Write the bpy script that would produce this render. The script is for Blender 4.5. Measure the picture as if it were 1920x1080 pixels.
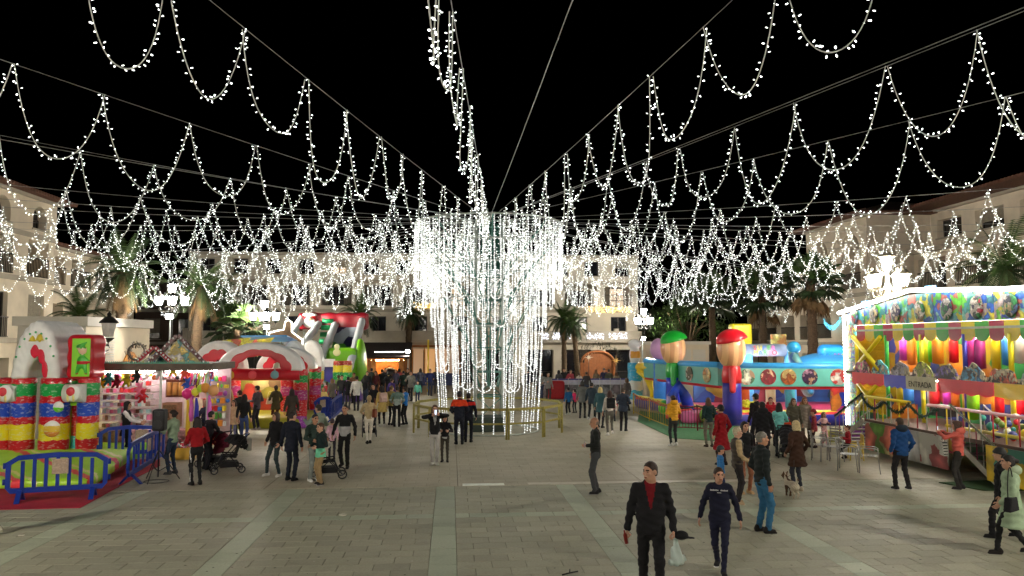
import bpy, math, random
import numpy as np
from mathutils import Vector, Matrix, Euler

for o in list(bpy.data.objects):
    bpy.data.objects.remove(o)
scene = bpy.context.scene
COL = scene.collection
R = math.radians
rng = random.Random(7)

# ------------------------------------------------------------------ camera
CAM_H = 3.5
F = 1387.0                      # focal length in pixels of a 1920 px wide frame
cam_data = bpy.data.cameras.new('camera')
cam_data.sensor_width = 36.0
cam_data.lens = 36.0 * F / 1920.0
cam_data.clip_end = 2000
camera = bpy.data.objects.new('camera', cam_data)
camera.location = (0, 0, CAM_H)
camera.rotation_euler = (R(90 + 4.12), 0, R(-4.74))
COL.objects.link(camera)
scene.camera = camera
CM = camera.rotation_euler.to_matrix()

# ------------------------------------------------------------------ night sky, exposure
world = bpy.data.worlds.new('World')
scene.world = world
world.use_nodes = True
wn = world.node_tree.nodes
wb = wn['Background']
sky = wn.new('ShaderNodeTexSky')
sky.sky_type = 'NISHITA'
sky.sun_disc = False
sky.sun_elevation = R(-8)
sky.sun_rotation = R(200)
world.node_tree.links.new(sky.outputs[0], wb.inputs[0])
wb.inputs[1].default_value = 0.05
vs = scene.view_settings
vs.view_transform = 'Standard'
vs.look = 'None'
vs.exposure = 0.62
vs.gamma = 1.0
cy = scene.cycles
cy.use_denoising = True
cy.denoiser = 'OPENIMAGEDENOISE'
cy.max_bounces = 5
cy.diffuse_bounces = 3
cy.glossy_bounces = 3
cy.transmission_bounces = 4
cy.transparent_max_bounces = 6
cy.sample_clamp_indirect = 4.0
cy.sample_clamp_direct = 0.0
cy.caustics_reflective = False
cy.caustics_refractive = False

BULB_L = 7.0        # radiance of the garland bulbs
ROPE_L = .5         # radiance of the light ropes on the tower

LAMP_L = 250.0       # radiance of the street lamp glass

# ------------------------------------------------------------------ pixel -> place
def ray(px, py):
    v = Vector(((px - 960) / F, (540 - py) / F, -1.0))
    return CM @ v
def on_z(px, py, z=0.0):
    d = ray(px, py); t = (z - CAM_H) / d.z
    return Vector((d.x * t, d.y * t, z))
def on_y(px, py, y):
    d = ray(px, py); t = y / d.y
    return Vector((d.x * t, y, CAM_H + d.z * t))
def xat(px, y):
    return on_y(px, 640, y).x
def zat(px, py, y):
    return on_y(px, py, y).z

def S(r, g, b):
    f = lambda c: (c / 255 / 12.92) if c <= 10 else ((c / 255 + 0.055) / 1.055) ** 2.4
    return (f(r), f(g), f(b))

# ------------------------------------------------------------------ materials
_mats = {}
def M(name, col=(.5, .5, .5), rough=.6, metal=0., var=.18, scale=6., bump=0., bscale=40., emis=None, es=0., spec=.4, coat=0., alpha=1., trans=0.):
    if name in _mats:
        return _mats[name]
    m = bpy.data.materials.new(name); m.use_nodes = True
    nt = m.node_tree; n = nt.nodes; l = nt.links
    b = n['Principled BSDF']
    b.inputs['Roughness'].default_value = rough
    b.inputs['Metallic'].default_value = metal
    b.inputs['Specular IOR Level'].default_value = spec
    b.inputs['Coat Weight'].default_value = coat
    if alpha < 1: b.inputs['Alpha'].default_value = alpha
    if trans: b.inputs['Transmission Weight'].default_value = trans
    tc = n.new('ShaderNodeTexCoord')
    if var > 0:
        nz = n.new('ShaderNodeTexNoise'); nz.inputs['Scale'].default_value = scale
        nz.inputs['Detail'].default_value = 5
        l.new(tc.outputs['Object'], nz.inputs['Vector'])
        mr = n.new('ShaderNodeMapRange')
        mr.inputs[1].default_value = .3; mr.inputs[2].default_value = .7
        mr.inputs[3].default_value = 1 - var; mr.inputs[4].default_value = 1 + var * .6
        l.new(nz.outputs[0], mr.inputs[0])
        mx = n.new('ShaderNodeVectorMath'); mx.operation = 'SCALE'
        mx.inputs[0].default_value = col
        l.new(mr.outputs[0], mx.inputs['Scale'])
        l.new(mx.outputs[0], b.inputs['Base Color'])
    else:
        b.inputs['Base Color'].default_value = (*col, 1)
    if bump > 0:
        nb = n.new('ShaderNodeTexNoise'); nb.inputs['Scale'].default_value = bscale; nb.inputs['Detail'].default_value = 4
        l.new(tc.outputs['Object'], nb.inputs['Vector'])
        bp = n.new('ShaderNodeBump'); bp.inputs['Strength'].default_value = bump; bp.inputs['Distance'].default_value = .02
        l.new(nb.outputs[0], bp.inputs['Height']); l.new(bp.outputs[0], b.inputs['Normal'])
    if emis is not None:
        b.inputs['Emission Color'].default_value = (*emis, 1)
        b.inputs['Emission Strength'].default_value = es
    _mats[name] = m
    return m

def glow(name, col, es):
    """something that gives off light"""
    if name in _mats: return _mats[name]
    m = bpy.data.materials.new(name); m.use_nodes = True
    b = m.node_tree.nodes['Principled BSDF']
    b.inputs['Base Color'].default_value = (.6, .6, .6, 1)
    b.inputs['Emission Color'].default_value = (*col, 1)
    b.inputs['Emission Strength'].default_value = es
    _mats[name] = m
    return m

def bands(name, stops, ragged=.03, rough=.28, streak=.35, axis=2, sscale=9.):
    """printed vinyl: bands of colour along one axis, ragged edges, pale streaks; stops = [(z, col)...] metres"""
    if name in _mats: return _mats[name]
    m = bpy.data.materials.new(name); m.use_nodes = True
    nt = m.node_tree; n = nt.nodes; l = nt.links; b = n['Principled BSDF']
    b.inputs['Roughness'].default_value = rough
    tc = n.new('ShaderNodeTexCoord'); sx = n.new('ShaderNodeSeparateXYZ')
    l.new(tc.outputs['Object'], sx.inputs[0])
    nz = n.new('ShaderNodeTexNoise'); nz.inputs['Scale'].default_value = 7; nz.inputs['Detail'].default_value = 3
    l.new(tc.outputs['Object'], nz.inputs['Vector'])
    ma = n.new('ShaderNodeMath'); ma.operation = 'MULTIPLY_ADD'
    ma.inputs[1].default_value = ragged * 4
    l.new(nz.outputs[0], ma.inputs[0]); l.new(sx.outputs[axis], ma.inputs[2])
    z0 = stops[0][0]; z1 = stops[-1][0] + .2
    mr = n.new('ShaderNodeMapRange'); mr.inputs[1].default_value = z0; mr.inputs[2].default_value = z1
    l.new(ma.outputs[0], mr.inputs[0])
    cr = n.new('ShaderNodeValToRGB'); cr.color_ramp.interpolation = 'CONSTANT'
    els = cr.color_ramp.elements
    while len(els) < len(stops): els.new(.5)
    for e, (z, c) in zip(els, sorted(stops, key=lambda q: q[0])):
        e.position = (z - z0) / (z1 - z0)
    for e, (z, c) in zip(els, sorted(stops, key=lambda q: q[0])):
        e.color = (*[min(.85, q * 1.4) for q in c], 1)
    l.new(mr.outputs[0], cr.inputs[0])
    n2 = n.new('ShaderNodeTexNoise'); n2.inputs['Scale'].default_value = sscale; n2.inputs['Detail'].default_value = 2
    mp = n.new('ShaderNodeMapping'); mp.inputs['Scale'].default_value = (1, 1, 2.2)
    l.new(tc.outputs['Object'], mp.inputs[0]); l.new(mp.outputs[0], n2.inputs['Vector'])
    r2 = n.new('ShaderNodeMapRange'); r2.inputs[1].default_value = .56; r2.inputs[2].default_value = .62
    r2.inputs[3].default_value = 0; r2.inputs[4].default_value = streak
    l.new(n2.outputs[0], r2.inputs[0])
    mx = n.new('ShaderNodeMixRGB'); mx.inputs[2].default_value = (.75, .75, .7, 1)
    l.new(r2.outputs[0], mx.inputs[0]); l.new(cr.outputs[0], mx.inputs[1])
    l.new(mx.outputs[0], b.inputs['Base Color'])
    _mats[name] = m
    return m

def mural(name, cols, scale=2.2, rough=.35, dist=.6, emis=0.):
    """airbrushed panel print: swirling patches of colour"""
    if name in _mats: return _mats[name]
    m = bpy.data.materials.new(name); m.use_nodes = True
    nt = m.node_tree; n = nt.nodes; l = nt.links; b = n['Principled BSDF']
    b.inputs['Roughness'].default_value = rough
    tc = n.new('ShaderNodeTexCoord')
    nz = n.new('ShaderNodeTexNoise'); nz.inputs['Scale'].default_value = scale; nz.inputs['Detail'].default_value = 3
    l.new(tc.outputs['Object'], nz.inputs['Vector'])
    ad = n.new('ShaderNodeVectorMath'); ad.operation = 'MULTIPLY_ADD'
    ad.inputs[1].default_value = (dist, dist, dist)
    l.new(nz.outputs[1], ad.inputs[0]); l.new(tc.outputs['Object'], ad.inputs[2])
    vo = n.new('ShaderNodeTexVoronoi'); vo.inputs['Scale'].default_value = scale
    l.new(ad.outputs[0], vo.inputs['Vector'])
    sp = n.new('ShaderNodeSeparateXYZ'); l.new(vo.outputs['Color'], sp.inputs[0])
    cr = n.new('ShaderNodeValToRGB'); cr.color_ramp.interpolation = 'CONSTANT'
    els = cr.color_ramp.elements
    while len(els) < len(cols): els.new(.5)
    for i, e in enumerate(els): e.position = i / len(cols)
    for i, e in enumerate(els): e.color = (*[min(.85, q * 1.45) for q in cols[i]], 1)
    l.new(sp.outputs[0], cr.inputs[0])
    # light and dark of the airbrush inside each patch
    r2 = n.new('ShaderNodeMapRange'); r2.inputs[1].default_value = 0; r2.inputs[2].default_value = .55
    r2.inputs[3].default_value = 1.25; r2.inputs[4].default_value = .45
    l.new(vo.outputs['Distance'], r2.inputs[0])
    sc = n.new('ShaderNodeVectorMath'); sc.operation = 'SCALE'
    l.new(cr.outputs[0], sc.inputs[0]); l.new(r2.outputs[0], sc.inputs['Scale'])
    l.new(sc.outputs[0], b.inputs['Base Color'])
    if emis: l.new(sc.outputs[0], b.inputs['Emission Color']); b.inputs['Emission Strength'].default_value = emis
    _mats[name] = m
    return m

# ------------------------------------------------------------------ mesh builder
def frame_of(d):
    d = Vector(d).normalized()
    up = Vector((0, 0, 1)) if abs(d.z) < .95 else Vector((1, 0, 0))
    a = d.cross(up).normalized(); b = a.cross(d).normalized()
    return a, b
class MB:
    def __init__(s):
        s.v = []; s.f = []; s.m = []; s.sm = []
    def raw(s, vs_, fs_, m=0, smooth=False):
        o = len(s.v); s.v.extend([tuple(q) for q in vs_])
        for f in fs_:
            s.f.append([i + o for i in f]); s.m.append(m); s.sm.append(smooth)
    def box(s, c, size, m=0, rot=None):
        hx, hy, hz = size[0] / 2, size[1] / 2, size[2] / 2
        p = [Vector((x, y, z)) for x in (-hx, hx) for y in (-hy, hy) for z in (-hz, hz)]
        if rot is not None: p = [rot @ q for q in p]
        c = Vector(c); p = [q + c for q in p]
        s.raw(p, [(0, 1, 3, 2), (4, 6, 7, 5), (0, 4, 5, 1), (2, 3, 7, 6), (0, 2, 6, 4), (1, 5, 7, 3)], m)
    def bx(s, x0, x1, y0, y1, z0, z1, m=0):
        s.box(((x0 + x1) / 2, (y0 + y1) / 2, (z0 + z1) / 2), (abs(x1 - x0), abs(y1 - y0), abs(z1 - z0)), m)
    def bar(s, a, b, w, h=None, m=0):
        h = w if h is None else h
        a = Vector(a); b = Vector(b); d = b - a
        u, v = frame_of(d)
        rot = Matrix((u, d.normalized(), v)).transposed()
        s.box((a + b) / 2, (w, d.length, h), m, rot)
    def cyl(s, a, b, r0, r1=None, n=10, m=0, caps=True, smooth=True):
        r1 = r0 if r1 is None else r1
        s.tube([a, b], [r0, r1], n, m, caps=caps, smooth=smooth)
    def tube(s, path, r, n=8, m=0, closed=False, caps=True, smooth=True):
        path = [Vector(p) for p in path]; k = len(path)
        rr = r if isinstance(r, (list, tuple)) else [r] * k
        o = len(s.v); pu = None
        for i, p in enumerate(path):
            if closed: d = path[(i + 1) % k] - path[i - 1]
            else: d = path[min(i + 1, k - 1)] - path[max(i - 1, 0)]
            if d.length < 1e-9: d = Vector((0, 0, 1))
            d.normalize()
            if pu is None: u, v = frame_of(d)
            else:
                u = pu - d * pu.dot(d)
                u = u.normalized() if u.length > 1e-6 else frame_of(d)[0]
                v = u.cross(d) * -1
            pu = u; v = d.cross(u)
            for j in range(n):
                t = 2 * math.pi * j / n
                s.v.append(tuple(p + (u * math.cos(t) + v * math.sin(t)) * rr[i]))
        for i in range(k if closed else k - 1):
            i2 = (i + 1) % k
            for j in range(n):
                j2 = (j + 1) % n
                s.f.append([o + i * n + j, o + i * n + j2, o + i2 * n + j2, o + i2 * n + j]); s.m.append(m); s.sm.append(smooth)
        if caps and not closed:
            s.f.append([o + j for j in range(n)][::-1]); s.m.append(m); s.sm.append(False)
            s.f.append([o + (k - 1) * n + j for j in range(n)]); s.m.append(m); s.sm.append(False)
    def lathe(s, prof, n=16, c=(0, 0, 0), m=0, smooth=True, ms=None):
        o = len(s.v); c = Vector(c)
        for r, z in prof:
            for j in range(n):
                t = 2 * math.pi * j / n
                s.v.append((c.x + r * math.cos(t), c.y + r * math.sin(t), c.z + z))
        for i in range(len(prof) - 1):
            for j in range(n):
                j2 = (j + 1) % n
                s.f.append([o + i * n + j, o + i * n + j2, o + (i + 1) * n + j2, o + (i + 1) * n + j])
                s.m.append(ms[i] if ms else m); s.sm.append(smooth)
    def ball(s, c, r, nu=12, nv=8, m=0):
        rx, ry, rz = r if isinstance(r, (tuple, list)) else (r, r, r)
        o = len(s.v)
        for i in range(nv + 1):
            a = math.pi * i / nv
            for j in range(nu):
                t = 2 * math.pi * j / nu
                s.v.append((c[0] + rx * math.sin(a) * math.cos(t), c[1] + ry * math.sin(a) * math.sin(t), c[2] - rz * math.cos(a)))
        for i in range(nv):
            for j in range(nu):
                j2 = (j + 1) % nu
                s.f.append([o + i * nu + j, o + i * nu + j2, o + (i + 1) * nu + j2, o + (i + 1) * nu + j]); s.m.append(m); s.sm.append(True)
    def prism(s, pts, d, m=0, smooth=False):
        """polygon (3d points) pushed along d"""
        pts = [Vector(p) for p in pts]; d = Vector(d); k = len(pts); o = len(s.v)
        s.v.extend([tuple(p) for p in pts]); s.v.extend([tuple(p + d) for p in pts])
        s.f.append([o + i for i in range(k)][::-1]); s.m.append(m); s.sm.append(False)
        s.f.append([o + k + i for i in range(k)]); s.m.append(m); s.sm.append(False)
        for i in range(k):
            j = (i + 1) % k
            s.f.append([o + i, o + j, o + k + j, o + k + i]); s.m.append(m); s.sm.append(smooth)
    def mesh(s, name, mats):
        me = bpy.data.meshes.new(name)
        me.from_pydata(s.v, [], s.f)
        for mt in (mats if isinstance(mats, (list, tuple)) else [mats]): me.materials.append(mt)
        me.polygons.foreach_set('material_index', s.m)
        me.polygons.foreach_set('use_smooth', s.sm)
        me.update()
        return me
    def build(s, name, mats, parent=None, loc=None, rotz=0, fix=True):
        me = s.mesh(name, mats)
        if fix: fix_normals(me)
        return link(name, me, parent, loc, rotz)
def fix_normals(me):
    import bmesh
    bm = bmesh.new(); bm.from_mesh(me)
    bmesh.ops.recalc_face_normals(bm, faces=bm.faces)
    bm.to_mesh(me); bm.free()
def link(name, me, parent=None, loc=None, rotz=0):
    o = bpy.data.objects.new(name, me)
    if loc is not None: o.location = loc
    if rotz: o.rotation_euler = (0, 0, rotz)
    if parent is not None: o.parent = parent
    COL.objects.link(o)
    return o
def tag(o, label=None, cat=None, group=None, kind=None):
    if label: o['label'] = label
    if cat: o['category'] = cat
    if group: o['group'] = group
    if kind: o['kind'] = kind
    return o
def thing(name, label, cat, loc=(0, 0, 0), rotz=0, group=None):
    o = link(name, None, None, loc, rotz)
    o.empty_display_size = .2
    return tag(o, label, cat, group)
def copy_tree(o, parent=None):
    c = o.copy(); COL.objects.link(c)
    if parent is not None: c.parent = parent
    for ch in list(o.children): copy_tree(ch, c)
    return c
def point_light(name, loc, watts, col, radius=.12, parent=None):
    ld = bpy.data.lights.new(name, 'POINT'); ld.energy = watts; ld.color = col; ld.shadow_soft_size = radius
    return link(name, ld, parent, loc)
def ring_pts(c, r, n, z):
    return [(c[0] + r * math.cos(2 * math.pi * i / n), c[1] + r * math.sin(2 * math.pi * i / n), z) for i in range(n)]
# ================================================================== GROUND
def stone_mat(name, c0, c1, rough=.55, brick=False):
    m = bpy.data.materials.new(name); m.use_nodes = True
    nt = m.node_tree; n = nt.nodes; l = nt.links; b = n['Principled BSDF']
    at = n.new('ShaderNodeAttribute'); at.attribute_name = 'tint'
    ge = n.new('ShaderNodeNewGeometry')
    nz = n.new('ShaderNodeTexNoise'); nz.inputs['Scale'].default_value = .55; nz.inputs['Detail'].default_value = 6
    nf = n.new('ShaderNodeTexNoise'); nf.inputs['Scale'].default_value = 26; nf.inputs['Detail'].default_value = 6
    mp = n.new('ShaderNodeMapping'); mp.inputs['Scale'].default_value = (1, 1.6, 1)
    l.new(ge.outputs['Position'], mp.inputs[0])
    l.new(mp.outputs[0], nz.inputs['Vector']); l.new(ge.outputs['Position'], nf.inputs['Vector'])
    mx = n.new('ShaderNodeMixRGB'); mx.inputs[1].default_value = (*c0, 1); mx.inputs[2].default_value = (*c1, 1)
    l.new(nz.outputs[0], mx.inputs[0])
    m1 = n.new('ShaderNodeMath'); m1.operation = 'MULTIPLY_ADD'; m1.inputs[1].default_value = .5; m1.inputs[2].default_value = .75
    l.new(nf.outputs[0], m1.inputs[0])
    m2 = n.new('ShaderNodeMath'); m2.operation = 'MULTIPLY'; l.new(m1.outputs[0], m2.inputs[0]); l.new(at.outputs['Fac'], m2.inputs[1])
    # trodden stains
    ns = n.new('ShaderNodeTexNoise'); ns.inputs['Scale'].default_value = 1.7; ns.inputs['Detail'].default_value = 8; ns.inputs['Roughness'].default_value = .7
    l.new(ge.outputs['Position'], ns.inputs['Vector'])
    rs = n.new('ShaderNodeMapRange'); rs.inputs[1].default_value = .55; rs.inputs[2].default_value = .75; rs.inputs[3].default_value = 1; rs.inputs[4].default_value = .72
    l.new(ns.outputs[0], rs.inputs[0])
    m3 = n.new('ShaderNodeMath'); m3.operation = 'MULTIPLY'; l.new(m2.outputs[0], m3.inputs[0]); l.new(rs.outputs[0], m3.inputs[1])
    if brick:      # far slabs, too small to build
        bk = n.new('ShaderNodeTexBrick'); bk.inputs['Scale'].default_value = 1.; bk.inputs['Brick Width'].default_value = .56; bk.inputs['Row Height'].default_value = .36
        bk.inputs['Mortar Size'].default_value = .008; bk.inputs['Mortar Smooth'].default_value = .3; bk.inputs['Bias'].default_value = -.2
        bk.inputs['Color1'].default_value = (1.04, 1.04, 1.04, 1); bk.inputs['Color2'].default_value = (.9, .9, .9, 1); bk.inputs['Mortar'].default_value = (.68, .68, .68, 1)
        l.new(ge.outputs['Position'], bk.inputs['Vector'])
        m4 = n.new('ShaderNodeMath'); m4.operation = 'MULTIPLY'; l.new(m3.outputs[0], m4.inputs[0]); l.new(bk.outputs['Color'], m4.inputs[1]); m3 = m4
    sc = n.new('ShaderNodeVectorMath'); sc.operation = 'SCALE'
    l.new(mx.outputs[0], sc.inputs[0]); l.new(m3.outputs[0], sc.inputs['Scale'])
    l.new(sc.outputs[0], b.inputs['Base Color'])
    rr = n.new('ShaderNodeMapRange'); rr.inputs[3].default_value = rough - .16; rr.inputs[4].default_value = rough + .2
    l.new(nz.outputs[0], rr.inputs[0]); l.new(rr.outputs[0], b.inputs['Roughness'])
    bp = n.new('ShaderNodeBump'); bp.inputs['Strength'].default_value = .25; bp.inputs['Distance'].default_value = .006
    l.new(nf.outputs[0], bp.inputs['Height']); l.new(bp.outputs[0], b.inputs['Normal'])
    _mats[name] = m
    return m
m_slab = stone_mat('slab_stone', S(166, 164, 142), S(148, 148, 127), .6)
m_band = stone_mat('band_stone', S(172, 180, 156), S(158, 168, 144), .55)
m_panel = stone_mat('smooth_paving', S(180, 172, 148), S(160, 155, 134), .6, brick=True)
m_mortar = M('mortar', S(124, 121, 104), .9, var=.3)
m_white = M('white_stone', S(214, 218, 206), .6)

g = MB(); g.raw([(-300, -80, -.03), (300, -80, -.03), (300, 500, -.03), (-300, 500, -.03)], [(0, 1, 2, 3)])
tag(g.build('ground', M('ground_asphalt', S(70, 68, 64), .9)), kind='structure')
g = MB(); g.raw([(-34, -4, -.012), (38, -4, -.012), (38, 64, -.012), (-34, 64, -.012)], [(0, 1, 2, 3)])
floor = tag(g.build('pavement', m_mortar), kind='structure')

def slab_mesh(name, rects, mat, top=0., jit=.0012):
    vs_, fs_, tint = [], [], []
    for (x0, x1, y0, y1, t) in rects:
        o = len(vs_); b = .006
        dz = [top + rng.uniform(-jit, jit) for _ in range(4)]
        vs_ += [(x0 + b, y0 + b, dz[0]), (x1 - b, y0 + b, dz[1]), (x1 - b, y1 - b, dz[2]), (x0 + b, y1 - b, dz[3]),
                (x0, y0, top - .0115), (x1, y0, top - .0115), (x1, y1, top - .0115), (x0, y1, top - .0115)]
        fs_ += [(o, o + 1, o + 2, o + 3), (o + 4, o + 5, o + 1, o), (o + 5, o + 6, o + 2, o + 1), (o + 6, o + 7, o + 3, o + 2), (o + 7, o + 4, o, o + 3)]
        tint += [t] * 5
    me = bpy.data.meshes.new(name); me.from_pydata(vs_, [], fs_)
    at = me.attributes.new('tint', 'FLOAT', 'FACE'); at.data.foreach_set('value', tint)
    me.materials.append(mat); me.update()
    return me
J = .003
EDGE_Y = 18.25
BANDS_X = [(-7.45, -7.0), (-3.85, -3.4), (-.32, .12), (2.58, 3.02), (6.1, 6.55)]
CROSS_Y = [(15.05, 15.42), (9.2, 9.6)]
rects = []; brects = []
# bands running away from the camera, long stones
for bx0, bx1 in BANDS_X:
    y = 6.0
    while y < EDGE_Y - .1:
        L = rng.choice([.5, .62, .9]); y2 = min(y + L, EDGE_Y)
        brects.append((bx0 + J, bx1 - J, y + J, y2 - J, rng.uniform(.85, 1.12))); y = y2
fields = []
edges = [-17.] + [e for b in BANDS_X for e in b] + [18.]
for i in range(0, len(edges), 2):
    fields.append((edges[i], edges[i + 1]))
yrows = []
y = 6.0
while y < EDGE_Y - .05:
    h = .36
    cr = [c for c in CROSS_Y if c[0] - .37 < y < c[1]]
    for c in CROSS_Y:
        if y < c[0] < y + h + .12: h = c[0] - y if abs(c[0] - y) > .01 else c[1] - c[0]
    if EDGE_Y - (y + h) < .2: h = EDGE_Y - y
    yrows.append((y, y + h)); y += h
for ri, (y0, y1) in enumerate(yrows):
    cross = any(abs(y0 - c[0]) < .02 for c in CROSS_Y)
    for fx0, fx1 in fields:
        x = fx0; first = True
        while x < fx1 - .02:
            w = .56 + rng.uniform(-.02, .02)
            if first and ri % 2: w *= .5
            first = False
            if fx1 - (x + w) < .16: w = fx1 - x
            r_ = (x + J, x + w - J, y0 + J, y1 - J, rng.uniform(.88, 1.1))
            (brects if cross else rects).append(r_); x += w
def seen_size(r_):
    x = (r_[0] + r_[1]) / 2; y = (r_[2] + r_[3]) / 2
    if y < 10.9 or abs(x - .083 * y) > .70 * y: return -1
    return 1 / y
for lst, mt, nm in ((rects, m_slab, 'paving_slab'), (brects, m_band, 'band_stone')):
    lst.sort(key=lambda q: -seen_size(q))
    N = 300 if nm == 'paving_slab' else 130
    for q in lst[:N]: link(nm, slab_mesh(nm, [q], mt), floor)
    tag(link(nm + 's', slab_mesh(nm + 's', lst[N:], mt), floor), kind='stuff')
# smooth panels beyond the slab field
px0 = -32.
xs = [-32 + 4.6 * i for i in range(16)]
ys = [EDGE_Y + .02 + i * 5.3 for i in range(9)]
for i in range(len(xs) - 1):
    for j in range(len(ys) - 1):
        link('paving_panel', slab_mesh('paving_panel', [(xs[i] + .006, xs[i + 1] - .006, ys[j] + .006, ys[j + 1] - .006, rng.uniform(.94, 1.06))], m_panel, 0., .0006), floor)
# white painted plates let into the edge between the two pavings
for (pxa, pxb) in ((866, 942), (985, 1190), (1205, 1400)):
    a = on_z(pxa, 898); b = on_z(pxb, 898)
    link('threshold_plate', slab_mesh('threshold_plate', [(a.x, b.x, EDGE_Y + .03, EDGE_Y + .30, 1.)], M('plate_stone_%d' % pxa, S(232, 238, 226) if pxa < 900 else S(206, 200, 182), .5), .006), floor)

gm = MB()
for k in range(260):
    x = rng.uniform(-9, 11); y = rng.uniform(10.8, 26); r_ = rng.uniform(.010, .026); a0 = rng.random()
    gm.raw([(x + r_ * math.cos(a0 + t * 1.047) * rng.uniform(.8, 1.2), y + r_ * math.sin(a0 + t * 1.047), .0025) for t in range(6)], [tuple(range(6))])
tag(gm.build('gum_spots', M('old_gum', S(70, 66, 56), .8), floor), kind='stuff')
# ================================================================== BUILDINGS
wall_cream = M('wall_render', S(218, 206, 184), .9, var=.12, scale=1.2, bump=.12, bscale=30)
wall_far = M('wall_render_far', S(208, 200, 182), .9, var=.12, scale=.8, bump=.1, bscale=20)
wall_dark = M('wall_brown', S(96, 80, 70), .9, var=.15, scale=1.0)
trim_m = M('cornice_stone', S(172, 164, 148), .85, var=.1, scale=2)
roof_m = M('roof_tile', S(96, 66, 52), .9, var=.3, scale=9, bump=.4, bscale=12)
glass_m = M('window_glass', (.012, .014, .018), .08, var=0, spec=.6)
frame_m = M('window_frame', S(66, 58, 50), .6)
rail_m = M('railing_metal', S(52, 50, 48), .5, metal=.6)
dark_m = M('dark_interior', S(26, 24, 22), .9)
warm_win = glow('lit_window', (1., .62, .25), .3)
shade_m = M('roller_blind', S(140, 132, 116), .8)
awn_m = M('awning_cloth', S(150, 140, 120), .8)

_win_cache = {}
def window_meshes(w, h, arch, style):
    k = (round(w, 2), round(h, 2), arch, style)
    if k in _win_cache: return _win_cache[k]
    fr = MB(); t = .06; d = .07
    fr.bx(-w / 2, -w / 2 + t, 0, d, 0, h); fr.bx(w / 2 - t, w / 2, 0, d, 0, h)
    fr.bx(-w / 2 + t, w / 2 - t, 0, d, 0, t); fr.bx(-w / 2 + t, w / 2 - t, 0, d, h - t, h)
    fr.bx(-t / 2, t / 2, .01, d - .005, t, h - t)
    if style == 'door': fr.bx(-w / 2 + t, w / 2 - t, .012, d - .008, h * .32, h * .32 + .05)
    pa = MB()
    pts = [(-w / 2, .045, 0), (w / 2, .045, 0), (w / 2, .045, h)]
    if arch:
        pts += [(w / 2 * math.cos(math.pi * i / 10), .045, h + w / 2 * math.sin(math.pi * i / 10)) for i in range(1, 10)]
    pts += [(-w / 2, .045, h)]
    pa.raw(pts, [list(range(len(pts)))])
    r = (fr.mesh('window', [frame_m]), pa.mesh('pane', [glass_m]), pa.mesh('pane', [warm_win]))
    fix_normals(r[0]); _win_cache[k] = r
    return r

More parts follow.
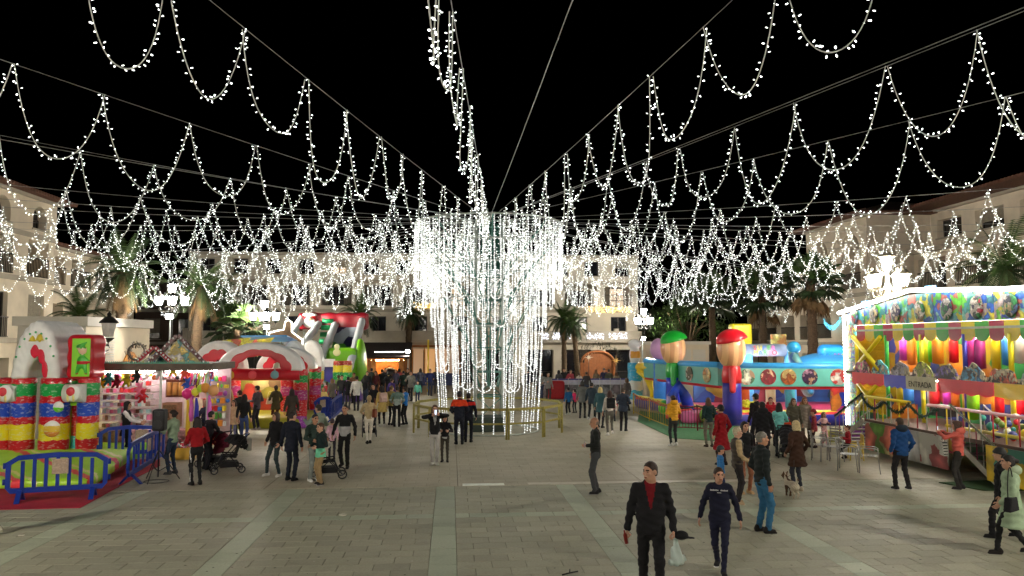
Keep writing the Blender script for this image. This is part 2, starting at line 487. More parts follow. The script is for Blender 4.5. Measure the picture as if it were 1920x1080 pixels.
def building(name, label, loc, rotz, length, storeys, wmat, roof=None, depth=9., seed=1, base_z=0.):
    """local +x runs along the facade, -y faces the square"""
    rg = random.Random(seed)
    root = thing(name, label, 'building', loc, rotz)
    w = MB(); tr = MB(); rl = MB(); inn = MB()
    top = storeys[-1]['z1']
    for st in storeys:
        z0, z1, n = st['z0'], st['z1'], st['n']
        off = st.get('off', 0.)           # set back (+) or forward (-)
        xs0, xs1 = st.get('x', (0, length))
        cw = (xs1 - xs0) / n
        dep = st.get('reveal', .3)
        for i in range(n):
            x0 = xs0 + i * cw; x1 = x0 + cw
            ow, oh, sill = st['w'], st['h'], st['sill']
            a = (x0 + x1) / 2 - ow / 2; b = a + ow; c = z0 + sill; d = c + oh
            y = off
            ar = st.get('arch', False); rise = ow / 2 if ar else 0
            w.raw([(x0, y, z0), (a, y, z0), (a, y, z1), (x0, y, z1)], [(0, 1, 2, 3)])
            w.raw([(b, y, z0), (x1, y, z0), (x1, y, z1), (b, y, z1)], [(0, 1, 2, 3)])
            if sill > 0.01: w.raw([(a, y, z0), (b, y, z0), (b, y, c), (a, y, c)], [(0, 1, 2, 3)])
            if ar:
                pts = [((a + b) / 2 + ow / 2 * math.cos(math.pi * k / 10), d + ow / 2 * math.sin(math.pi * k / 10)) for k in range(11)]
                for k in range(10):
                    p, q = pts[k], pts[k + 1]
                    w.raw([(p[0], y, p[1]), (p[0], y, z1), (q[0], y, z1), (q[0], y, q[1])], [(0, 1, 2, 3)])
                    w.raw([(p[0], y, p[1]), (q[0], y, q[1]), (q[0], y + dep, q[1]), (p[0], y + dep, p[1])], [(0, 1, 2, 3)])
            else:
                w.raw([(a, y, d), (b, y, d), (b, y, z1), (a, y, z1)], [(0, 1, 2, 3)])
                w.raw([(a, y, d), (b, y, d), (b, y + dep, d), (a, y + dep, d)], [(0, 1, 2, 3)])
            w.raw([(a, y, c), (a, y, d), (a, y + dep, d), (a, y + dep, c)], [(0, 1, 2, 3)])
            w.raw([(b, y, c), (b, y, d), (b, y + dep, d), (b, y + dep, c)], [(0, 1, 2, 3)])
            w.raw([(a, y, c), (b, y, c), (b, y + dep, c), (a, y + dep, c)], [(0, 1, 2, 3)])
            kind = st.get('kind', 'window')
            if kind == 'loggia':
                # recessed balcony: back wall with a door, railing in front
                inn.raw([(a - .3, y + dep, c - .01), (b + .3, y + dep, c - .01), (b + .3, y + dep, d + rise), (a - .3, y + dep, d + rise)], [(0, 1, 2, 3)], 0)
                ww = min(1.5, ow * .55); wh = min(2.1, oh * .92)
                fm, pm, pl = window_meshes(ww, wh, False, 'door')
                fo = link('window', fm, root, ((a + b) / 2 + rg.uniform(-.3, .3), y + dep - .09, c + .02))
                link('pane', pl if rg.random() < st.get('lit', .05) else pm, fo)
            else:
                fm, pm, pl = window_meshes(ow - .02, oh - .02, ar, st.get('style', 'window'))
                fo = link('window', fm, root, ((a + b) / 2, y + dep - .09, c + .01))
                link('pane', pl if rg.random() < st.get('lit', .04) else pm, fo)
                if rg.random() < st.get('blind', .35):
                    bm_ = MB(); hh = oh * rg.uniform(.25, .9)
                    k = 0; zz = d - .02
                    while zz > d - hh:
                        bm_.bx(a + .03, b - .03, y + dep - .14, y + dep - .125 + (k % 2) * .006, zz - .055, zz); zz -= .06; k += 1
                    bm_.build('roller_blind', shade_m, root)
                tr.bx(a - .08, b + .08, y - .08, y - .003, c - .09, c - .003)
            if st.get('balcony'):
                rl = MB(); rl.bx(a - .1, b + .1, y - .03, y + .0, c + .95, c + 1.0)
                k = a - .05
                while k < b + .05:
                    rl.bx(k, k + .022, y - .025, y - .003, c + .05, c + .95); k += .14
                rl.bx(a - .1, b + .1, y - .03, y + .0, c + .02, c + .06)
                rl.build('railing', rail_m, root)
            if st.get('awning') and rg.random() < .5:
                am = MB()
                am.prism([(a - .15, y - .02, d + .2), (a - .15, y - 1.0, d - .35), (a - .15, y - 1.0, d - .5), (a - .15, y - .02, d + .1)], (ow + .3, 0, 0))
                am.build('awning', awn_m, root)
        # string course
        p = st.get('course', .14)
        if p: tr.bx(xs0 - .05, xs1 + .05, off - p, off - .002, z1 - .18, z1 + .06)
        if st.get('terrace'):
            # projecting terrace with a solid parapet on posts
            tw = st['terrace']
            tr.bx(xs0, xs1, off - tw, off - .003, z0 - .02, z0 + .16)
            k = xs0
            while k < xs1 - .2:
                tr.bx(k, k + .38, off - tw - .05, off - tw + .3, z0 + .165, z0 + 1.15)
                tr.bx(k + .385, min(k + 2.9, xs1), off - tw, off - tw + .14, z0 + .165, z0 + .95)
                k += 2.9
        if off > 0:  # flat terrace in front of the set-back storey
            tr.bx(xs0, xs1, -.05, off, z0 - .12, z0 - .004)
    w.build('wall', wmat, root, fix=False)
    tr.build('cornice', trim_m, root)
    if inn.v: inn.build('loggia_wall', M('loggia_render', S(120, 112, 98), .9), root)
    # body behind the facade: side walls and back
    bd = MB(); e = .003
    o2 = max(s_.get('off', 0) for s_ in storeys)
    bd.raw([(0, e, base_z), (0, depth, base_z), (0, depth, top), (0, e, top)], [(0, 1, 2, 3)])
    bd.raw([(length, e, base_z), (length, depth, base_z), (length, depth, top), (length, e, top)], [(0, 1, 2, 3)])
    bd.raw([(0, depth, base_z), (length, depth, base_z), (length, depth, top), (0, depth, top)], [(0, 1, 2, 3)])
    bd.raw([(0, o2 + .5, top - .01), (length, o2 + .5, top - .01), (length, depth, top - .01), (0, depth, top - .01)], [(0, 1, 2, 3)])
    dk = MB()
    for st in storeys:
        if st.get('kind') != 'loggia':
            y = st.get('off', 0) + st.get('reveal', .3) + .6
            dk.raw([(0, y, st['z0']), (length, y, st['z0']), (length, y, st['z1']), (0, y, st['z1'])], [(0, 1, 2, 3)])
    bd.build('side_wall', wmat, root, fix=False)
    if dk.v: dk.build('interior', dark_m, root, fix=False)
    if roof:
        oh_, pitch = roof
        rf = MB(); hz = top + .08
        yb = depth + .2; ym = depth / 2; rz = hz + (ym + oh_) * pitch; hip = min(length / 2 - .2, depth / 2)
        P = [(-oh_, -oh_, hz), (length + oh_, -oh_, hz), (length + oh_, yb, hz), (-oh_, yb, hz), (hip, ym, rz), (length - hip, ym, rz)]
        P2 = [(x, y, z - .12) for x, y, z in P[:4]]
        rf.raw(P + P2, [(0, 1, 5, 4), (1, 2, 5), (2, 3, 4, 5), (3, 0, 4), (0, 6, 7, 1), (1, 7, 8, 2), (3, 2, 8, 9), (0, 3, 9, 6), (9, 8, 7, 6)])
        k = -oh_
        ro = rf.build('roof', roof_m, root)
        et = MB()
        while k < length + oh_:
            et.cyl((k, -oh_ - .04, hz - .03), (k, -oh_ + .5, hz - .03 + .5 * pitch), .085, n=6); k += .26
        et.build('eave_tile', roof_m, ro)
    return root

def storey(z0, z1, n, w, h, sill, **k):
    return dict(z0=z0, z1=z1, n=n, w=w, h=h, sill=sill, **k)
FAR_Y = 62.
fx0 = xat(352, FAR_Y); fx1 = xat(1197, FAR_Y)
building('far_building', 'long cream apartment block with arcade closing the far side of the square behind the tower', (fx0, FAR_Y, 0), 0, fx1 - fx0,
         [storey(0, 3.4, 11, 2.3, 2.8, 0, kind='window', style='door', reveal=.9, blind=.1, lit=.06, course=.2),
          storey(3.4, 6.1, 11, 1.35, 2.05, .12, terrace=1.2, style='door', blind=.3, lit=.08),
          storey(6.1, 8.5, 11, 2.4, 1.75, .35, kind='loggia', reveal=1.1, balcony=True, awning=True, lit=.12),
          storey(8.5, 10.75, 14, 1.25, 1.25, .55, arch=False, reveal=.5, blind=.25, lit=.05, course=.3)], wall_far, depth=12, seed=3)
# left block (recedes along the left side), with a taller pavilion near its front end
LX = -21.5
building('side_building', 'cream three storey block with arched top windows along the left edge', (LX, 29.0, 0), R(90), 13.0,
         [storey(0, 3.6, 4, 2.2, 2.7, 0, style='door', reveal=.7, blind=.2, course=.2),
          storey(3.6, 6.7, 4, 1.5, 2.2, .1, blind=.2, style='door', balcony=True, course=.18),
          storey(6.7, 9.0, 4, 1.9, 1.9, .12, kind='loggia', reveal=1., balcony=True, course=.1, lit=.2),
          storey(9.0, 11.0, 4, 1.3, .55, .35, arch=True, reveal=.5, course=.25)], wall_cream, roof=(.7, .33), seed=11)
building('side_building', 'lower cream wing with long balconies behind the ragged palm at left', (LX - .9, 42.2, 0), R(90), 12.3,
         [storey(0, 3.6, 4, 2.1, 2.7, 0, style='door', reveal=.7, blind=.2, course=.2),
          storey(3.6, 6.4, 4, 2.3, 1.9, .15, kind='loggia', reveal=1.1, balcony=True),
          storey(6.4, 8.9, 4, 2.3, 1.6, .35, kind='loggia', reveal=1.1, balcony=True, course=.3, lit=.1)], wall_cream, roof=(.6, .2), seed=12)
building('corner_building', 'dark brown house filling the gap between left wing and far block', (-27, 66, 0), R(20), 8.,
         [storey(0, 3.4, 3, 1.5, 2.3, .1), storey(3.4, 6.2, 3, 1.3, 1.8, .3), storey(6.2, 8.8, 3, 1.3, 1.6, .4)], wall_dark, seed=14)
# right side: wing, corner pavilion with arches, lower wing further back
RX = 28.6
building('side_building', 'long cream wing with tiled eaves and balconies above the fun house', (RX, 43.4, 0), R(-90), 20.,
         [storey(0, 3.6, 6, 2.1, 2.7, 0, style='door', reveal=.7, course=.2),
          storey(3.6, 6.4, 6, 2.5, 2.0, .12, kind='loggia', reveal=1.3, balcony=True, course=.2, lit=.1),
          storey(6.4, 9.0, 6, 2.5, 1.8, .25, kind='loggia', reveal=1.3, balcony=True, course=.45),
          storey(9.0, 11.6, 6, 2.2, 1.1, .8, kind='window', reveal=.5, off=1.2, blind=.6, course=.3)], wall_cream, roof=(.8, .16), seed=15)
building('corner_pavilion', 'cream corner pavilion with tall arched loggias and hipped tile roof at right', (RX - 2.9, 51.4, 0), R(-90), 7.8,
         [storey(0, 3.4, 2, 2.2, 2.6, 0, style='door', reveal=.7, course=.2),
          storey(3.4, 6.5, 2, 2.4, 2.1, .3, kind='loggia', reveal=1.4, balcony=True, course=.15, lit=.1),
          storey(6.5, 11.4, 2, 2.2, 2.5, .35, kind='loggia', arch=True, reveal=1.4, balcony=True, course=.25)], wall_cream, roof=(.9, .3), seed=16, depth=8)
building('side_building', 'low cream wing stepping back behind the right hand palms', (RX - 2.0, 64.6, 0), R(-90), 12.8,
         [storey(0, 3.4, 4, 2.0, 2.6, 0, style='door', reveal=.7, course=.2),
          storey(3.4, 6.2, 4, 2.2, 1.9, .2, kind='loggia', reveal=1.2, balcony=True),
          storey(6.2, 8.9, 4, 1.5, 1.4, .5, course=.3)], wall_cream, roof=(.6, .2), seed=17)
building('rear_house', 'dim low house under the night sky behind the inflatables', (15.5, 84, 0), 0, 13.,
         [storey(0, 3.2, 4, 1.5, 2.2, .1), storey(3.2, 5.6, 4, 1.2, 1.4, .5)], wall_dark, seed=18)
# balcony fairy light panels on the far block's terrace, right of the tower
for i, (pa, pb) in enumerate(((1012, 1028), (1036, 1072), (1100, 1132), (1141, 1176))):
    mb = MB(); y = FAR_Y - 1.24
    a = on_y(pa, 636, y); b = on_y(pb, 624, y)
    for k in range(int((pb - pa) * 2.2)):
        c = (rng.uniform(a.x, b.x), y + rng.uniform(-.06, -.02), rng.uniform(a.z, b.z))
        mb.ball(c, .035, 4, 2)
    o = mb.build('balcony_lights', glow('cool_bulb', (.75, .8, 1.), 2.2))
    tag(o, ['first', 'second', 'third', 'fourth'][i] + ' panel of cold fairy lights rightwards from tower on far terrace', 'lights', 'fairy light panels on the far terrace')
# blue tinsel on the pavilion balcony
mb = MB()
for k in range(160):
    t = rng.random(); sag = .55 * 4 * t * (1 - t)
    mb.ball((RX - 2.9 - .12, 49.0 - 2.2 * t, 5.0 - sag + rng.uniform(-.2, .1)), .035, 4, 2)
tag(mb.build('balcony_lights', glow('blue_bulb', (.05, .6, .9), 1.6)), 'swag of turquoise fairy lights on the pavilion balcony', 'lights')

# ================================================================== LIGHT TOWER
TX, TY, TZ = xat(916, 29.5), 29.5, 8.35
rope_g = [glow('light_rope', (.95, .98, .94), ROPE_L * .5), glow('light_rope_bead', (.95, .98, .94), ROPE_L * 1.9)]
steel_t = M('green_steel', S(96, 140, 128), .45, metal=.3)
steel_w = M('white_steel', S(190, 196, 188), .5, metal=.2)
tower = thing('light_tower', 'tall lily shaped tower hung with looped white light ropes in the centre of the square', 'tower', (TX, TY, 0))
mb = MB()   # square lattice mast
hw = .52
for sx in (-1, 1):
    for sy in (-1, 1):
        mb.cyl((sx * hw, sy * hw, 0), (sx * hw, sy * hw, TZ), .05, n=8)
mb.build('mast', steel_w, tower)
mb = MB()
z = .4
while z < TZ:
    for q in range(4):
        c0 = [(-hw, -hw), (hw, -hw), (hw, hw), (-hw, hw)][q]; c1 = [(hw, -hw), (hw, hw), (-hw, hw), (-hw, -hw)][q]
        mb.cyl((*c0, z), (*c1, z), .03, n=6)
        mb.cyl((*c0, z), (*c1, min(z + .95, TZ)), .02, n=6)
    z += .95
mb.build('lattice', steel_t, tower)
mb = MB(); mb.bx(-.62, .62, -.62, .62, 0, .55); mb.build('ballast_block', M('ballast', S(60, 70, 62), .8), tower)
mb = MB(); mb.bx(-.3, .5, .1, .16, 6.4, TZ - .1); mb.build('banner', M('green_banner', S(16, 74, 58), .7), tower)
TIERS = [(2.95, 8.15, 5.55, 34, .6), (2.62, 7.3, 4.9, 26, .6), (2.3, 6.5, 4.15, 22, .6), (1.9, 5.2, 2.35, 14, .55), (1.4, 4.1, 1.5, 8, .55)]
for ti, (r, z, zb, n, tt) in enumerate(TIERS):
    mb = MB(); mb.tube(ring_pts((0, 0), r, 40, z), .035, 6, closed=True); mb.build('hoop', steel_w, tower)
    for k in range(8):
        a = 2 * math.pi * (k + .5 * (ti % 2)) / 8
        s_ = MB(); s_.bar((.5 * math.cos(a), .5 * math.sin(a), z - 2.4), (r * math.cos(a), r * math.sin(a), z - .03), .05, .03)
        s_.build('strut', steel_t, tower)
        if ti == 0:
            s_ = MB(); s_.cyl((.6 * math.cos(a), .6 * math.sin(a), z + .12), (r * math.cos(a), r * math.sin(a), z + .02), .025, n=6)
            s_.build('spoke', steel_w, tower)
def beaded(path, r=.013, bead=.026, step=.085, mb=None, m=0):
    mb.tube(path, r, 4, m, caps=False)
    pts = [Vector(p) for p in path]
    acc = 0
    for a, b in zip(pts, pts[1:]):
        L = (b - a).length; t = (step - acc % step) if acc else 0
        while t < L:
            c = a.lerp(b, t / L) + Vector((rng.uniform(-1, 1), rng.uniform(-1, 1), rng.uniform(-1, 1))) * .014
            q = bead * rng.uniform(.7, 1.25)
            mb.raw([c + Vector((q, 0, 0)), c + Vector((0, q, 0)), c + Vector((-q, 0, 0)), c + Vector((0, -q, 0)), c + Vector((0, 0, q)), c - Vector((0, 0, q))],
                   [(0, 1, 4), (1, 2, 4), (2, 3, 4), (3, 0, 4), (1, 0, 5), (2, 1, 5), (3, 2, 5), (0, 3, 5)], 1)
            t += step
        acc = 0
def u_loop(r, a0, a1, z, zb):
    p0 = Vector((r * math.cos(a0), r * math.sin(a0), z)); p1 = Vector((r * math.cos(a1), r * math.sin(a1), z))
    w = (p1 - p0).length / 2
    out = []
    for i in range(23):
        t = i / 22 * 2 - 1
        s_ = abs(t) ** 1.0
        # U: straight sides, round bottom
        if abs(t) > .35:
            q = (abs(t) - .35) / .65
            zz = zb + w * .9 + (z - zb - w * .9) * q; xx = w * (1 - .04 * (1 - q)) * (1 if t > 0 else -1)
        else:
            an = t / .35 * math.pi / 2
            xx = w * .96 * math.sin(an); zz = zb + w * .9 * (1 - math.cos(an))
        mid = (p0 + p1) / 2; d = (p1 - p0).normalized()
        p = mid + d * xx; p.z = zz
        out.append(p)
    return out
for ti, (r, z, zb, n, tt) in enumerate(TIERS):
    for k in range(n):
        a0 = 2 * math.pi * k / n + .1 * ti; a1 = a0 + 2 * math.pi / n * tt
        mb = MB(); beaded(u_loop(r, a0, a1, z, zb + rng.uniform(-.12, .3)), mb=mb)
        mb.build('light_loop', rope_g, tower, fix=False)
# long straight ropes from the hoops down to the base ring
for k in range(28):
    a = 2 * math.pi * k / 28 + .05
    z = (6.5, 4.15, 5.2)[k % 3]; rt = (2.3, 2.2, 1.9)[k % 3]; rb = (1.95, 1.9, 1.6)[k % 3]
    path = [((rt + (rb - rt) * t / 12) * math.cos(a), (rt + (rb - rt) * t / 12) * math.sin(a), z + (.06 - z) * t / 12) for t in range(13)]
    mb = MB(); beaded(path, mb=mb); mb.build('light_rope', rope_g, tower, fix=False)
for k in range(6):
    a = 2 * math.pi * k / 6 + .2
    q = .85
    mb = MB(); beaded([(q * math.cos(a), q * math.sin(a), TZ - .1 - i_ * (TZ - .3) / 12) for i_ in range(13)], mb=mb)
    mb.build('light_rope', rope_g, tower, fix=False)
mb = MB(); mb.tube(ring_pts((0, 0), 1.97, 48, .03), .03, 6, closed=True); mb.build('base_ring', steel_w, tower)
mb = MB(); mb.bar((-1.1, 0, TZ), (1.1, 0, TZ), .06); mb.bar((0, -1.1, TZ + .06), (0, 1.1, TZ + .06), .06); mb.build('top_bar', steel_w, tower)

# wooden ring barrier round the tower
wood_o = M('olive_wood', S(150, 140, 70), .7, var=.25, scale=14)
wood_d = wood_o
ring = thing('ring_barrier', 'low wooden post and rail barrier ringing the light tower', 'barrier', (TX, TY, 0))
NR = 12
pp = [(2.95 * math.cos(2 * math.pi * (i + .35) / NR), 2.95 * math.sin(2 * math.pi * (i + .35) / NR)) for i in range(NR)]
for i, p in enumerate(pp):
    d = Vector((p[0], p[1], 0)).normalized(); t = Vector((-d.y, d.x, 0)) * .045
    mb = MB()
    for s_ in (-1, 1): mb.cyl((p[0] + t.x * s_, p[1] + t.y * s_, 0), (p[0] + t.x * s_, p[1] + t.y * s_, 1.05), .036, n=8)
    mb.build('post', wood_o, ring)
    q = pp[(i + 1) % NR]
    for zz in (1.06, .55):
        mb = MB(); mb.bar((*p, zz), (*q, zz), .07, .09 if zz > 1 else .06); mb.build('rail', wood_o, ring)

# ================================================================== LIGHT GARLANDS
bulb_g = glow('garland_bulb', (.96, 1., .95), BULB_L)
bulb_d = glow('garland_bulb_dim', (.95, .98, .92), BULB_L * .38)
cord_m = M('white_cord', S(190, 190, 176), .5, var=0, emis=(.9, .9, .85), es=.05)  # cord has a faint glow of its own, though no lamp
wire_m = M('steel_wire', S(150, 150, 148), .4, metal=.5, var=0)
def swag_meshes(span, sag, seed):
    rg = random.Random(seed)
    n = 26
    sx = rg.uniform(-.08, .08)
    def pt(t):                  # t 0..1; hanging chain, steep sides
        u = t * 2 - 1
        k = 2.5
        zz = (math.cosh(k * u) - math.cosh(k)) / (math.cosh(k) - 1) * sag
        return Vector((t * span + sx * math.sin(math.pi * t), .05 * math.sin(6 * t + seed), zz))
    path = [pt(i / n) for i in range(n + 1)]
    cm = MB(); cm.tube(path, .0085, 4, caps=False)
    bm_ = MB()
    for a, b in zip(path, path[1:]):
        L = (b - a).length; d = (b - a).normalized(); u, v = frame_of(d)
        t = rg.uniform(0, .06)
        while t < L:
            c = a + d * t; an = rg.uniform(0, 2 * math.pi)
            o = (u * math.cos(an) + v * math.sin(an) + d * rg.uniform(-.4, .4)).normalized()
            e, f_ = frame_of(o)
            Lb = rg.uniform(.05, .07); r0 = .0045; r1 = .0098 if rg.random() < .82 else .0155
            p0, p1, p2 = c, c + o * Lb * .6, c + o * Lb
            vs_ = []
            for p, r in ((p0, r0), (p1, r0 * 1.2), (p2, r1)):
                for j in range(3):
                    g_ = 2 * math.pi * j / 3
                    vs_.append(p + (e * math.cos(g_) + f_ * math.sin(g_)) * r)
            vs_.append(p2 + o * .012)
            bm_.raw(vs_, [(3, 4, 7, 6), (4, 5, 8, 7), (5, 3, 6, 8), (6, 7, 9), (7, 8, 9), (8, 6, 9)], 0 if rg.random() < .62 else 1)
            t += rg.uniform(.075, .12) if rg.random() < .93 else .22
    a = cm.mesh('swag', [cord_m]); b = bm_.mesh('bulbs', [bulb_g, bulb_d])
    fix_normals(b)
    return a, b
SPAN = 1.9
SW = [swag_meshes(SPAN, 1.72 + .22 * math.sin(i * 2.1), i) for i in range(9)]
WIRES = []   # (end x, end y, end z, label)
def dirto(px, py):
    p = on_z(px, py, TZ); return (p - Vector((TX, TY, TZ))).to_2d().normalized()
def end_at(d, ybox=(-14., 60.5), xbox=(-21.8, 27.6)):
    ts = []
    if d.x < 0: ts.append((xbox[0] - TX) / d.x)
    if d.x > 0: ts.append((xbox[1] - TX) / d.x)
    if d.y < 0: ts.append((ybox[0] - TY) / d.y)
    if d.y > 0: ts.append((ybox[1] - TY) / d.y)
    return min(ts)
near = [((856, 80), 'straight over the camera, hanging almost edge on'), ((392, 20), 'over the camera to the upper left, widest loops'), ((75, 150), 'across the upper left towards the candy arch'),
        ((133, 295), 'over the white kiosk to the left block'), ((50, 330), 'over the toy stall to the left block'),
        ((1250, 128), 'over the camera to the upper right'), ((1697, 125), 'across the upper right above the man in blue'),
        ((1830, 205), 'over the fun house roof edge at upper right'), ((1745, 345), 'towards the right wing above the fun house')]
WL = [(dirto(*p), t) for p, t in near]
names_back = ['level over the toy stall roof to the left', 'due left over the gingerbread gable', 'left over the red bouncer', 'to the far end of the left wing', 'past the tall pale palm', 'to the brown corner house', 'over the street lamp above the bouncer', 'to the left end of the far block', 'to the far block above the slide', 'to the far block just right of the slide',
              'to the far block left of the wooden kiosk', 'to the far block above the wooden kiosk', 'to the far block above the bar front', 'straight back to the far block behind the tower', 'to the far block over the rink', 'to the far block above the nativity hut', 'to the right corner of the far block', 'into the dark street beside the far block', 'over the white cabin to the rear trees',
              'over the green capped pillar', 'towards the rear palms at right', 'to the low wing at right', 'over the banner beam to the pavilion', 'due right to the arched pavilion', 'right over the blue dome']
for i, nm in enumerate(names_back):
    a = R(198 - 9.0 * i + (1.8 if i % 2 else -1.2))
    WL.append((Vector((math.cos(a), math.sin(a))), nm))
wi = 0
for d, nm in WL:
    L = end_at(d) - 1.0
    n = max(3, int(round((L - .4) / (SPAN if wi < 9 else 1.55))))
    zend = (7.5 if wi % 2 else 7.1) if d.y > .3 else (TZ + 1.1 if d.y < -.6 else 8.3)
    sagw = .3
    root = thing('light_garland', 'swagged white light garland ' + nm, 'garland', (TX + d.x * 1.0, TY + d.y * 1.0, TZ), math.atan2(d.y, d.x), 'light garlands radiating from the tower')
    def wz(s, L=L, zend=zend, sagw=sagw):
        t = s / L
        return (zend - TZ) * t - sagw * 4 * t * (1 - t)
    mb = MB(); mb.tube([(L * i / 30, 0, wz(L * i / 30)) for i in range(31)], .007, 4); mb.build('wire', wire_m, root)
    sp = L / n
    at_ = [0.] + [(k + rng.uniform(-.14, .14)) * sp for k in range(1, n)] + [L]
    for k in range(n):
        cm, bm_ = SW[(wi * 3 + k) % len(SW)]
        sp = at_[k + 1] - at_[k]; z0, z1 = wz(at_[k]), wz(at_[k + 1])
        s_ = link('swag', cm, root, (at_[k], 0, z0 - .01))
        s_.scale = (sp / SPAN, 1 if k % 2 else -1, rng.uniform(.84, 1.12))
        s_.rotation_euler = (rng.uniform(-.05, .05), -math.atan2(z1 - z0, sp), 0)
        tag(link('bulbs', bm_, s_), kind='stuff')
    wi += 1
# bare guy wires
for (px, py, nm) in ((1075, 0, 'bare steel wire without lights rising from tower top to upper middle'), (20, 270, 'bare steel wire running level to the left block roof'), (1915, 20, 'bare steel wire rising to the top right corner')):
    d = dirto(px, py) if py < 200 else dirto(px, py)
    L = end_at(d)
    mb = MB(); mb.tube([(d.x * L * t / 20, d.y * L * t / 20, .5 * t / 20 - .9 * (t / 20) * (1 - t / 20) + .03) for t in range(21)], .009, 4)
    tag(mb.build('guy_wire', wire_m, None, (TX, TY, TZ)), nm, 'wire', 'bare wires')

# ================================================================== PALMS
trunk_m = M('palm_trunk', S(88, 72, 54), .95, var=.45, scale=14, bump=.7, bscale=22)
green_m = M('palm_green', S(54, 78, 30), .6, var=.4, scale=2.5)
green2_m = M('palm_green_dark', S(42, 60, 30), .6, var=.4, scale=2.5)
dry_m = M('palm_dry', S(112, 88, 56), .85, var=.35, scale=3)
def palm(label, loc, h, cr, kind='fan', seed=0, tr=.2, dry=14, lean=.2):
    rg = random.Random(seed)
    root = thing('palm_tree', label, 'palm', loc, group='palms round the square')
    mb = MB(); path = []; rad = []
    n = 26; lx = rg.uniform(-lean, lean); ly = rg.uniform(-lean, lean)
    for i in range(n + 1):
        t = i / n; path.append((lx * t * t, ly * t * t, h * t))
        rad.append(tr * (1.25 - .35 * t + (.5 * (1 - t * 6) if t < .16 else 0) * .5) * (1.07 if i % 2 else .95))
    mb.tube(path, rad, 12)
    # old leaf bases
    for i in range(int(h * 26)):
        z = h * (.25 + .75 * rg.random()); t = z / h; a = rg.uniform(0, 6.28); r = tr * (1.0 - .2 * t)
        c = Vector((lx * t * t + r * math.cos(a), ly * t * t + r * math.sin(a), z))
        o = Vector((math.cos(a), math.sin(a), .9)).normalized()
        mb.prism([c + Vector((-.05 * math.sin(a), .05 * math.cos(a), 0)), c + Vector((.05 * math.sin(a), -.05 * math.cos(a), 0)), c + o * .1], Vector((math.cos(a), math.sin(a), 0)) * .025)
    mb.build('trunk', trunk_m, root)
    top = Vector((lx, ly, h))
    cm = MB()
    def fan(base, d, pet, rad_, m, droop):
        side = d.cross(Vector((0, 0, 1)))
        if side.length < .05: side = Vector((1, 0, 0))
        side.normalize(); nrm = side.cross(d).normalized()
        hub = base + d * pet - Vector((0, 0, droop * pet * .3))
        cm.bar(base, hub, .03, .015, m)
        K = 15
        for k in range(K):
            a = (k / (K - 1) - .5) * 3.9
            dd = (d * math.cos(a) + side * math.sin(a)).normalized()
            Lr = rad_ * (1 - .25 * abs(a) / 2) * rg.uniform(.85, 1.08)
            m1 = hub + dd * Lr * .6 + nrm * .02; tip = hub + dd * Lr - Vector((0, 0, droop * Lr * rg.uniform(.25, .6)))
            w = nrm.cross(dd).normalized() * rad_ * .085
            cm.raw([hub, m1 - w, tip, m1 + w], [(0, 1, 2), (0, 2, 3)], m)
    def feather(base, d, L, m, droop):
        side = d.cross(Vector((0, 0, 1)))
        if side.length < .05: side = Vector((1, 0, 0))
        side.normalize(); p = base; pts = [base]; dd = d.copy(); K = 14
        for k in range(K):
            dd = (dd - Vector((0, 0, droop * .13))).normalized(); p = p + dd * L / K; pts.append(p)
            for s_ in (-1, 1):
                for q in (0, .5):
                    c = pts[-2].lerp(p, q)
                    ll = L * .24 * math.sin(math.pi * (.15 + .8 * k / K)) * rg.uniform(.8, 1.1)
                    o = (side * s_ + dd * .55 - Vector((0, 0, .35))).normalized()
                    w = dd * .028
                    cm.raw([c - w, c + o * ll, c + w], [(0, 1, 2)], m)
        cm.tube(pts, [.025 * (1 - i / (K + 2)) for i in range(K + 1)], 4, m, caps=False)
    N = 30 if kind == 'fan' else 34
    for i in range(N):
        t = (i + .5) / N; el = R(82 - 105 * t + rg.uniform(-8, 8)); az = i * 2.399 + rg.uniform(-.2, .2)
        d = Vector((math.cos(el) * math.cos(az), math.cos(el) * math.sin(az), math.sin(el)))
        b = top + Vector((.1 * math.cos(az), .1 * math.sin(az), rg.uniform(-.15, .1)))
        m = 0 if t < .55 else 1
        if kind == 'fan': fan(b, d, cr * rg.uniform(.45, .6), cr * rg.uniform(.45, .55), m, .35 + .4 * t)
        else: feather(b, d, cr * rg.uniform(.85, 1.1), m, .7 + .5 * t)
    for i in range(dry):
        az = i * 2.399 + rg.uniform(-.3, .3); el = R(rg.uniform(-78, -45))
        d = Vector((math.cos(el) * math.cos(az), math.cos(el) * math.sin(az), math.sin(el)))
        b = top + Vector((.1 * math.cos(az), .1 * math.sin(az), -.25))
        if kind == 'fan': fan(b, d, cr * rg.uniform(.3, .6), cr * rg.uniform(.25, .45), 2, .9)
        else: feather(b, d, cr * .8, 2, .5)
    cm.build('crown', [green_m, green2_m, dry_m], root, fix=False)
    return root
def gp(px, Y): return Vector((xat(px, Y), Y, 0))
palm('ragged palm with dry brown fronds in front of the left block', gp(228, 37), zat(228, 510, 37), 2.3, 'feather', 1, .24, 12)
palm('tall palm with pale trunk beside the left lamp post', gp(366, 40), zat(366, 535, 40), 2.1, 'feather', 2, .25, 8)
palm('short bushy palm behind the red Christmas bouncer', gp(446, 47), zat(446, 612, 47), 1.9, 'fan', 3, .2, 0)
palm('palm partly hidden above the red bouncer awning', gp(412, 53), zat(412, 560, 53), 2.2, 'feather', 4, .22, 4)
palm('palm whose crown shows right of the inflatable slide', gp(672, 55), zat(672, 590, 55), 1.9, 'feather', 5, .2, 3)
palm('slim palm in front of the far block, left of the tower', gp(765, 56), zat(765, 585, 56), 1.5, 'feather', 6, .22, 2)
palm('slim palm with lights in its crown, right of the tower', gp(1058, 54), zat(1058, 598, 54), 1.7, 'feather', 7, .17, 3)
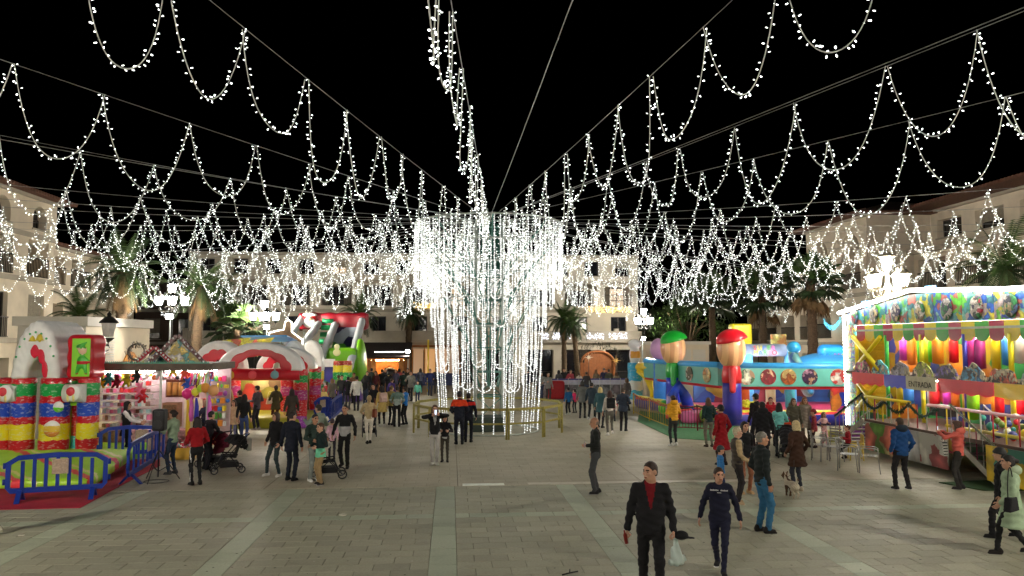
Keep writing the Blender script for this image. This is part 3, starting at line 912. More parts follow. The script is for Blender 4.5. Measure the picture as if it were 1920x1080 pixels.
palm('leaning young palm standing before the nativity hut', gp(1083, 53), zat(1083, 608, 53), 1.6, 'feather', 8, .17, 3, .5)
palm('dark palm rising behind the red capped pillar', gp(1336, 47), zat(1336, 560, 47), 2.2, 'fan', 9, .2, 0)
palm('stout palm with hanging brown skirt right of the yellow inflatable', gp(1430, 43), zat(1430, 545, 43), 2.2, 'fan', 10, .22, 3)
palm('fan palm with long dry skirt near the pavilion', gp(1524, 38), zat(1524, 525, 38), 1.9, 'fan', 11, .24, 9)
palm('large palm overhanging the right edge above the fun house', gp(1895, 29), zat(1895, 505, 29), 2.4, 'feather', 12, .26, 6)
palm('low palm behind the white kiosk roof', gp(150, 38), zat(150, 592, 38), 1.7, 'feather', 13, .22, 0)
# leafy tree mass behind the green pillar
def leafy(label, loc, h, r, seed, mat):
    rg = random.Random(seed)
    root = thing('leafy_tree', label, 'tree', loc)
    mb = MB(); mb.tube([(0, 0, 0), (.1, 0, h * .4), (.0, .1, h * .7)], [.22, .16, .08], 8)
    for k in range(9):
        a = rg.uniform(0, 6.28); mb.tube([(.08, 0, h * .45), (r * .35 * math.cos(a), r * .35 * math.sin(a), h * .62), (r * .7 * math.cos(a), r * .7 * math.sin(a), h * rg.uniform(.65, .9))], [.08, .05, .02], 5)
    mb.build('trunk', trunk_m, root)
    cm = MB()
    cl = [(Vector((rg.gauss(0, .5) * r, rg.gauss(0, .45) * r, h * rg.uniform(.5, .98))), r * rg.uniform(.25, .5)) for _ in range(26)]
    for c, cr in cl:
        for _ in range(150):
            o = Vector((rg.gauss(0, 1), rg.gauss(0, 1), rg.gauss(0, .8))).normalized() * cr * rg.random() ** .4
            p = c + o; a = Vector((rg.gauss(0, 1), rg.gauss(0, 1), rg.gauss(0, 1))).normalized() * .13; b = frame_of(a)[0] * .07
            cm.raw([p - a, p + b, p + a, p - b], [(0, 1, 2, 3)], 0 if rg.random() < .6 else 1)
    cm.build('crown', [mat, green2_m], root, fix=False)
leafy('leafy dark tree behind the green capped pillar', gp(1290, 56), 7.2, 2.6, 5, green_m)
leafy('leafy tree crown between the dark street and the rear palms', gp(1238, 66), 6.2, 2.2, 6, green2_m)

# ================================================================== STREET LAMPS
lamp_iron = M('lamp_iron', S(40, 40, 38), .5, metal=.4)
lamp_pale = M('lamp_pale_iron', S(150, 142, 124), .6)
lamp_glass = glow('lamp_glass', (1., .91, .78), LAMP_L)
def lantern(parent, c, s=1., lit=True, iron=lamp_iron):
    x, y, z = c
    g_ = MB(); g_.lathe([(.02 * s, 0), (.13 * s, .01 * s), (.19 * s, .36 * s), (.02, .365 * s)], 6, c, smooth=False)
    l_ = g_.build('lantern', lamp_glass if lit else M('milk_glass', S(205, 202, 196), .3), parent)
    k = MB(); k.lathe([(.25 * s, .36 * s), (.23 * s, .40 * s), (.10 * s, .52 * s), (.05 * s, .54 * s), (.06 * s, .60 * s), (.01, .66 * s)], 8, c)
    k.lathe([(.16 * s, -.02 * s), (.1 * s, -.08 * s), (.02 * s, -.14 * s)], 8, c)
    k.build('lantern_cap', iron, l_)
def lamp_post(label, loc, h, watts, s=1., iron=lamp_iron, arms=4, rot=0.):
    root = thing('street_lamp', label, 'street lamp', loc, rot)
    mb = MB(); mb.lathe([(.2, 0), (.2, .12), (.13, .2), (.13, .9), (.16, .95), (.09, 1.05), (.065, h - .9 * s), (.1 * s, h - .85 * s), (.07 * s, h - .7 * s), (.12 * s, h - .62 * s), (.06 * s, h - .5 * s), (.05 * s, h - .05)], 12)
    mb.build('post', iron, root)
    for k in range(arms):
        a = 2 * math.pi * k / arms + .4
        c, s2 = math.cos(a), math.sin(a)
        am = MB(); am.tube([(0, 0, h - .75 * s), (.25 * s * c, .25 * s * s2, h - .95 * s), (.5 * s * c, .5 * s * s2, h - .9 * s), (.55 * s * c, .55 * s * s2, h - .72 * s)], .022, 6)
        am.tube([(.12 * s * c, .12 * s * s2, h - .62 * s), (.3 * s * c, .3 * s * s2, h - .72 * s), (.22 * s * c, .22 * s * s2, h - .85 * s)], .014, 5)
        am.build('arm', iron, root)
        lantern(root, (.55 * s * c, .55 * s * s2, h - .6 * s), s, True, iron)
    lantern(root, (0, 0, h), s, True, iron)
    pass
    return root
lamp_post('street lamp with lit lanterns beside the tall pale palm', gp(320, 36), zat(320, 548, 36), 260, 1.0)
lamp_post('street lamp with lit lanterns above the red bouncer', gp(495, 46), zat(495, 578, 46), 220, 1.2)
lamp_post('pale street lamp with large square lanterns above the fun house', gp(1668, 26), zat(1668, 503, 26), 340, 1.15, lamp_pale)
lamp_post('street lamp lost in the lights left of the green pillar', gp(1208, 52), zat(1208, 590, 52), 240, 1.1)
lamp_post('added unseen street lamp past the left edge, lighting the foreground', (-13.5, 8.0, 0), 6.2, 300, 1.15)  # added lamp out of view, lights the foreground from the left
lamp_post('added unseen street lamp past the right edge, lighting the foreground', (14.5, 5.0, 0), 6.2, 300, 1.15)  # its added counterpart on the right, also out of view
lamp_post('added unseen street lamp behind the viewpoint, lighting faces in front', (-2.5, -7.0, 0), 6.6, 300, 1.15)  # unseen lamp added behind the camera for frontal light

flood_g = glow('flood_lens', (1., .97, .9), 60.)
def floodlight(label, px, py, Y, watts, aim=(0, -1, -.5), mast=True):
    p = on_y(px, py, Y)
    root = thing('floodlight', label, 'floodlight', (p.x, p.y, 0))
    if mast:
        mb = MB(); mb.cyl((0, .1, 0), (0, .1, p.z + .05), .035, n=8); mb.build('mast', steel_w, root)
    a = Vector(aim).normalized(); u, v = frame_of(a)
    rot = Matrix((u, a, v)).transposed()
    c = Vector((0, 0, p.z))
    mb = MB(); mb.box(c, (.3, .12, .24), 0, rot); mb.build('housing', lamp_iron, root)
    mb = MB(); mb.box(c + a * .07, (.26, .012, .2), 0, rot); mb.build('lens', flood_g, root)
    ld = bpy.data.lights.new('flood_beam', 'SPOT'); ld.energy = watts; ld.color = (1., .95, .86); ld.spot_size = R(150); ld.spot_blend = .6; ld.shadow_soft_size = .12
    o = link('flood_beam', ld, root, c + a * .12)
    o.rotation_euler = a.to_track_quat('-Z', 'Y').to_euler()
floodlight('white floodlight on a mast above the candy stall', 318, 592, 31, 420, (.2, -1, -.55))
floodlight('white floodlight on a mast above the red bouncer', 500, 612, 37, 420, (.1, -1, -.5))
floodlight('white floodlight on a mast beside the green pillar', 1205, 634, 41, 420, (.5, -1, -.5))
floodlight('small warm floodlight over the wooden kiosk', 765, 658, 50, 200, (-.3, -1, -.4))
# ================================================================== IMPLICIT SURFACES (for bodies, clothes, toys)
def A(*p): return np.array(p, np.float32)
def cap(P, a, b, r0, r1=None):
    r1 = r0 if r1 is None else r1
    a = np.asarray(a, np.float32); b = np.asarray(b, np.float32); ab = b - a
    t = np.clip(((P - a) @ ab) / max(1e-9, float(ab @ ab)), 0, 1)
    q = P - a - t[:, None] * ab
    return np.sqrt((q * q).sum(1)) - (r0 + (r1 - r0) * t)
def ecap(P, a, b, w0, w1, right):
    """capsule with an elliptical section: w = (half width along right, half depth)"""
    a = np.asarray(a, np.float32); b = np.asarray(b, np.float32); ab = b - a; L = float(np.linalg.norm(ab)) + 1e-9
    ax = ab / L; rt = np.asarray(right, np.float32); rt = rt - ax * float(rt @ ax); rt = rt / np.linalg.norm(rt); fw = np.cross(ax, rt)
    q = P - a; s = q @ ax; t = np.clip(s / L, 0, 1)
    wx = w0[0] + (w1[0] - w0[0]) * t; wy = w0[1] + (w1[1] - w0[1]) * t
    u = q @ rt; v = q @ fw; w = s - t * L
    k = np.sqrt((u / wx) ** 2 + (v / wy) ** 2 + (w / np.minimum(wx, wy)) ** 2)
    return (k - 1) * np.minimum(wx, wy)
def ell(P, c, r):
    q = (P - np.asarray(c, np.float32)) / np.asarray(r, np.float32)
    k = np.sqrt((q * q).sum(1))
    return (k - 1) * float(min(r))
def smin(a, b, k):
    h = np.clip(.5 + .5 * (b - a) / k, 0, 1)
    return b + (a - b) * h - k * h * (1 - h)
def su(k, *ds):
    r = ds[0]
    for d in ds[1:]: r = smin(r, d, k)
    return r
def surfnet(f, lo, hi, h):
    lo = np.asarray(lo, np.float32); n = np.ceil((np.asarray(hi, np.float32) - lo) / h).astype(int) + 2
    gx, gy, gz = [lo[i] + h * np.arange(n[i], dtype=np.float32) for i in range(3)]
    P = np.stack(np.meshgrid(gx, gy, gz, indexing='ij'), -1).reshape(-1, 3)
    V = f(P).reshape(n).astype(np.float32)
    s = V < 0
    c = [V[i:n[0] - 1 + i, j:n[1] - 1 + j, k:n[2] - 1 + k] for i in (0, 1) for j in (0, 1) for k in (0, 1)]
    cs = [q < 0 for q in c]
    cnt = sum(q.astype(np.int8) for q in cs)
    act = (cnt > 0) & (cnt < 8)
    idx = np.argwhere(act)
    if len(idx) == 0: return np.zeros((0, 3)), []
    cv = np.stack([q[act] for q in c], 1)
    off = np.array([(i, j, k) for i in (0, 1) for j in (0, 1) for k in (0, 1)], np.float32)
    pos = np.zeros((len(idx), 3), np.float32); num = np.zeros(len(idx), np.float32)
    for a, b in ((0, 1), (2, 3), (4, 5), (6, 7), (0, 2), (1, 3), (4, 6), (5, 7), (0, 4), (1, 5), (2, 6), (3, 7)):
        va, vb = cv[:, a], cv[:, b]; x = (va < 0) != (vb < 0)
        t = np.where(x, va / np.where(x, va - vb, 1), 0)
        pos += np.where(x[:, None], off[a] + t[:, None] * (off[b] - off[a]), 0); num += x
    verts = lo + (idx + pos / num[:, None]) * h
    imap = -np.ones(act.shape, int); imap[act] = np.arange(len(idx))
    faces = []
    for ax in range(3):
        a1, a2 = (ax + 1) % 3, (ax + 2) % 3
        sl0 = [slice(None)] * 3; sl1 = [slice(None)] * 3
        sl0[ax] = slice(0, n[ax] - 1); sl1[ax] = slice(1, n[ax])
        x = s[tuple(sl0)] != s[tuple(sl1)]
        e = np.argwhere(x)
        e = e[(e[:, a1] > 0) & (e[:, a2] > 0) & (e[:, a1] < n[a1] - 1) & (e[:, a2] < n[a2] - 1)]
        if len(e) == 0: continue
        ins = s[e[:, 0], e[:, 1], e[:, 2]]
        def cell(d1, d2):
            q = e.copy(); q[:, a1] += d1; q[:, a2] += d2
            return imap[q[:, 0], q[:, 1], q[:, 2]]
        q = np.stack([cell(-1, -1), cell(0, -1), cell(0, 0), cell(-1, 0)], 1)
        q[~ins] = q[~ins][:, ::-1]
        faces.append(q[(q >= 0).all(1)])
    return verts, np.concatenate(faces)
def np_mesh(name, parts, mats):
    """parts: list of (verts, faces, material index or array)"""
    vs_, fs_, ms = [], [], []; o = 0
    for v, f, m in parts:
        if len(v) == 0: continue
        vs_.append(np.asarray(v, np.float32)); fs_.append(np.asarray(f) + o)
        ms.append(np.full(len(f), m) if np.isscalar(m) else np.asarray(m)); o += len(v)
    me = bpy.data.meshes.new(name)
    if not vs_: return me
    V = np.concatenate(vs_); Fc = np.concatenate(fs_); Mi = np.concatenate(ms)
    me.vertices.add(len(V)); me.vertices.foreach_set('co', V.ravel())
    me.loops.add(Fc.size); me.loops.foreach_set('vertex_index', Fc.ravel().astype(np.int32))
    me.polygons.add(len(Fc)); me.polygons.foreach_set('loop_start', np.arange(0, Fc.size, 4, dtype=np.int32))
    me.polygons.foreach_set('material_index', Mi.astype(np.int32))
    me.polygons.foreach_set('use_smooth', np.ones(len(Fc), bool))
    for m in mats: me.materials.append(m)
    me.update(calc_edges=True)
    return me

# ------------------------------------------------------------------ head, hand, hair, shoe templates (for a 1.75 m adult)
def f_head(P):
    d = su(.025, ell(P, (0, -.008, .032), (.076, .096, .088)), ell(P, (0, .022, -.035), (.060, .070, .082)), ell(P, (0, .052, -.082), (.032, .032, .028)))
    d = su(.012, d, cap(P, (0, .085, .012), (0, .108, -.022), .010, .015), ell(P, (0, .080, -.062), (.026, .018, .012)))
    for s in (-1, 1):
        d = su(.012, d, ell(P, (s * .078, -.012, -.005), (.012, .024, .034)), ell(P, (s * .04, .066, -.02), (.024, .02, .02)), cap(P, (s * .014, .084, .030), (s * .045, .072, .030), .010, .008))
        e = ell(P, (s * .032, .094, .010), (.020, .016, .012)); d = np.maximum(d, -e + .002)
        d = smin(d, ell(P, (s * .032, .078, .010), (.014, .012, .011)), .004)
    d = su(.03, d, cap(P, (0, -.02, -.06), (0, -.03, -.16), .052, .056))
    return d
hv, hf = surfnet(f_head, (-.1, -.12, -.17), (.1, .14, .135), .0085)
hc = hv[hf].mean(1)
hm = np.zeros(len(hf), int)
for s in (-1, 1):
    hm[(np.abs(hc[:, 0] - s * .032) < .0115) & (np.abs(hc[:, 2] - .010) < .007) & (hc[:, 1] > .07)] = 2
    hm[(np.abs(hc[:, 0] - s * .032) < .02) & (np.abs(hc[:, 2] - .031) < .006) & (hc[:, 1] > .06)] = 3
hm[(np.abs(hc[:, 0]) < .022) & (np.abs(hc[:, 2] + .061) < .007) & (hc[:, 1] > .075)] = 1
def f_hand(P):     # wrist at origin, fingers along -z, palm faces +x (inner side of a right hand when it hangs), thumb to +y
    d = su(.012, cap(P, (0, 0, .03), (0, 0, -.01), .024, .024), ecap(P, (0, .0, -.02), (.004, .0, -.085), (.036, .014), (.040, .013), (0, 1, 0)))
    for i, (y, L) in enumerate(((.030, .066), (.010, .076), (-.010, .070), (-.029, .054))):
        k1 = A(.004, y, -.090); k2 = k1 + A(.010, y * .1, -L * .5); k3 = k2 + A(.026, 0, -L * .38)
        d = su(.004, d, cap(P, k1, k2, .0095, .0088), cap(P, k2, k3, .0088, .0075))
    t1 = A(.006, .030, -.028); t2 = A(.020, .058, -.058); t3 = A(.030, .060, -.088)
    return su(.006, d, cap(P, t1, t2, .014, .011), cap(P, t2, t3, .011, .009))
av, af = surfnet(f_hand, (-.04, -.055, -.18), (.07, .09, .06), .0065)
def f_fist(P):
    d = su(.012, cap(P, (0, 0, .03), (0, 0, -.01), .024, .024), ecap(P, (0, 0, -.02), (.004, 0, -.080), (.036, .016), (.040, .015), (0, 1, 0)))
    for i, y in enumerate((.030, .010, -.010, -.029)):
        k1 = A(.002, y, -.086); k2 = k1 + A(.030, 0, -.024); k3 = k2 + A(.020, 0, .030); k4 = k3 + A(-.018, 0, .016)
        d = su(.003, d, cap(P, k1, k2, .0098, .0092), cap(P, k2, k3, .0092, .0085), cap(P, k3, k4, .0085, .0078))
    return su(.005, d, cap(P, (.008, .030, -.030), (.034, .046, -.058), .014, .011), cap(P, (.034, .046, -.058), (.054, .022, -.070), .011, .009))
gv, gf = surfnet(f_fist, (-.04, -.055, -.14), (.08, .075, .06), .0065)
def f_shoe(P):     # ankle above origin, toe along +y, sole at z=0
    d = su(.03, ecap(P, (0, -.055, .045), (0, .10, .036), (.038, .040), (.044, .032), (1, 0, 0)), cap(P, (0, -.035, .05), (0, -.03, .085), .043, .042))
    d = su(.012, d, ecap(P, (0, -.06, .012), (0, .135, .012), (.043, .016), (.046, .014), (1, 0, 0)))
    return np.maximum(d, -P[:, 2] + .001)
sv, sf = surfnet(f_shoe, (-.06, -.13, -.02), (.06, .2, .13), .011)
sm_ = (sv[sf].mean(1)[:, 2] < .024).astype(int)
def hairf(style):
    def f(P):
        d = su(.02, ell(P, (0, -.012, .036), (.083, .104, .095)), ell(P, (0, -.03, -.02), (.077, .074, .08)))
        d = d + .004 * np.sin(P[:, 0] * 120 + 6 * np.sin(P[:, 2] * 60)) * np.sin(P[:, 1] * 90 + P[:, 2] * 40)
        cut = (P[:, 1] * .80 - P[:, 2] * .62) - .018         # forehead / face opening
        side = np.minimum(P[:, 1] + .0, 1)
        if style in ('short', 'bald'):
            d = np.maximum(d, cut + .006); d = np.maximum(d, -P[:, 2] - .055)
            d = np.maximum(d, -ell(P, (.09, .01, -.015), (.03, .035, .05)) * 1.); d = np.maximum(d, -ell(P, (-.09, .01, -.015), (.03, .035, .05)))
            if style == 'bald': d = np.maximum(d, P[:, 2] - .01 + P[:, 1] * .2)
        elif style == 'beanie':
            d = ell(P, (0, -.01, .045), (.092, .112, .105)); d = np.maximum(d, -P[:, 2] + .022 + .15 * P[:, 1])
            d = np.minimum(d, np.maximum(np.abs(ell(P, (0, -.01, .045), (.094, .114, .108))) - .007, np.abs(P[:, 2] - .034 - .15 * P[:, 1]) - .02))
        elif style == 'cap':
            d = ell(P, (0, -.01, .045), (.090, .110, .100)); d = np.maximum(d, -P[:, 2] + .035)
            d = np.minimum(d, ecap(P, (0, .07, .046), (0, .15, .036), (.075, .009), (.055, .008), (1, 0, 0)))
        else:
            d = np.maximum(d, cut)
            if style == 'long':
                b = ecap(P, (0, -.035, .0), (0, -.085, -.26), (.086, .07), (.115, .035), (1, 0, 0))
                for s in (-1, 1): b = smin(b, cap(P, (s * .078, .0, -.01), (s * .095, .005, -.22), .028, .022), .02)
                d = smin(d, b, .03)
            elif style == 'bob':
                d = smin(d, np.maximum(ecap(P, (0, -.02, 0), (0, -.025, -.07), (.100, .085), (.108, .09), (1, 0, 0)), P[:, 1] - .035), .02)
            elif style == 'bun':
                d = smin(d, ell(P, (0, -.125, .03), (.046, .042, .042)), .012)
            elif style == 'pony':
                d = su(.015, d, cap(P, (0, -.11, .02), (0, -.15, -.06), .03, .034), cap(P, (0, -.15, -.06), (0, -.13, -.2), .034, .014))
            w = .004 * np.sin(P[:, 0] * 260 + 3 * np.sin(P[:, 2] * 30)) 
            d = d + w
        return d
    return f
HAIR = {}
for st, lo in (('short', -.12), ('bald', -.12), ('beanie', -.02), ('cap', -.02), ('long', -.32), ('bob', -.18), ('bun', -.16), ('pony', -.26)):
    HAIR[st] = surfnet(hairf(st), (-.15, -.2, lo), (.15, .19, .17), .011)

SKIN = {}
def skin(tone):
    if tone not in SKIN:
        c = {'fair': S(196, 150, 124), 'mid': S(178, 130, 102), 'tan': S(150, 106, 80)}[tone]
        m = M('skin_' + tone, c, .5, var=.08, scale=30); m.node_tree.nodes['Principled BSDF'].inputs['Subsurface Weight'].default_value = .05
        SKIN[tone] = [m, M('lips', S(150, 78, 70), .4), M('eye', S(30, 24, 22), .15, var=0), M('brow', S(60, 44, 34), .8)]
    return SKIN[tone]
def cloth(c, kind='cloth'):
    nm = '%s_%d_%d_%d' % (kind, *c)
    return M(nm, tuple(min(.8, q * 1.25) for q in S(*c)), .62 if kind == 'puffer' else .88, var=.2, scale=7, bump=.25 if kind != 'leather' else .1, bscale=60 if kind == 'cloth' else 18, spec=.3)

def rotz(a): return np.array([[math.cos(a), -math.sin(a), 0], [math.sin(a), math.cos(a), 0], [0, 0, 1]], np.float32)
def rotx(a): return np.array([[1, 0, 0], [0, math.cos(a), -math.sin(a)], [0, math.sin(a), math.cos(a)]], np.float32)
def roty(a): return np.array([[math.cos(a), 0, math.sin(a)], [0, 1, 0], [-math.sin(a), 0, math.cos(a)]], np.float32)
def ik(a, t, l1, l2, pole):
    d = t - a; L = float(np.linalg.norm(d)); L2 = min(L, (l1 + l2) * .995); dn = d / max(L, 1e-6)
    t = a + dn * L2
    x = (l1 * l1 - l2 * l2 + L2 * L2) / (2 * L2); y = math.sqrt(max(l1 * l1 - x * x, 0))
    p = np.asarray(pole, np.float32); p = p - dn * float(p @ dn); p = p / (np.linalg.norm(p) + 1e-6)
    return a + dn * x + p * y, t

def person(label, pos, H, yaw, top=(40, 40, 44), hem=.50, style='jacket', pants=(34, 36, 44), shoe=(30, 30, 32), sole=None, hair='short', hcol=(46, 34, 26), tone='fair',
           fem=False, stance=None, lh=None, rh=None, lean=0., head=(0., 0.), sleeve=None, under=None, bandsz=None, skirt=None, grip=False, stripe=None, hood=None, fat=1., bare=False, sit=False, group=None):
    """pos = ground point under the body, yaw = heading (0 faces away from the camera, 180 towards it)
    lh, rh = hand targets (x out to that side, y forward, z up) in body units; stance = ((x, y, lift), (x, y, lift)) left and right foot"""
    s = H / 1.75; hs = .86 * s + .14 * (1. if H > 1.5 else .98); hs = s ** .62 if H < 1.55 else s
    dist = math.hypot(pos[0], pos[1])
    h = .0135 if dist < 16.5 else (.019 if dist < 27 else .026)
    h *= max(s, .75)
    right = A(1, 0, 0)
    shw = (.155 if fem else .178) * s; hipw = .088 * s
    if stance is None:
        stance = ((-.10, .02, 0), (.10, -.02, 0))
    ankles = []
    for (x, y, l_) in stance: ankles.append(A(x * s, y * s, .085 * s + l_ * s))
    mid = (ankles[0] + ankles[1]) / 2
    hipz = .925 * s
    if sit: hipz = .46
    pelvis = A(mid[0] * .6, mid[1] * .55, hipz)
    for a in ankles:   # lower hips until both legs reach
        hj = pelvis + A(math.copysign(hipw, a[0]), 0, 0)
        d = a - hj; lim = .845 * s
        if np.linalg.norm(d) > lim:
            hv2 = math.sqrt(max(lim * lim - d[0] ** 2 - d[1] ** 2, .05)); pelvis[2] = min(pelvis[2], a[2] + hv2)
    Rl = rotx(-lean)
    chest = pelvis + Rl @ A(0, .0, .47 * s)
    waist = pelvis + Rl @ A(0, .012 * s, .17 * s)
    neck = chest + Rl @ A(0, -.01 * s, .075 * s)
    hc_ = chest + Rl @ A(0, .012 * s, 0) + A(0, .012 * s, .10 * s + .115 * hs)
    Rh = rotz(head[0]) @ rotx(-head[1])
    legs = []; arms = []
    for i, sg in enumerate((-1, 1)):
        hj = pelvis + A(sg * hipw, 0, -.01 * s)
        kn, an = ik(hj, ankles[i], .43 * s, .42 * s, (sg * .08, 1, 0.)); legs.append((hj, kn, an))
        sh = chest + Rl @ A(sg * shw, -.005 * s, .0)
        tg = (lh, rh)[i]
        if tg is None: tg = (.10 + .02 * (i == 0), .03, -.52)
        tg = sh + A(sg * tg[0] * s, tg[1] * s, tg[2] * s)
        el, wr = ik(sh, tg, .285 * s, .255 * s, (sg * .55, -1, -.35)); arms.append((sh, el, wr))
    k = .05 * s
    ex = .0
    # ---- skin body
    def f_body(P):
        d = su(.04 * s, ecap(P, pelvis, waist, (.10 * s, .07 * s), (.09 * s, .065 * s), right), ecap(P, waist, chest, (.09 * s, .065 * s), (.11 * s, .07 * s), right), cap(P, chest, hc_ + A(0, -.03, -.05) * hs, .055 * s, .05 * hs))
        for i in (0, 1):
            a, b, c = legs[i]; d = su(.03 * s, d, cap(P, a, b, .062 * s, .042 * s), cap(P, b, c, .042 * s, .030 * s))
            a, b, c = arms[i]; d = su(.025 * s, d, cap(P, a, b, .036 * s, .030 * s), cap(P, b, c, .030 * s, .024 * s))
        return d
    allp = np.array([q for t in legs + arms for q in t] + [pelvis, chest, hc_]); lo = allp.min(0) - .1 * s; hi = allp.max(0) + .1 * s
    bv, bf = surfnet(f_body, lo, hi, max(h * 1.3, .02))
    parts = [(bv, bf, 0), ((hv * hs) @ Rh.T + hc_, hf, hm)]
    tv, tf = (gv, gf) if grip else (av, af)
    for i, sg in enumerate((-1, 1)):
        a, b, c = arms[i]; dz = (b - c); dz = dz / (np.linalg.norm(dz) + 1e-6)
        xin = A(-sg, .15, 0); xin = xin - dz * float(xin @ dz); xin /= np.linalg.norm(xin); yy = np.cross(dz, xin)
        Bm = np.stack([xin, yy * (1 if sg > 0 else 1), dz], 1)
        v = tv.copy(); flip = float(yy @ A(0, 1, 0)) < 0
        if flip: v[:, 1] *= -1
        f_ = tf[:, ::-1] if flip else tf
        parts.append(((v * (s * .96)) @ Bm.T + c, f_, 0))
    me = np_mesh('person', parts, skin(tone))
    root = link('person', me, None, (pos[0], pos[1], 0), R(yaw) * 1.0)
    tag(root, label, 'person', group)
    # ---- top garment
    puff = style in ('puffer', 'coatpuff')
    fx = (.036 if puff else (.030 if style in ('coat', 'jacket') else .022)) * s
    cw = (.125 if fem else .140) * s * fat
    hz_ = pelvis[2] + (hem - .53) * H if not sit else pelvis[2] + .02
    bustf = .02 * s if fem else 0
    def torso(P):
        d = su(k, ecap(P, pelvis - Rl @ A(0, 0, .03 * s), waist, (.128 * s * fat + fx, .088 * s * fat + fx), ((.112 if fem else .125) * s * fat + fx, .080 * s * fat + fx), right),
               ecap(P, waist, chest - Rl @ A(0, 0, .06 * s), ((.112 if fem else .125) * s * fat + fx, .082 * s * fat + fx), (cw + fx * .9, .092 * s + fx + bustf), right),
               ecap(P, chest - Rl @ A(shw * .78, 0, .0), chest + Rl @ A(shw * .78, 0, 0), (.05 * s + fx * .8, .058 * s + fx * .6), (.05 * s + fx * .8, .058 * s + fx * .6), (0, 0, 1)),
               cap(P, chest, neck + A(0, 0, .012 * s if style != 'hoodie' else .02), .075 * s + fx * .4, .064 * s))
        if hem < .46 and not sit:
            lowc = A(pelvis[0], pelvis[1] * .9, hz_ - .02)
            w_ = .15 + (.06 if fem else .03) + .05 * (.46 - hem) / .2
            d = smin(d, ecap(P, pelvis, lowc, (.135 * s * fat + fx, .10 * s * fat + fx), (w_ * s * fat, (w_ - .035) * s * fat), right), k)
        return d
    def sleeves(P):
        d = None
        for i in (0, 1):
            a, b, c = arms[i]; ax = (c - b) / (np.linalg.norm(c - b) + 1e-6); c2 = c - ax * .005 * s
            q = su(.02 * s, cap(P, a, b, .046 * s + fx * .75, .040 * s + fx * .5), cap(P, b, c2, .040 * s + fx * .5, .032 * s + fx * .45))
            d = q if d is None else np.minimum(d, q)
        return d
    ph = (sum(map(ord, label)) % 60) / 10.
    def f_top(P):
        d = smin(torso(P), sleeves(P), .035 * s) if sleeve != 'none' else torso(P)
        w = (np.sin(P[:, 2] * 34 / s + 5 * P[:, 0] + ph) * np.sin(P[:, 0] * 30 + P[:, 2] * 13 + ph) * .007 + np.sin(P[:, 2] * 62 / s - 24 * P[:, 0] + 17 * P[:, 1] + 2 * ph) * .0045) * s
        if puff: w = w + .010 * s * np.abs(np.sin(P[:, 2] * math.pi / (.085 * s)))
        d = d + w
        d = np.maximum(d, hz_ - P[:, 2] + .006 * np.sin(P[:, 0] * 25 + ph))
        nk = cap(P, neck + A(0, .03, .03) * s, neck + A(0, .05, .2) * s, .056 * s)
        return np.maximum(d, -nk)
    lo2 = lo - .05 * s - fx; hi2 = hi.copy() + .05 * s + fx; lo2[2] = hz_ - .03
    hi2[2] = max(chest[2] + .16 * s, max(t[2] for q in arms for t in q) + .09 * s)
    tv2, tf2 = surfnet(f_top, lo2, hi2, h)
    ctr = tv2[tf2].mean(1) if len(tf2) else np.zeros((0, 3), np.float32)
    mi = np.zeros(len(tf2), int); mats = [cloth(top, 'puffer' if puff else ('leather' if style == 'leather' else 'cloth'))]
    if bandsz:
        for (z0, z1, c) in bandsz:
            mats.append(cloth(c)); zz = ctr[:, 2] / H; mi[(zz > z0) & (zz < z1)] = len(mats) - 1
    if sleeve and sleeve != 'none':
        mats.append(cloth(sleeve)); mi[sleeves(ctr) < torso(ctr) - .004] = len(mats) - 1
    if under:
        mats.append(cloth(under))
        inv = (ctr - chest) @ Rl
        mi[(inv[:, 1] > .02 * s) & (np.abs(inv[:, 0]) < .008 * s + .20 * np.clip(inv[:, 2] + .24 * s, 0, .3 * s)) & (inv[:, 2] > -.24 * s)] = len(mats) - 1
    names = {'jacket': 'jacket', 'puffer': 'puffer_jacket', 'coatpuff': 'padded_coat', 'coat': 'coat', 'sweater': 'sweater', 'hoodie': 'hoodie', 'leather': 'leather_jacket', 'vest': 'vest', 'shirt': 'shirt'}
    link(names.get(style, 'jacket'), np_mesh('garment', [(tv2, tf2, mi)], mats), root)
    # ---- trousers
    def f_leg(P):
        d = ecap(P, pelvis + A(0, 0, .04 * s), pelvis - A(0, 0, .05 * s), (.125 * s * fat, .092 * s * fat), (.145 * s * fat, .100 * s * fat), right)
        for i in (0, 1):
            a, b, c = legs[i]; wd = .0 if fem else .008 * s
            d = su(.03 * s, d, cap(P, a, b, .082 * s * fat, .056 * s + wd), cap(P, b, c, .056 * s + wd, .043 * s + wd * 1.3))
        d = d + .006 * s * np.sin(P[:, 2] * 45 / s + ph) * np.sin(P[:, 0] * 22 + P[:, 1] * 30 + ph) + .003 * s * np.sin(P[:, 2] * 90 / s + 30 * P[:, 0])
        return np.maximum(d, P[:, 2] - pelvis[2] - .08 * s)
    lo3 = allp[:6].min(0) - .14 * s; hi3 = allp[:6].max(0) + .14 * s; hi3[2] = pelvis[2] + .1 * s; lo3[2] = min(a[2] for a in ankles) - .06 * s
    pv, pf = surfnet(f_leg, lo3, hi3, h)
    mi = np.zeros(len(pf), int); mats = [cloth(pants)]
    if stripe:
        mats.append(cloth(stripe)); c3 = pv[pf].mean(1)
        for i, sg in enumerate((-1, 1)):
            a, b, c = legs[i]; t = np.clip((a[2] - c3[:, 2]) / (a[2] - c[2] + 1e-6), 0, 1); cx = a[0] + (c[0] - a[0]) * t; cyy = a[1] + (c[1] - a[1]) * t
            mi[((c3[:, 0] - cx) * sg > .035 * s) & (np.abs(c3[:, 1] - cyy) < .014)] = 1
    link('trousers', np_mesh('trousers', [(pv, pf, mi)], mats), root)
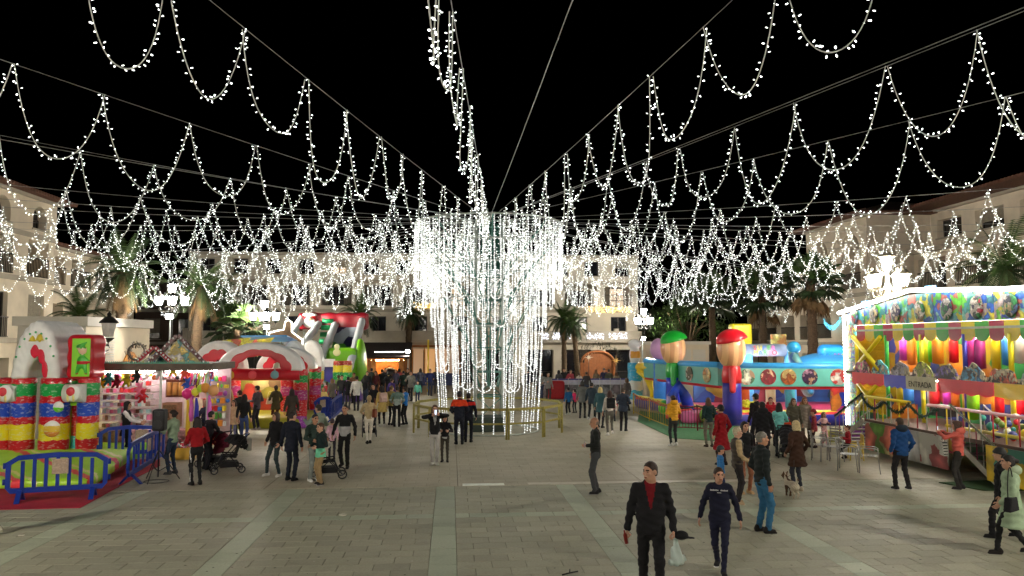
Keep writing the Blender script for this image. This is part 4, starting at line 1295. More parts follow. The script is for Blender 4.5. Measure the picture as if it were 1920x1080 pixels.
    # ---- shoes
    for i, sg in enumerate((-1, 1)):
        a = ankles[i]; l_ = stance[i][2]
        Rf = rotz(-sg * .16) @ rotx(-l_ * 4.5)
        v = (sv * s) @ Rf.T + A(a[0], a[1] - .0, a[2] - .085 * s)
        if l_ > 0: v[:, 2] += .02 * s
        link('shoe', np_mesh('shoe', [(v, sf, sm_)], [cloth(shoe, 'leather'), cloth(sole or shoe, 'leather')]), root)
    # ---- hair / headgear
    if hair:
        v, f_ = HAIR[hair]
        nm = {'beanie': 'beanie', 'cap': 'cap'}.get(hair, 'hair')
        if hair in ('beanie', 'cap'):
            v2, f2 = HAIR['short']; link('hair', np_mesh('hair', [((v2 * hs) @ Rh.T + hc_, f2, 0)], [M('hair_dark', S(40, 30, 24), .6, bump=.3, bscale=80)]), root)
        link(nm, np_mesh(nm, [((v * hs * (1.01 if nm != 'hair' else 1)) @ Rh.T + hc_, f_, 0)], [M('hair_%d_%d_%d' % hcol, S(*hcol), .55, var=.3, scale=40, bump=.35, bscale=90)]), root)
    if hood:   # hood lying on the shoulders
        def f_hood(P):
            c = neck + A(0, -.05, .02) * s
            d = np.abs(ell(P, c, (.125 * s, .10 * s, .085 * s))) - .016 * s
            return np.maximum(d, -ell(P, c + A(0, .06, .06) * s, (.10 * s, .10 * s, .09 * s)))
        v, f_ = surfnet(f_hood, neck - .2 * s, neck + .18 * s, max(h, .016))
        link('hood', np_mesh('hood', [(v, f_, 0)], [cloth(hood)]), root)
    if skirt:  # flared skirt or coat tail
        pass
    root['_arms'] = 0
    del root['_arms']
    W = Matrix.Translation((pos[0], pos[1], 0)) @ Matrix.Rotation(R(yaw), 4, 'Z')
    return dict(root=root, hands=[W @ Vector([float(q) for q in arms[i][2]]) for i in (0, 1)], shoulders=[W @ Vector([float(q) for q in arms[i][0]]) for i in (0, 1)],
                chest=W @ Vector([float(q) for q in chest]), back=W @ Vector([float(q) for q in (chest + A(0, -.19, -.14) * s)]), W=W, s=s, yaw=yaw, hip=W @ Vector([float(q) for q in pelvis]))
def G(px, py): return on_z(px, py, 0.)

# ------------------------------------------------------------------ things people carry
def sdf_obj(name, f, lo, hi, h, mats, loc, rz=0, pick=None):
    v, f_ = surfnet(f, lo, hi, h)
    mi = 0 if pick is None else pick(v[f_].mean(1))
    return link(name, np_mesh(name, [(v, f_, mi)], mats), None, loc, rz)
def backpack(label, p, col, col2=None):
    def f(P):
        d = np.maximum.reduce([np.abs(P[:, 0]) - .11, np.abs(P[:, 1]) - .045, np.abs(P[:, 2]) - .15]) - .04
        d = su(.03, d, np.maximum.reduce([np.abs(P[:, 0]) - .09, np.abs(P[:, 1] + .09) - .03, np.abs(P[:, 2] + .07) - .06]) - .02)
        for sg in (-1, 1): d = su(.01, d, cap(P, (sg * .09, .07, .12), (sg * .11, .09, -.1), .022))
        return d
    o = sdf_obj('backpack', f, (-.2, -.2, -.24), (.2, .16, .24), .016, [cloth(col)], p['back'], R(p['yaw']))
    return tag(o, label, 'backpack')
def handbag(label, loc, col, rz=0, w=.13, hh=.1, strap=.35, stripe=None):
    root = thing('handbag', label, 'bag', loc, rz)
    def f(P):
        t = 1 - .25 * (P[:, 2] / hh)
        return np.maximum.reduce([np.abs(P[:, 0]) - (w - .02) * t, np.abs(P[:, 1]) - .035, np.abs(P[:, 2]) - hh + .02]) - .02
    v, f_ = surfnet(f, (-w - .06, -.1, -hh - .05), (w + .06, .1, hh + .05), .014)
    mi = 0; mats = [cloth(col, 'leather')]
    if stripe:
        mats.append(cloth(stripe)); c = v[f_].mean(1); mi = (np.sin((c[:, 0] + c[:, 2]) * 150) > 0).astype(int)
    link('bag_body', np_mesh('bag_body', [(v, f_, mi)], mats), root)
    if strap:
        mb = MB(); mb.tube([(w * .8 * math.cos(math.pi * i / 12), 0, hh * .8 + strap * math.sin(math.pi * i / 12)) for i in range(13)], .008, 5)
        mb.build('strap', cloth(col, 'leather'), root)
    return root
def phone(label, loc, rz=0):
    root = thing('phone', label, 'phone', loc, rz)
    mb = MB(); mb.bx(-.037, .037, -.004, .004, -.075, .075); mb.build('case', M('phone_black', S(20, 20, 22), .3, var=0), root)
    mb = MB(); mb.bx(-.033, .033, -.006, -.0045, -.068, .068); mb.build('screen', glow('phone_screen', (.7, .8, 1.), .8), root)
    return root
black_fabric = cloth((26, 26, 28)); blk_plastic = M('black_plastic', S(24, 24, 26), .45, var=.1)
alu = M('aluminium', S(178, 178, 176), .35, metal=.85, var=.08, scale=12)
def stroller(label, loc, rz, col=(26, 26, 30), hoodc=None, wr=.1, bag=None):
    """pushchair facing +y"""
    root = thing('pushchair', label, 'pushchair', loc, rz)
    fr = MB()
    for sx in (-.24, .24):
        fr.tube([(sx, .36, wr + .02), (sx, .05, .45), (sx, -.36, .92), (sx * .95, -.46, 1.0)], .014, 6)
        fr.tube([(sx, -.30, wr + .02), (sx, -.05, .40), (sx, .10, .52)], .013, 6)
    fr.tube([(-.228, -.46, 1.0), (-.1, -.50, 1.01), (.1, -.50, 1.01), (.228, -.46, 1.0)], .018, 6)
    fr.bar((-.24, -.30, wr + .02), (.24, -.30, wr + .02), .02); fr.bar((-.24, .30, .18), (.24, .30, .18), .03)
    fr.build('frame', blk_plastic, root)
    def seat(P):
        d = su(.03, ecap(P, (0, -.16, .42), (0, .16, .46), (.20, .035), (.19, .035), (1, 0, 0)), ecap(P, (0, -.15, .43), (0, -.30, .86), (.20, .035), (.19, .03), (1, 0, 0)), ecap(P, (0, .17, .45), (0, .27, .24), (.17, .02), (.16, .02), (1, 0, 0)))
        for sg in (-1, 1): d = su(.02, d, cap(P, (sg * .2, -.2, .48), (sg * .2, .16, .52), .02))
        return d
    v, f_ = surfnet(seat, (-.27, -.4, .18), (.27, .36, .95), .02); link('seat', np_mesh('seat', [(v, f_, 0)], [cloth(col)]), root)
    def canopy(P):
        c = (0, -.17, .70); d = np.abs(ell(P, c, (.25, .33, .30))) - .012
        d = np.maximum(d, -((P[:, 2] - .70) * .75 - (P[:, 1] + .17) * .35))
        return d + .006 * np.sin((P[:, 1] + P[:, 2]) * 45)
    v, f_ = surfnet(canopy, (-.3, -.55, .55), (.3, .25, 1.06), .02); link('canopy', np_mesh('canopy', [(v, f_, 0)], [cloth(hoodc or col)]), root)
    def basket(P): return np.maximum.reduce([np.abs(P[:, 0]) - .2, np.abs(P[:, 1]) - .22, np.abs(P[:, 2] - .23) - .05]) - .02
    v, f_ = surfnet(basket, (-.26, -.28, .12), (.26, .28, .34), .025); link('basket', np_mesh('basket', [(v, f_, 0)], [black_fabric]), root)
    for (x, y) in ((-.24, .37), (.24, .37), (-.25, -.31), (.25, -.31)):
        w = MB(); w.tube([(x, y + (wr - .018) * math.cos(t * 2 * math.pi / 18), wr + (wr - .018) * math.sin(t * 2 * math.pi / 18)) for t in range(18)], .018, 6, closed=True)
        wo = w.build('wheel', blk_plastic, root)
        r = MB(); r.cyl((x - .012, y, wr), (x + .012, y, wr), .022, n=8)
        for q in range(5):
            t = q * 2 * math.pi / 5; r.bar((x, y, wr), (x, y + (wr - .02) * math.cos(t), wr + (wr - .02) * math.sin(t)), .012)
        r.build('rim', M('wheel_grey', S(110, 110, 112), .4), wo)
    if bag:
        def f(P): return np.maximum.reduce([np.abs(P[:, 0]) - .1, np.abs(P[:, 1] + .5) - .03, np.abs(P[:, 2] - .72) - .13]) - .035
        v, f_ = surfnet(f, (-.17, -.6, .5), (.17, -.4, .94), .018); link('bag', np_mesh('bag', [(v, f_, 0)], [cloth(bag)]), root)
    return root
# ================================================================== PEOPLE
# (pixel of the feet -> ground point) ; H chosen from the height each figure has next to its neighbours
BLK = (24, 24, 27); NAVY = (24, 28, 46); DJ = (38, 48, 66); JEAN = (52, 84, 120); WHT = (205, 203, 196)
def HP(px, feet, headtop):
    """height of a figure whose feet and crown show at these rows"""
    p = G(px, feet); q = on_y(px, headtop, p.y); return q.z
# --- nearest: couple walking to the front right
p = person('man in black jacket over red sweater walking at the front with a white carrier bag', G(1222, 1122), 1.87, 166, BLK, .475, 'jacket', (22, 22, 24), hair='short', hcol=(50, 34, 24), under=(104, 14, 22),
           stance=((-.10, .16, 0), (.10, -.14, 0)), lh=(.10, .10, -.50), rh=(.12, -.02, -.53), head=(-.75, .02), grip=True, tone='fair', fat=1.15)
# carrier bag, cap and bottle in his hands (his left hand is to the camera's right)
hl, hr = p['hands']
def carrier(P):
    t = np.clip((.02 - P[:, 2]) / .38, 0, 1)
    d = ecap(P, (0, 0, -.05), (0.02, 0, -.34), (.03, .02), (.13, .06), (1, 0, 0)) + .008 * np.sin(P[:, 0] * 70 + P[:, 2] * 20)
    return su(.01, d, cap(P, (-.03, 0, -.06), (0, 0, .05), .012), cap(P, (.03, 0, -.06), (0, 0, .05), .012))
o = sdf_obj('carrier_bag', carrier, (-.18, -.1, -.44), (.18, .1, .08), .014, [M('thin_plastic', S(196, 212, 206), .35, var=.15)], hl + Vector((.03, 0, -.07)), .3)
tag(o, 'white plastic carrier bag hanging from the hand of the man in front', 'bag')
def capf(P):
    return su(.015, ell(P, (0, 0, 0), (.10, .085, .06)), ecap(P, (.07, 0, -.03), (.19, 0, -.05), (.012, .06), (.01, .045), (0, 0, 1)))
tag(sdf_obj('flat_cap', capf, (-.14, -.12, -.1), (.24, .12, .1), .014, [cloth((22, 22, 24))], hl + Vector((.10, -.02, -.06)), .2), 'black cap held above the white carrier bag', 'cap')
mb = MB(); mb.lathe([(.001, 0), (.026, .005), (.028, .12), (.012, .16), (.012, .19), (.001, .192)], 12)
o = mb.build('bottle', M('red_plastic', S(140, 30, 22), .35), None, hr + Vector((-.02, -.03, -.2))); o.rotation_euler = (.1, -.2, 0)
tag(o, 'small red bottle in the right hand of the man in front', 'bottle')
p = person('girl in navy sweatshirt with white chest lettering walking beside the man', G(1352, 1072), 1.60, 158, (24, 26, 44), .475, 'sweater', (26, 28, 48), shoe=(30, 30, 32), sole=(200, 200, 196), hair='pony', hcol=(60, 42, 30), fem=True,
           stance=((-.05, .20, 0), (.06, -.20, .05)), lh=(.17, .02, -.50), rh=(.17, .0, -.50), head=(.35, .0), fat=1.18)
# lettering on her chest: two short lines, in raised print
def text_mesh(body, size, depth=.002, align='CENTER'):
    cu = bpy.data.curves.new('lettering', 'FONT'); cu.body = body; cu.size = size; cu.extrude = depth; cu.align_x = align; cu.align_y = 'CENTER'
    o = bpy.data.objects.new('tmp', cu); COL.objects.link(o)
    dg = bpy.context.evaluated_depsgraph_get(); me = bpy.data.meshes.new_from_object(o.evaluated_get(dg))
    bpy.data.objects.remove(o); return me
def letter(body, size, mat, parent, loc, rot, name='lettering'):
    me = text_mesh(body, size); me.materials.clear(); me.materials.append(mat)
    o = link(name, me, parent, loc); o.rotation_euler = rot; return o
white_print = M('white_print', S(210, 212, 210), .7, var=0)
mb = MB()
for k in range(19):
    if k in (8, 9): continue
    mb.bx(-.125 + k * .0137, -.125 + k * .0137 + .009, 0, .003, 0, .018 + .004 * (k % 3 == 0))
for k in range(7): mb.bx(-.03 + k * .009, -.03 + k * .009 + .006, 0, .003, -.032, -.022)
o = mb.build('lettering', white_print, p['root'], (0, .140, 1.235)); o.rotation_euler = (-.05, 0, 0)
# --- older couple and companions
p = person('grey haired man in black jacket and blue jeans standing with hands in front', G(1430, 998), 1.84, -84, (28, 34, 34), .47, 'leather', (44, 92, 124), shoe=(24, 22, 22), hair='short', hcol=(120, 116, 108), fat=1.12, stance=((-.09, -.02, 0), (.09, .06, 0)), lh=(.06, .12, -.45), rh=(.08, .0, -.52), head=(-.2, 0.), tone='mid')
p = person('white haired woman in patterned quilted vest with beige sleeves', G(1384, 945), 1.66, -95, (64, 56, 48), .46, 'puffer', (36, 32, 34), shoe=(150, 128, 100), sole=(190, 180, 160), hair='short', hcol=(200, 186, 156), fem=True, sleeve=(164, 144, 108), fat=1.1, lh=(-.02, .22, -.42), rh=(.0, .22, -.42))
p = person('dark haired woman in black hooded top behind the white haired woman', G(1398, 925), 1.66, -170, BLK, .47, 'hoodie', (150, 96, 70), shoe=(180, 150, 110), hair='long', hcol=(24, 18, 18), fem=True, lh=(.02, .15, -.42), rh=(.05, .1, -.48))
p = person('small boy in blue jacket half hidden behind the woman in the quilted vest', G(1352, 932), 1.12, -100, (40, 110, 170), .45, 'puffer', (30, 40, 70), hair='beanie', hcol=(36, 50, 52))
p = person('blonde woman in dark brown fur coat walking a small dog', G(1497, 922), 1.66, 15, (58, 38, 28), .36, 'coat', (40, 42, 52), shoe=(170, 160, 140), hair='bob', hcol=(206, 186, 140), fem=True, stance=((-.12, -.02, 0), (.12, .05, 0)), lh=(.08, .12, -.46), rh=(.10, .1, -.45), fat=1.1)
# --- bald man in the open
p = person('bald man in black leather jacket looking left with a phone', G(1117, 926), 1.76, 80, (28, 30, 28), .46, 'leather', (58, 60, 62), shoe=(30, 30, 30), sole=(150, 150, 146), hair='bald', hcol=(120, 104, 90), tone='mid', fat=1.1, stance=((-.09, .02, 0), (.09, -.04, 0)), lh=(.02, .2, -.28), rh=(.09, .05, -.5), head=(.1, .12))
phone('phone held at chest height by the bald man', p['hands'][0] + Vector((-.06, 0, .03)), R(80))
# --- right edge
p = person('woman in long pale green coat walking left at the right edge', G(1902, 1040), 1.66, 60, (140, 160, 132), .30, 'coat', (26, 26, 28), shoe=(30, 26, 24), hair='bun', hcol=(30, 26, 24), fem=True, hood=(152, 168, 140), fat=1.15, stance=((-.08, .26, 0), (.08, -.24, .04)), lh=(.1, .2, -.45), rh=(.1, .05, -.5))
handbag('black shoulder bag with tassels on the pale green coat', p['hip'] + Vector((-.18, -.22, .02)), (26, 26, 30), R(30), .14, .11, .5)
p = person('dark clothed companion hidden behind the pale green coat', G(1884, 1010), 1.62, 50, BLK, .45, 'jacket', (28, 28, 32), hair='beanie', hcol=(24, 24, 26), stance=((-.08, .2, 0), (.08, -.2, .04)))
p = person('man in bright blue hooded jacket standing with his back turned', G(1692, 918), 1.70, 4, (22, 60, 106), .47, 'jacket', (28, 26, 28), shoe=(34, 34, 36), sole=(190, 190, 186), hair='short', hcol=(64, 50, 40), hood=(30, 40, 52), fat=1.18, stance=((-.16, .02, 0), (.16, -.02, 0)), lh=(.06, .06, -.47), rh=(.06, .06, -.47))
p = person('woman in coral padded jacket photographing the fun house', G(1800, 917), 1.62, 42, (178, 82, 72), .49, 'puffer', (40, 38, 36), shoe=(36, 34, 34), hair='long', hcol=(70, 46, 34), fem=True, hood=(186, 92, 80), lh=(.0, .40, .02), rh=(.0, .42, .02), grip=True, fat=1.1)
phone('phone raised by the woman in coral', (p['hands'][0] + p['hands'][1]) / 2 + Vector((-.02, .06, .06)), R(42))
handbag('black and white striped bag on the arm of the woman in coral', p['hands'][0] + Vector((.04, -.1, -.36)), (24, 24, 26), R(70), .15, .17, .25, (190, 190, 180))
# --- group in front of the inflatables
p = person('woman in mustard yellow padded jacket seen from behind', G(1264, 836), 1.70, 12, (206, 150, 34), .50, 'puffer', (44, 48, 50), shoe=(206, 204, 198), hair='bun', hcol=(60, 40, 30), fem=True, hood=(206, 150, 34), stance=((-.14, -.05, 0), (.14, .1, 0)), lh=(.0, .25, -.3), rh=(.0, .25, -.3), fat=1.15)
p = person('woman in dark green jacket and grey trousers with long brown hair', G(1330, 838), 1.64, 5, (28, 50, 50), .50, 'jacket', (104, 98, 88), shoe=(60, 50, 42), hair='long', hcol=(92, 66, 44), fem=True, lh=(.02, .15, -.4), rh=(.02, .15, -.4))
p = person('woman in long red coat and black beanie', G(1354, 872), 1.70, 20, (132, 18, 26), .26, 'coat', (40, 30, 32), hair='beanie', hcol=(20, 20, 22), fem=True, lh=(.12, .02, -.5), rh=(.12, .1, -.46), fat=1.05)
p = person('broad man in black coat with hood seen from behind', G(1432, 872), 1.80, -10, (22, 22, 26), .42, 'coat', (28, 28, 34), hair='short', hcol=(24, 20, 18), hood=(28, 28, 32), fat=1.22)
p = person('tall man in black cap beyond the broad black coat', G(1420, 842), 1.80, 20, (30, 26, 30), .46, 'jacket', (30, 30, 34), hair='cap', hcol=(22, 22, 24))
p = person('person in bright red jacket between the dark coats', G(1447, 836), 1.64, 160, (170, 22, 34), .48, 'puffer', (40, 40, 50), hair='short', hcol=(60, 40, 30), hood=(176, 30, 40))
p = person('woman in turquoise top with long black hair pushing a pushchair', G(1463, 856), 1.64, -25, (110, 186, 180), .50, 'sweater', (60, 66, 70), hair='long', hcol=(26, 20, 22), fem=True, lh=(.02, .34, -.3), rh=(.02, .34, -.3), grip=True)
stroller('black pushchair in front of the woman in turquoise', G(1480, 858), R(-35), (40, 40, 44))
handbag('orange shopping bag hanging behind the woman in turquoise', p['hip'] + Vector((.28, .12, -.05)), (206, 66, 30), R(20), .18, .2, .2)
p = person('woman in olive parka with dark scarf facing the camera', G(1490, 842), 1.66, 178, (74, 72, 60), .40, 'coat', (40, 40, 44), hair='bob', hcol=(96, 70, 48), fem=True, hood=(90, 84, 66))
p = person('woman in speckled beige coat with fur hood', G(1511, 838), 1.66, 172, (132, 124, 112), .38, 'coat', (70, 60, 50), hair='bob', hcol=(130, 84, 50), fem=True, hood=(160, 120, 84))
p = person('child in dark red padded jacket beside the beige coat', G(1528, 840), 1.25, 60, (120, 40, 46), .44, 'puffer', (60, 40, 40), hair='beanie', hcol=(140, 30, 40))
p = person('little girl in pale pink tracksuit by the metal chairs', G(1546, 838), 1.14, 195, (206, 166, 164), .48, 'sweater', (204, 160, 164), shoe=(200, 190, 186), hair='long', hcol=(120, 90, 60), fem=True, bandsz=[(.62, .68, (60, 50, 54))], lh=(.05, .2, -.2), rh=(.12, .1, -.3))
p = person('child in red jacket sitting on the yellow plastic chair', G(1600, 862), 1.15, 70, (140, 24, 34), .5, 'jacket', (24, 24, 28), hair='short', hcol=(70, 44, 30), sit=True, stance=((-.1, .34, .04), (.1, .34, .04)), lh=(.02, .22, -.22), rh=(.02, .22, -.22))
# --- queue by the rink, right of the tower
p = person('child in bright blue coat walking away beside the ring barrier', G(1066, 778), 1.3, 20, (30, 96, 150), .46, 'puffer', (26, 28, 36), shoe=(190, 190, 186), hair='short', hcol=(30, 26, 24), stance=((-.06, .12, 0), (.06, -.1, .03)))
p = person('child in pink jacket beside the blue coated child', G(1078, 774), 1.15, 30, (190, 40, 90), .46, 'puffer', (30, 30, 40), hair='pony', hcol=(40, 30, 26), fem=True)
p = person('woman in grey coat with a small yellow bag near the rink', G(1092, 784), 1.70, -20, (96, 98, 96), .42, 'coat', (30, 30, 34), hair='bob', hcol=(30, 26, 24), fem=True, stance=((-.1, -.06, 0), (.1, .1, 0)))
handbag('small pale yellow handbag at the grey coat', p['hip'] + Vector((.28, 0, .1)), (214, 206, 140), 0, .1, .1, .3)
p = person('person in dark slate parka leaning towards the rink', G(1110, 786), 1.66, -30, (40, 52, 62), .42, 'jacket', (26, 28, 32), hair='short', hcol=(36, 30, 26), stance=((-.12, -.14, 0), (.1, .12, 0)), shoe=(170, 170, 168))
p = person('blonde woman in long teal coat near the rink', G(1126, 802), 1.66, -35, (40, 76, 82), .38, 'coatpuff', (30, 30, 36), hair='bob', hcol=(196, 176, 120), fem=True)
p = person('woman with long brown hair in white top and grey trousers carrying a backpack', G(1144, 816), 1.68, 0, (198, 190, 182), .53, 'sweater', (92, 90, 84), shoe=(210, 206, 200), hair='long', hcol=(64, 36, 30), fem=True, stance=((-.1, -.04, 0), (.1, .06, .03)), fat=1.08)
backpack('black backpack on the woman in white', p, (24, 24, 26))
p = person('man in navy jacket standing at the end of the queue', G(1169, 808), 1.70, -25, (44, 52, 66), .45, 'jacket', (30, 30, 34), hair='short', hcol=(70, 62, 54), fat=1.1, lh=(.02, .2, -.3), rh=(.02, .2, -.3))
p = person('child in red jacket in the queue', G(1150, 790), 1.15, 10, (170, 24, 40), .46, 'puffer', (40, 40, 50), hair='short', hcol=(60, 44, 30))
# --- at the tower
p = person('police officer with orange shoulders and cap watching the tower', G(861, 833), 1.80, 6, (26, 30, 42), .46, 'jacket', (24, 26, 36), shoe=(22, 22, 24), hair='cap', hcol=(24, 26, 34), bandsz=[(.715, .84, (206, 62, 28))], fat=1.15, lh=(.04, .16, -.36), rh=(.04, .16, -.36))
p = person('second police officer with dark cap standing closest to the tower', G(878, 829), 1.70, -8, (28, 30, 42), .46, 'jacket', (24, 26, 36), shoe=(22, 22, 24), hair='cap', hcol=(30, 28, 30), bandsz=[(.755, .82, (196, 44, 40))], lh=(.04, .16, -.36), rh=(.1, .05, -.5))
p = person('woman in black jacket raising a phone for a picture', G(814, 871), 1.70, 186, BLK, .50, 'jacket', (156, 154, 150), shoe=(200, 198, 192), hair='long', hcol=(96, 64, 44), fem=True, stance=((-.07, .03, 0), (.05, -.05, 0)), lh=(-.02, .34, .10), rh=(-.02, .34, .08), grip=True, under=(150, 150, 150))
phone('phone raised by the woman in black', (p['hands'][0] + p['hands'][1]) / 2 + Vector((0, -.02, .06)), R(6))
p = person('child in black hooded jacket beside the photographing woman', G(834, 866), 1.36, 175, (26, 26, 30), .50, 'hoodie', (58, 54, 46), hair='bob', hcol=(26, 22, 22), bandsz=[(.44, .535, (176, 178, 176))], lh=(.0, .22, -.22), rh=(.0, .22, -.22), fem=True)
# --- group left of the tower
p = person('man in black and grey sweater walking towards the camera', G(645, 878), 1.76, 172, (24, 24, 26), .47, 'sweater', (24, 24, 26), shoe=(30, 28, 28), hair='short', hcol=(34, 26, 22), bandsz=[(.50, .655, (150, 150, 150))], sleeve=(22, 22, 24), under=None, stance=((-.1, .02, 0), (.1, -.12, .03)), lh=(.12, .05, -.5), rh=(.14, .08, -.48), tone='mid')
p = person('boy in black and mint hoodie with khaki trousers', G(600, 909), 1.50, 128, (24, 40, 40), .45, 'hoodie', (140, 118, 84), shoe=(36, 34, 34), sole=(180, 180, 176), hair='short', hcol=(92, 66, 48), bandsz=[(.44, .60, (100, 180, 146))], sleeve=(24, 36, 36), lh=(.02, .22, -.3), rh=(.02, .22, -.3))
p = person('man in dark green padded jacket steering the pale pushchair', G(588, 902), 1.68, -140, (30, 48, 42), .48, 'puffer', (110, 116, 112), shoe=(206, 206, 202), hair='short', hcol=(30, 24, 22), lh=(.04, .3, -.3), rh=(.04, .3, -.3), grip=True, tone='mid')
stroller('pale grey and black pushchair beside the boy in mint', G(613, 897), R(-78), (30, 30, 34), (176, 172, 160), .12)
p = person('man in grey and green jacket with raised hand', G(596, 872), 1.72, 60, (126, 138, 126), .49, 'jacket', (40, 44, 48), hair='short', hcol=(40, 32, 26), sleeve=(120, 134, 120), lh=(.1, .28, -.1), rh=(.05, .2, -.3))
p = person('little girl in pale pink jacket behind the group', G(622, 862), 1.2, 10, (200, 160, 176), .46, 'puffer', (40, 40, 50), hair='short', hcol=(60, 44, 50), fem=True)
p = person('woman in black jacket leaning with her legs wide apart', G(519, 893), 1.68, 150, (20, 20, 22), .46, 'jacket', (44, 56, 58), shoe=(200, 198, 190), hair='bob', hcol=(60, 44, 34), fem=True, lean=-.05, stance=((-.08, 0, 0), (.30, .06, 0)), lh=(.06, .1, -.48), rh=(.22, -.05, -.46), head=(-.3, 0))
p = person('man in navy coat with his back to the camera beside the leaning woman', G(545, 901), 1.74, -20, (22, 26, 38), .42, 'coat', (26, 30, 42), shoe=(22, 22, 24), hair='short', hcol=(40, 32, 26), head=(-.4, 0))
p = person('blonde woman in tan top and white trousers pushing a pushchair away', G(691, 832), 1.66, 8, (170, 152, 116), .51, 'sweater', (206, 200, 188), shoe=(30, 28, 28), hair='pony', hcol=(180, 150, 104), fem=True, lh=(.08, .3, -.32), rh=(.08, .3, -.32), grip=True, stance=((-.05, .0, 0), (.06, .12, 0)), fat=1.08)
handbag('brown shoulder bag of the woman in white trousers', p['hip'] + Vector((.20, -.05, .16)), (116, 62, 44), R(80), .12, .14, .4)
stroller('black twin wheeled pushchair ahead of the woman in white trousers', G(692, 818), R(8), (26, 26, 30), None, .14)
p = person('woman in long mustard coat in the crowd left of the tower', G(716, 800), 1.68, 20, (186, 160, 96), .36, 'coat', (30, 30, 34), shoe=(190, 186, 180), hair='long', hcol=(40, 30, 30), fem=True)
backpack('pale pink backpack on the mustard coat', p, (190, 160, 150))
p = person('boy in grey and green top near the ring barrier', G(744, 800), 1.66, 5, (96, 118, 108), .52, 'sweater', (26, 26, 30), hair='short', hcol=(36, 28, 26), bandsz=[(.50, .68, (140, 152, 146))], lh=(.05, .15, -.35), rh=(.05, .15, -.35))
p = person('boy in bright blue body warmer next to the ring barrier', G(759, 796), 1.58, 60, (24, 104, 176), .50, 'puffer', (28, 28, 32), hair='short', hcol=(50, 36, 30), sleeve=(170, 170, 168), lh=(.02, .2, -.1), rh=(.02, .2, -.3))
p = person('small child in turquoise jumper near the wooden kiosk', G(783, 757), 1.25, 170, (90, 170, 150), .50, 'sweater', (40, 46, 66), hair='short', hcol=(50, 40, 34))
p = person('woman in olive jacket beside the mustard coat', G(733, 797), 1.66, -30, (140, 128, 74), .48, 'jacket', (32, 34, 38), hair='short', hcol=(110, 84, 56), fem=True)
p = person('woman in black with a red headband in the crowd', G(700, 790), 1.64, 165, (28, 28, 32), .48, 'jacket', (50, 62, 84), hair='long', hcol=(30, 24, 24), fem=True, hood=(60, 50, 56))
# --- people at the stalls
p = person('stall keeper in black waistcoat with white sleeves reaching over the counter', (G(262, 850).x, 23.3, 0), 1.72, -80, (22, 20, 22), .40, 'vest', (22, 22, 24), hair='long', hcol=(24, 18, 18), fem=True, sleeve=(206, 200, 198), lh=(.0, .42, -.28), rh=(.0, .42, -.3))
p = person('woman with dark bun in sage green jumper beside the loudspeaker', G(322, 889), 1.70, 70, (128, 146, 122), .49, 'sweater', (36, 48, 66), shoe=(60, 60, 62), hair='bun', hcol=(40, 28, 24), fem=True, lh=(.02, .3, -.2), rh=(.02, .32, -.22))
phone('phone in the hands of the woman in sage green', (p['hands'][0] + p['hands'][1]) / 2 + Vector((-.05, 0, .04)), R(70))
p = person('person in red jacket and black track trousers with white side stripes', G(367, 909), 1.66, 38, (138, 16, 24), .56, 'jacket', (22, 22, 24), shoe=(22, 22, 22), hair='long', hcol=(34, 24, 22), fem=True, stripe=(206, 206, 204), lh=(.04, .26, -.36), rh=(.06, .22, -.36), fat=1.05)
p = person('person in dark plum jacket bending to the maroon pushchair', G(386, 880), 1.6, -40, (40, 34, 42), .46, 'puffer', (30, 30, 36), hair='short', hcol=(30, 24, 24), lean=.25, lh=(.0, .34, -.4), rh=(.0, .34, -.4))
stroller('maroon pushchair behind the person in red', G(400, 876), R(60), (90, 20, 40), (96, 24, 46))
stroller('black pushchair with grey bag hanging from its handle', G(428, 886), R(112), (24, 24, 26), None, .1, (130, 128, 120))
p = person('woman in beige coat and white trousers looking at the red bouncer', G(425, 791), 1.66, 5, (140, 118, 94), .40, 'coat', (196, 186, 170), shoe=(70, 60, 50), hair='long', hcol=(44, 28, 24), fem=True)
p = person('light haired woman in navy and white jacket at the toy stall', G(384, 846), 1.66, 60, (36, 40, 60), .48, 'puffer', (34, 34, 40), hair='bob', hcol=(150, 116, 92), fem=True, under=(200, 200, 200), lh=(.02, .3, -.2), rh=(.05, .24, -.3))
p = person('man in black jacket with quiff looking left', G(448, 820), 1.72, 60, (30, 34, 32), .47, 'jacket', (34, 36, 46), hair='short', hcol=(60, 42, 30))
p = person('child in cream coat beside the woman with long black hair', G(437, 826), 1.42, 170, (186, 166, 134), .40, 'coat', (96, 100, 140), hair='long', hcol=(60, 42, 34), fem=True)
p = person('woman with long black hair in black top and blue jeans', G(456, 830), 1.68, -10, (28, 30, 32), .50, 'sweater', (52, 70, 116), hair='long', hcol=(20, 18, 20), fem=True)
p = person('man in purple grey padded jacket with a lilac coat over his arm', G(481, 806), 1.76, 70, (70, 62, 72), .47, 'puffer', (36, 36, 44), shoe=(160, 150, 146), hair='short', hcol=(36, 28, 26), lh=(.02, .25, -.25), rh=(.06, .22, -.28))
def lil(P): return ecap(P, (0, 0, .18), (.02, 0, -.2), (.10, .06), (.13, .07), (1, 0, 0)) + .012 * np.sin(P[:, 0] * 60 + P[:, 2] * 14)
tag(sdf_obj('folded_coat', lil, (-.2, -.13, -.34), (.2, .13, .32), .018, [cloth((150, 116, 200), 'puffer')], p['hands'][1] + Vector((.02, -.06, -.1)), .2), 'lilac child coat draped over the arm of the man in purple grey', 'coat')
p = person('woman in olive green coat with a white bag at the bouncer', G(516, 798), 1.68, 30, (64, 62, 44), .40, 'coat', (60, 30, 36), hair='bun', hcol=(44, 32, 26), fem=True, lh=(.08, .2, -.36), rh=(.08, .2, -.4))
handbag('white shoulder bag at the olive coat', p['hip'] + Vector((-.22, -.08, .14)), (190, 178, 164), R(40), .13, .13, .3)
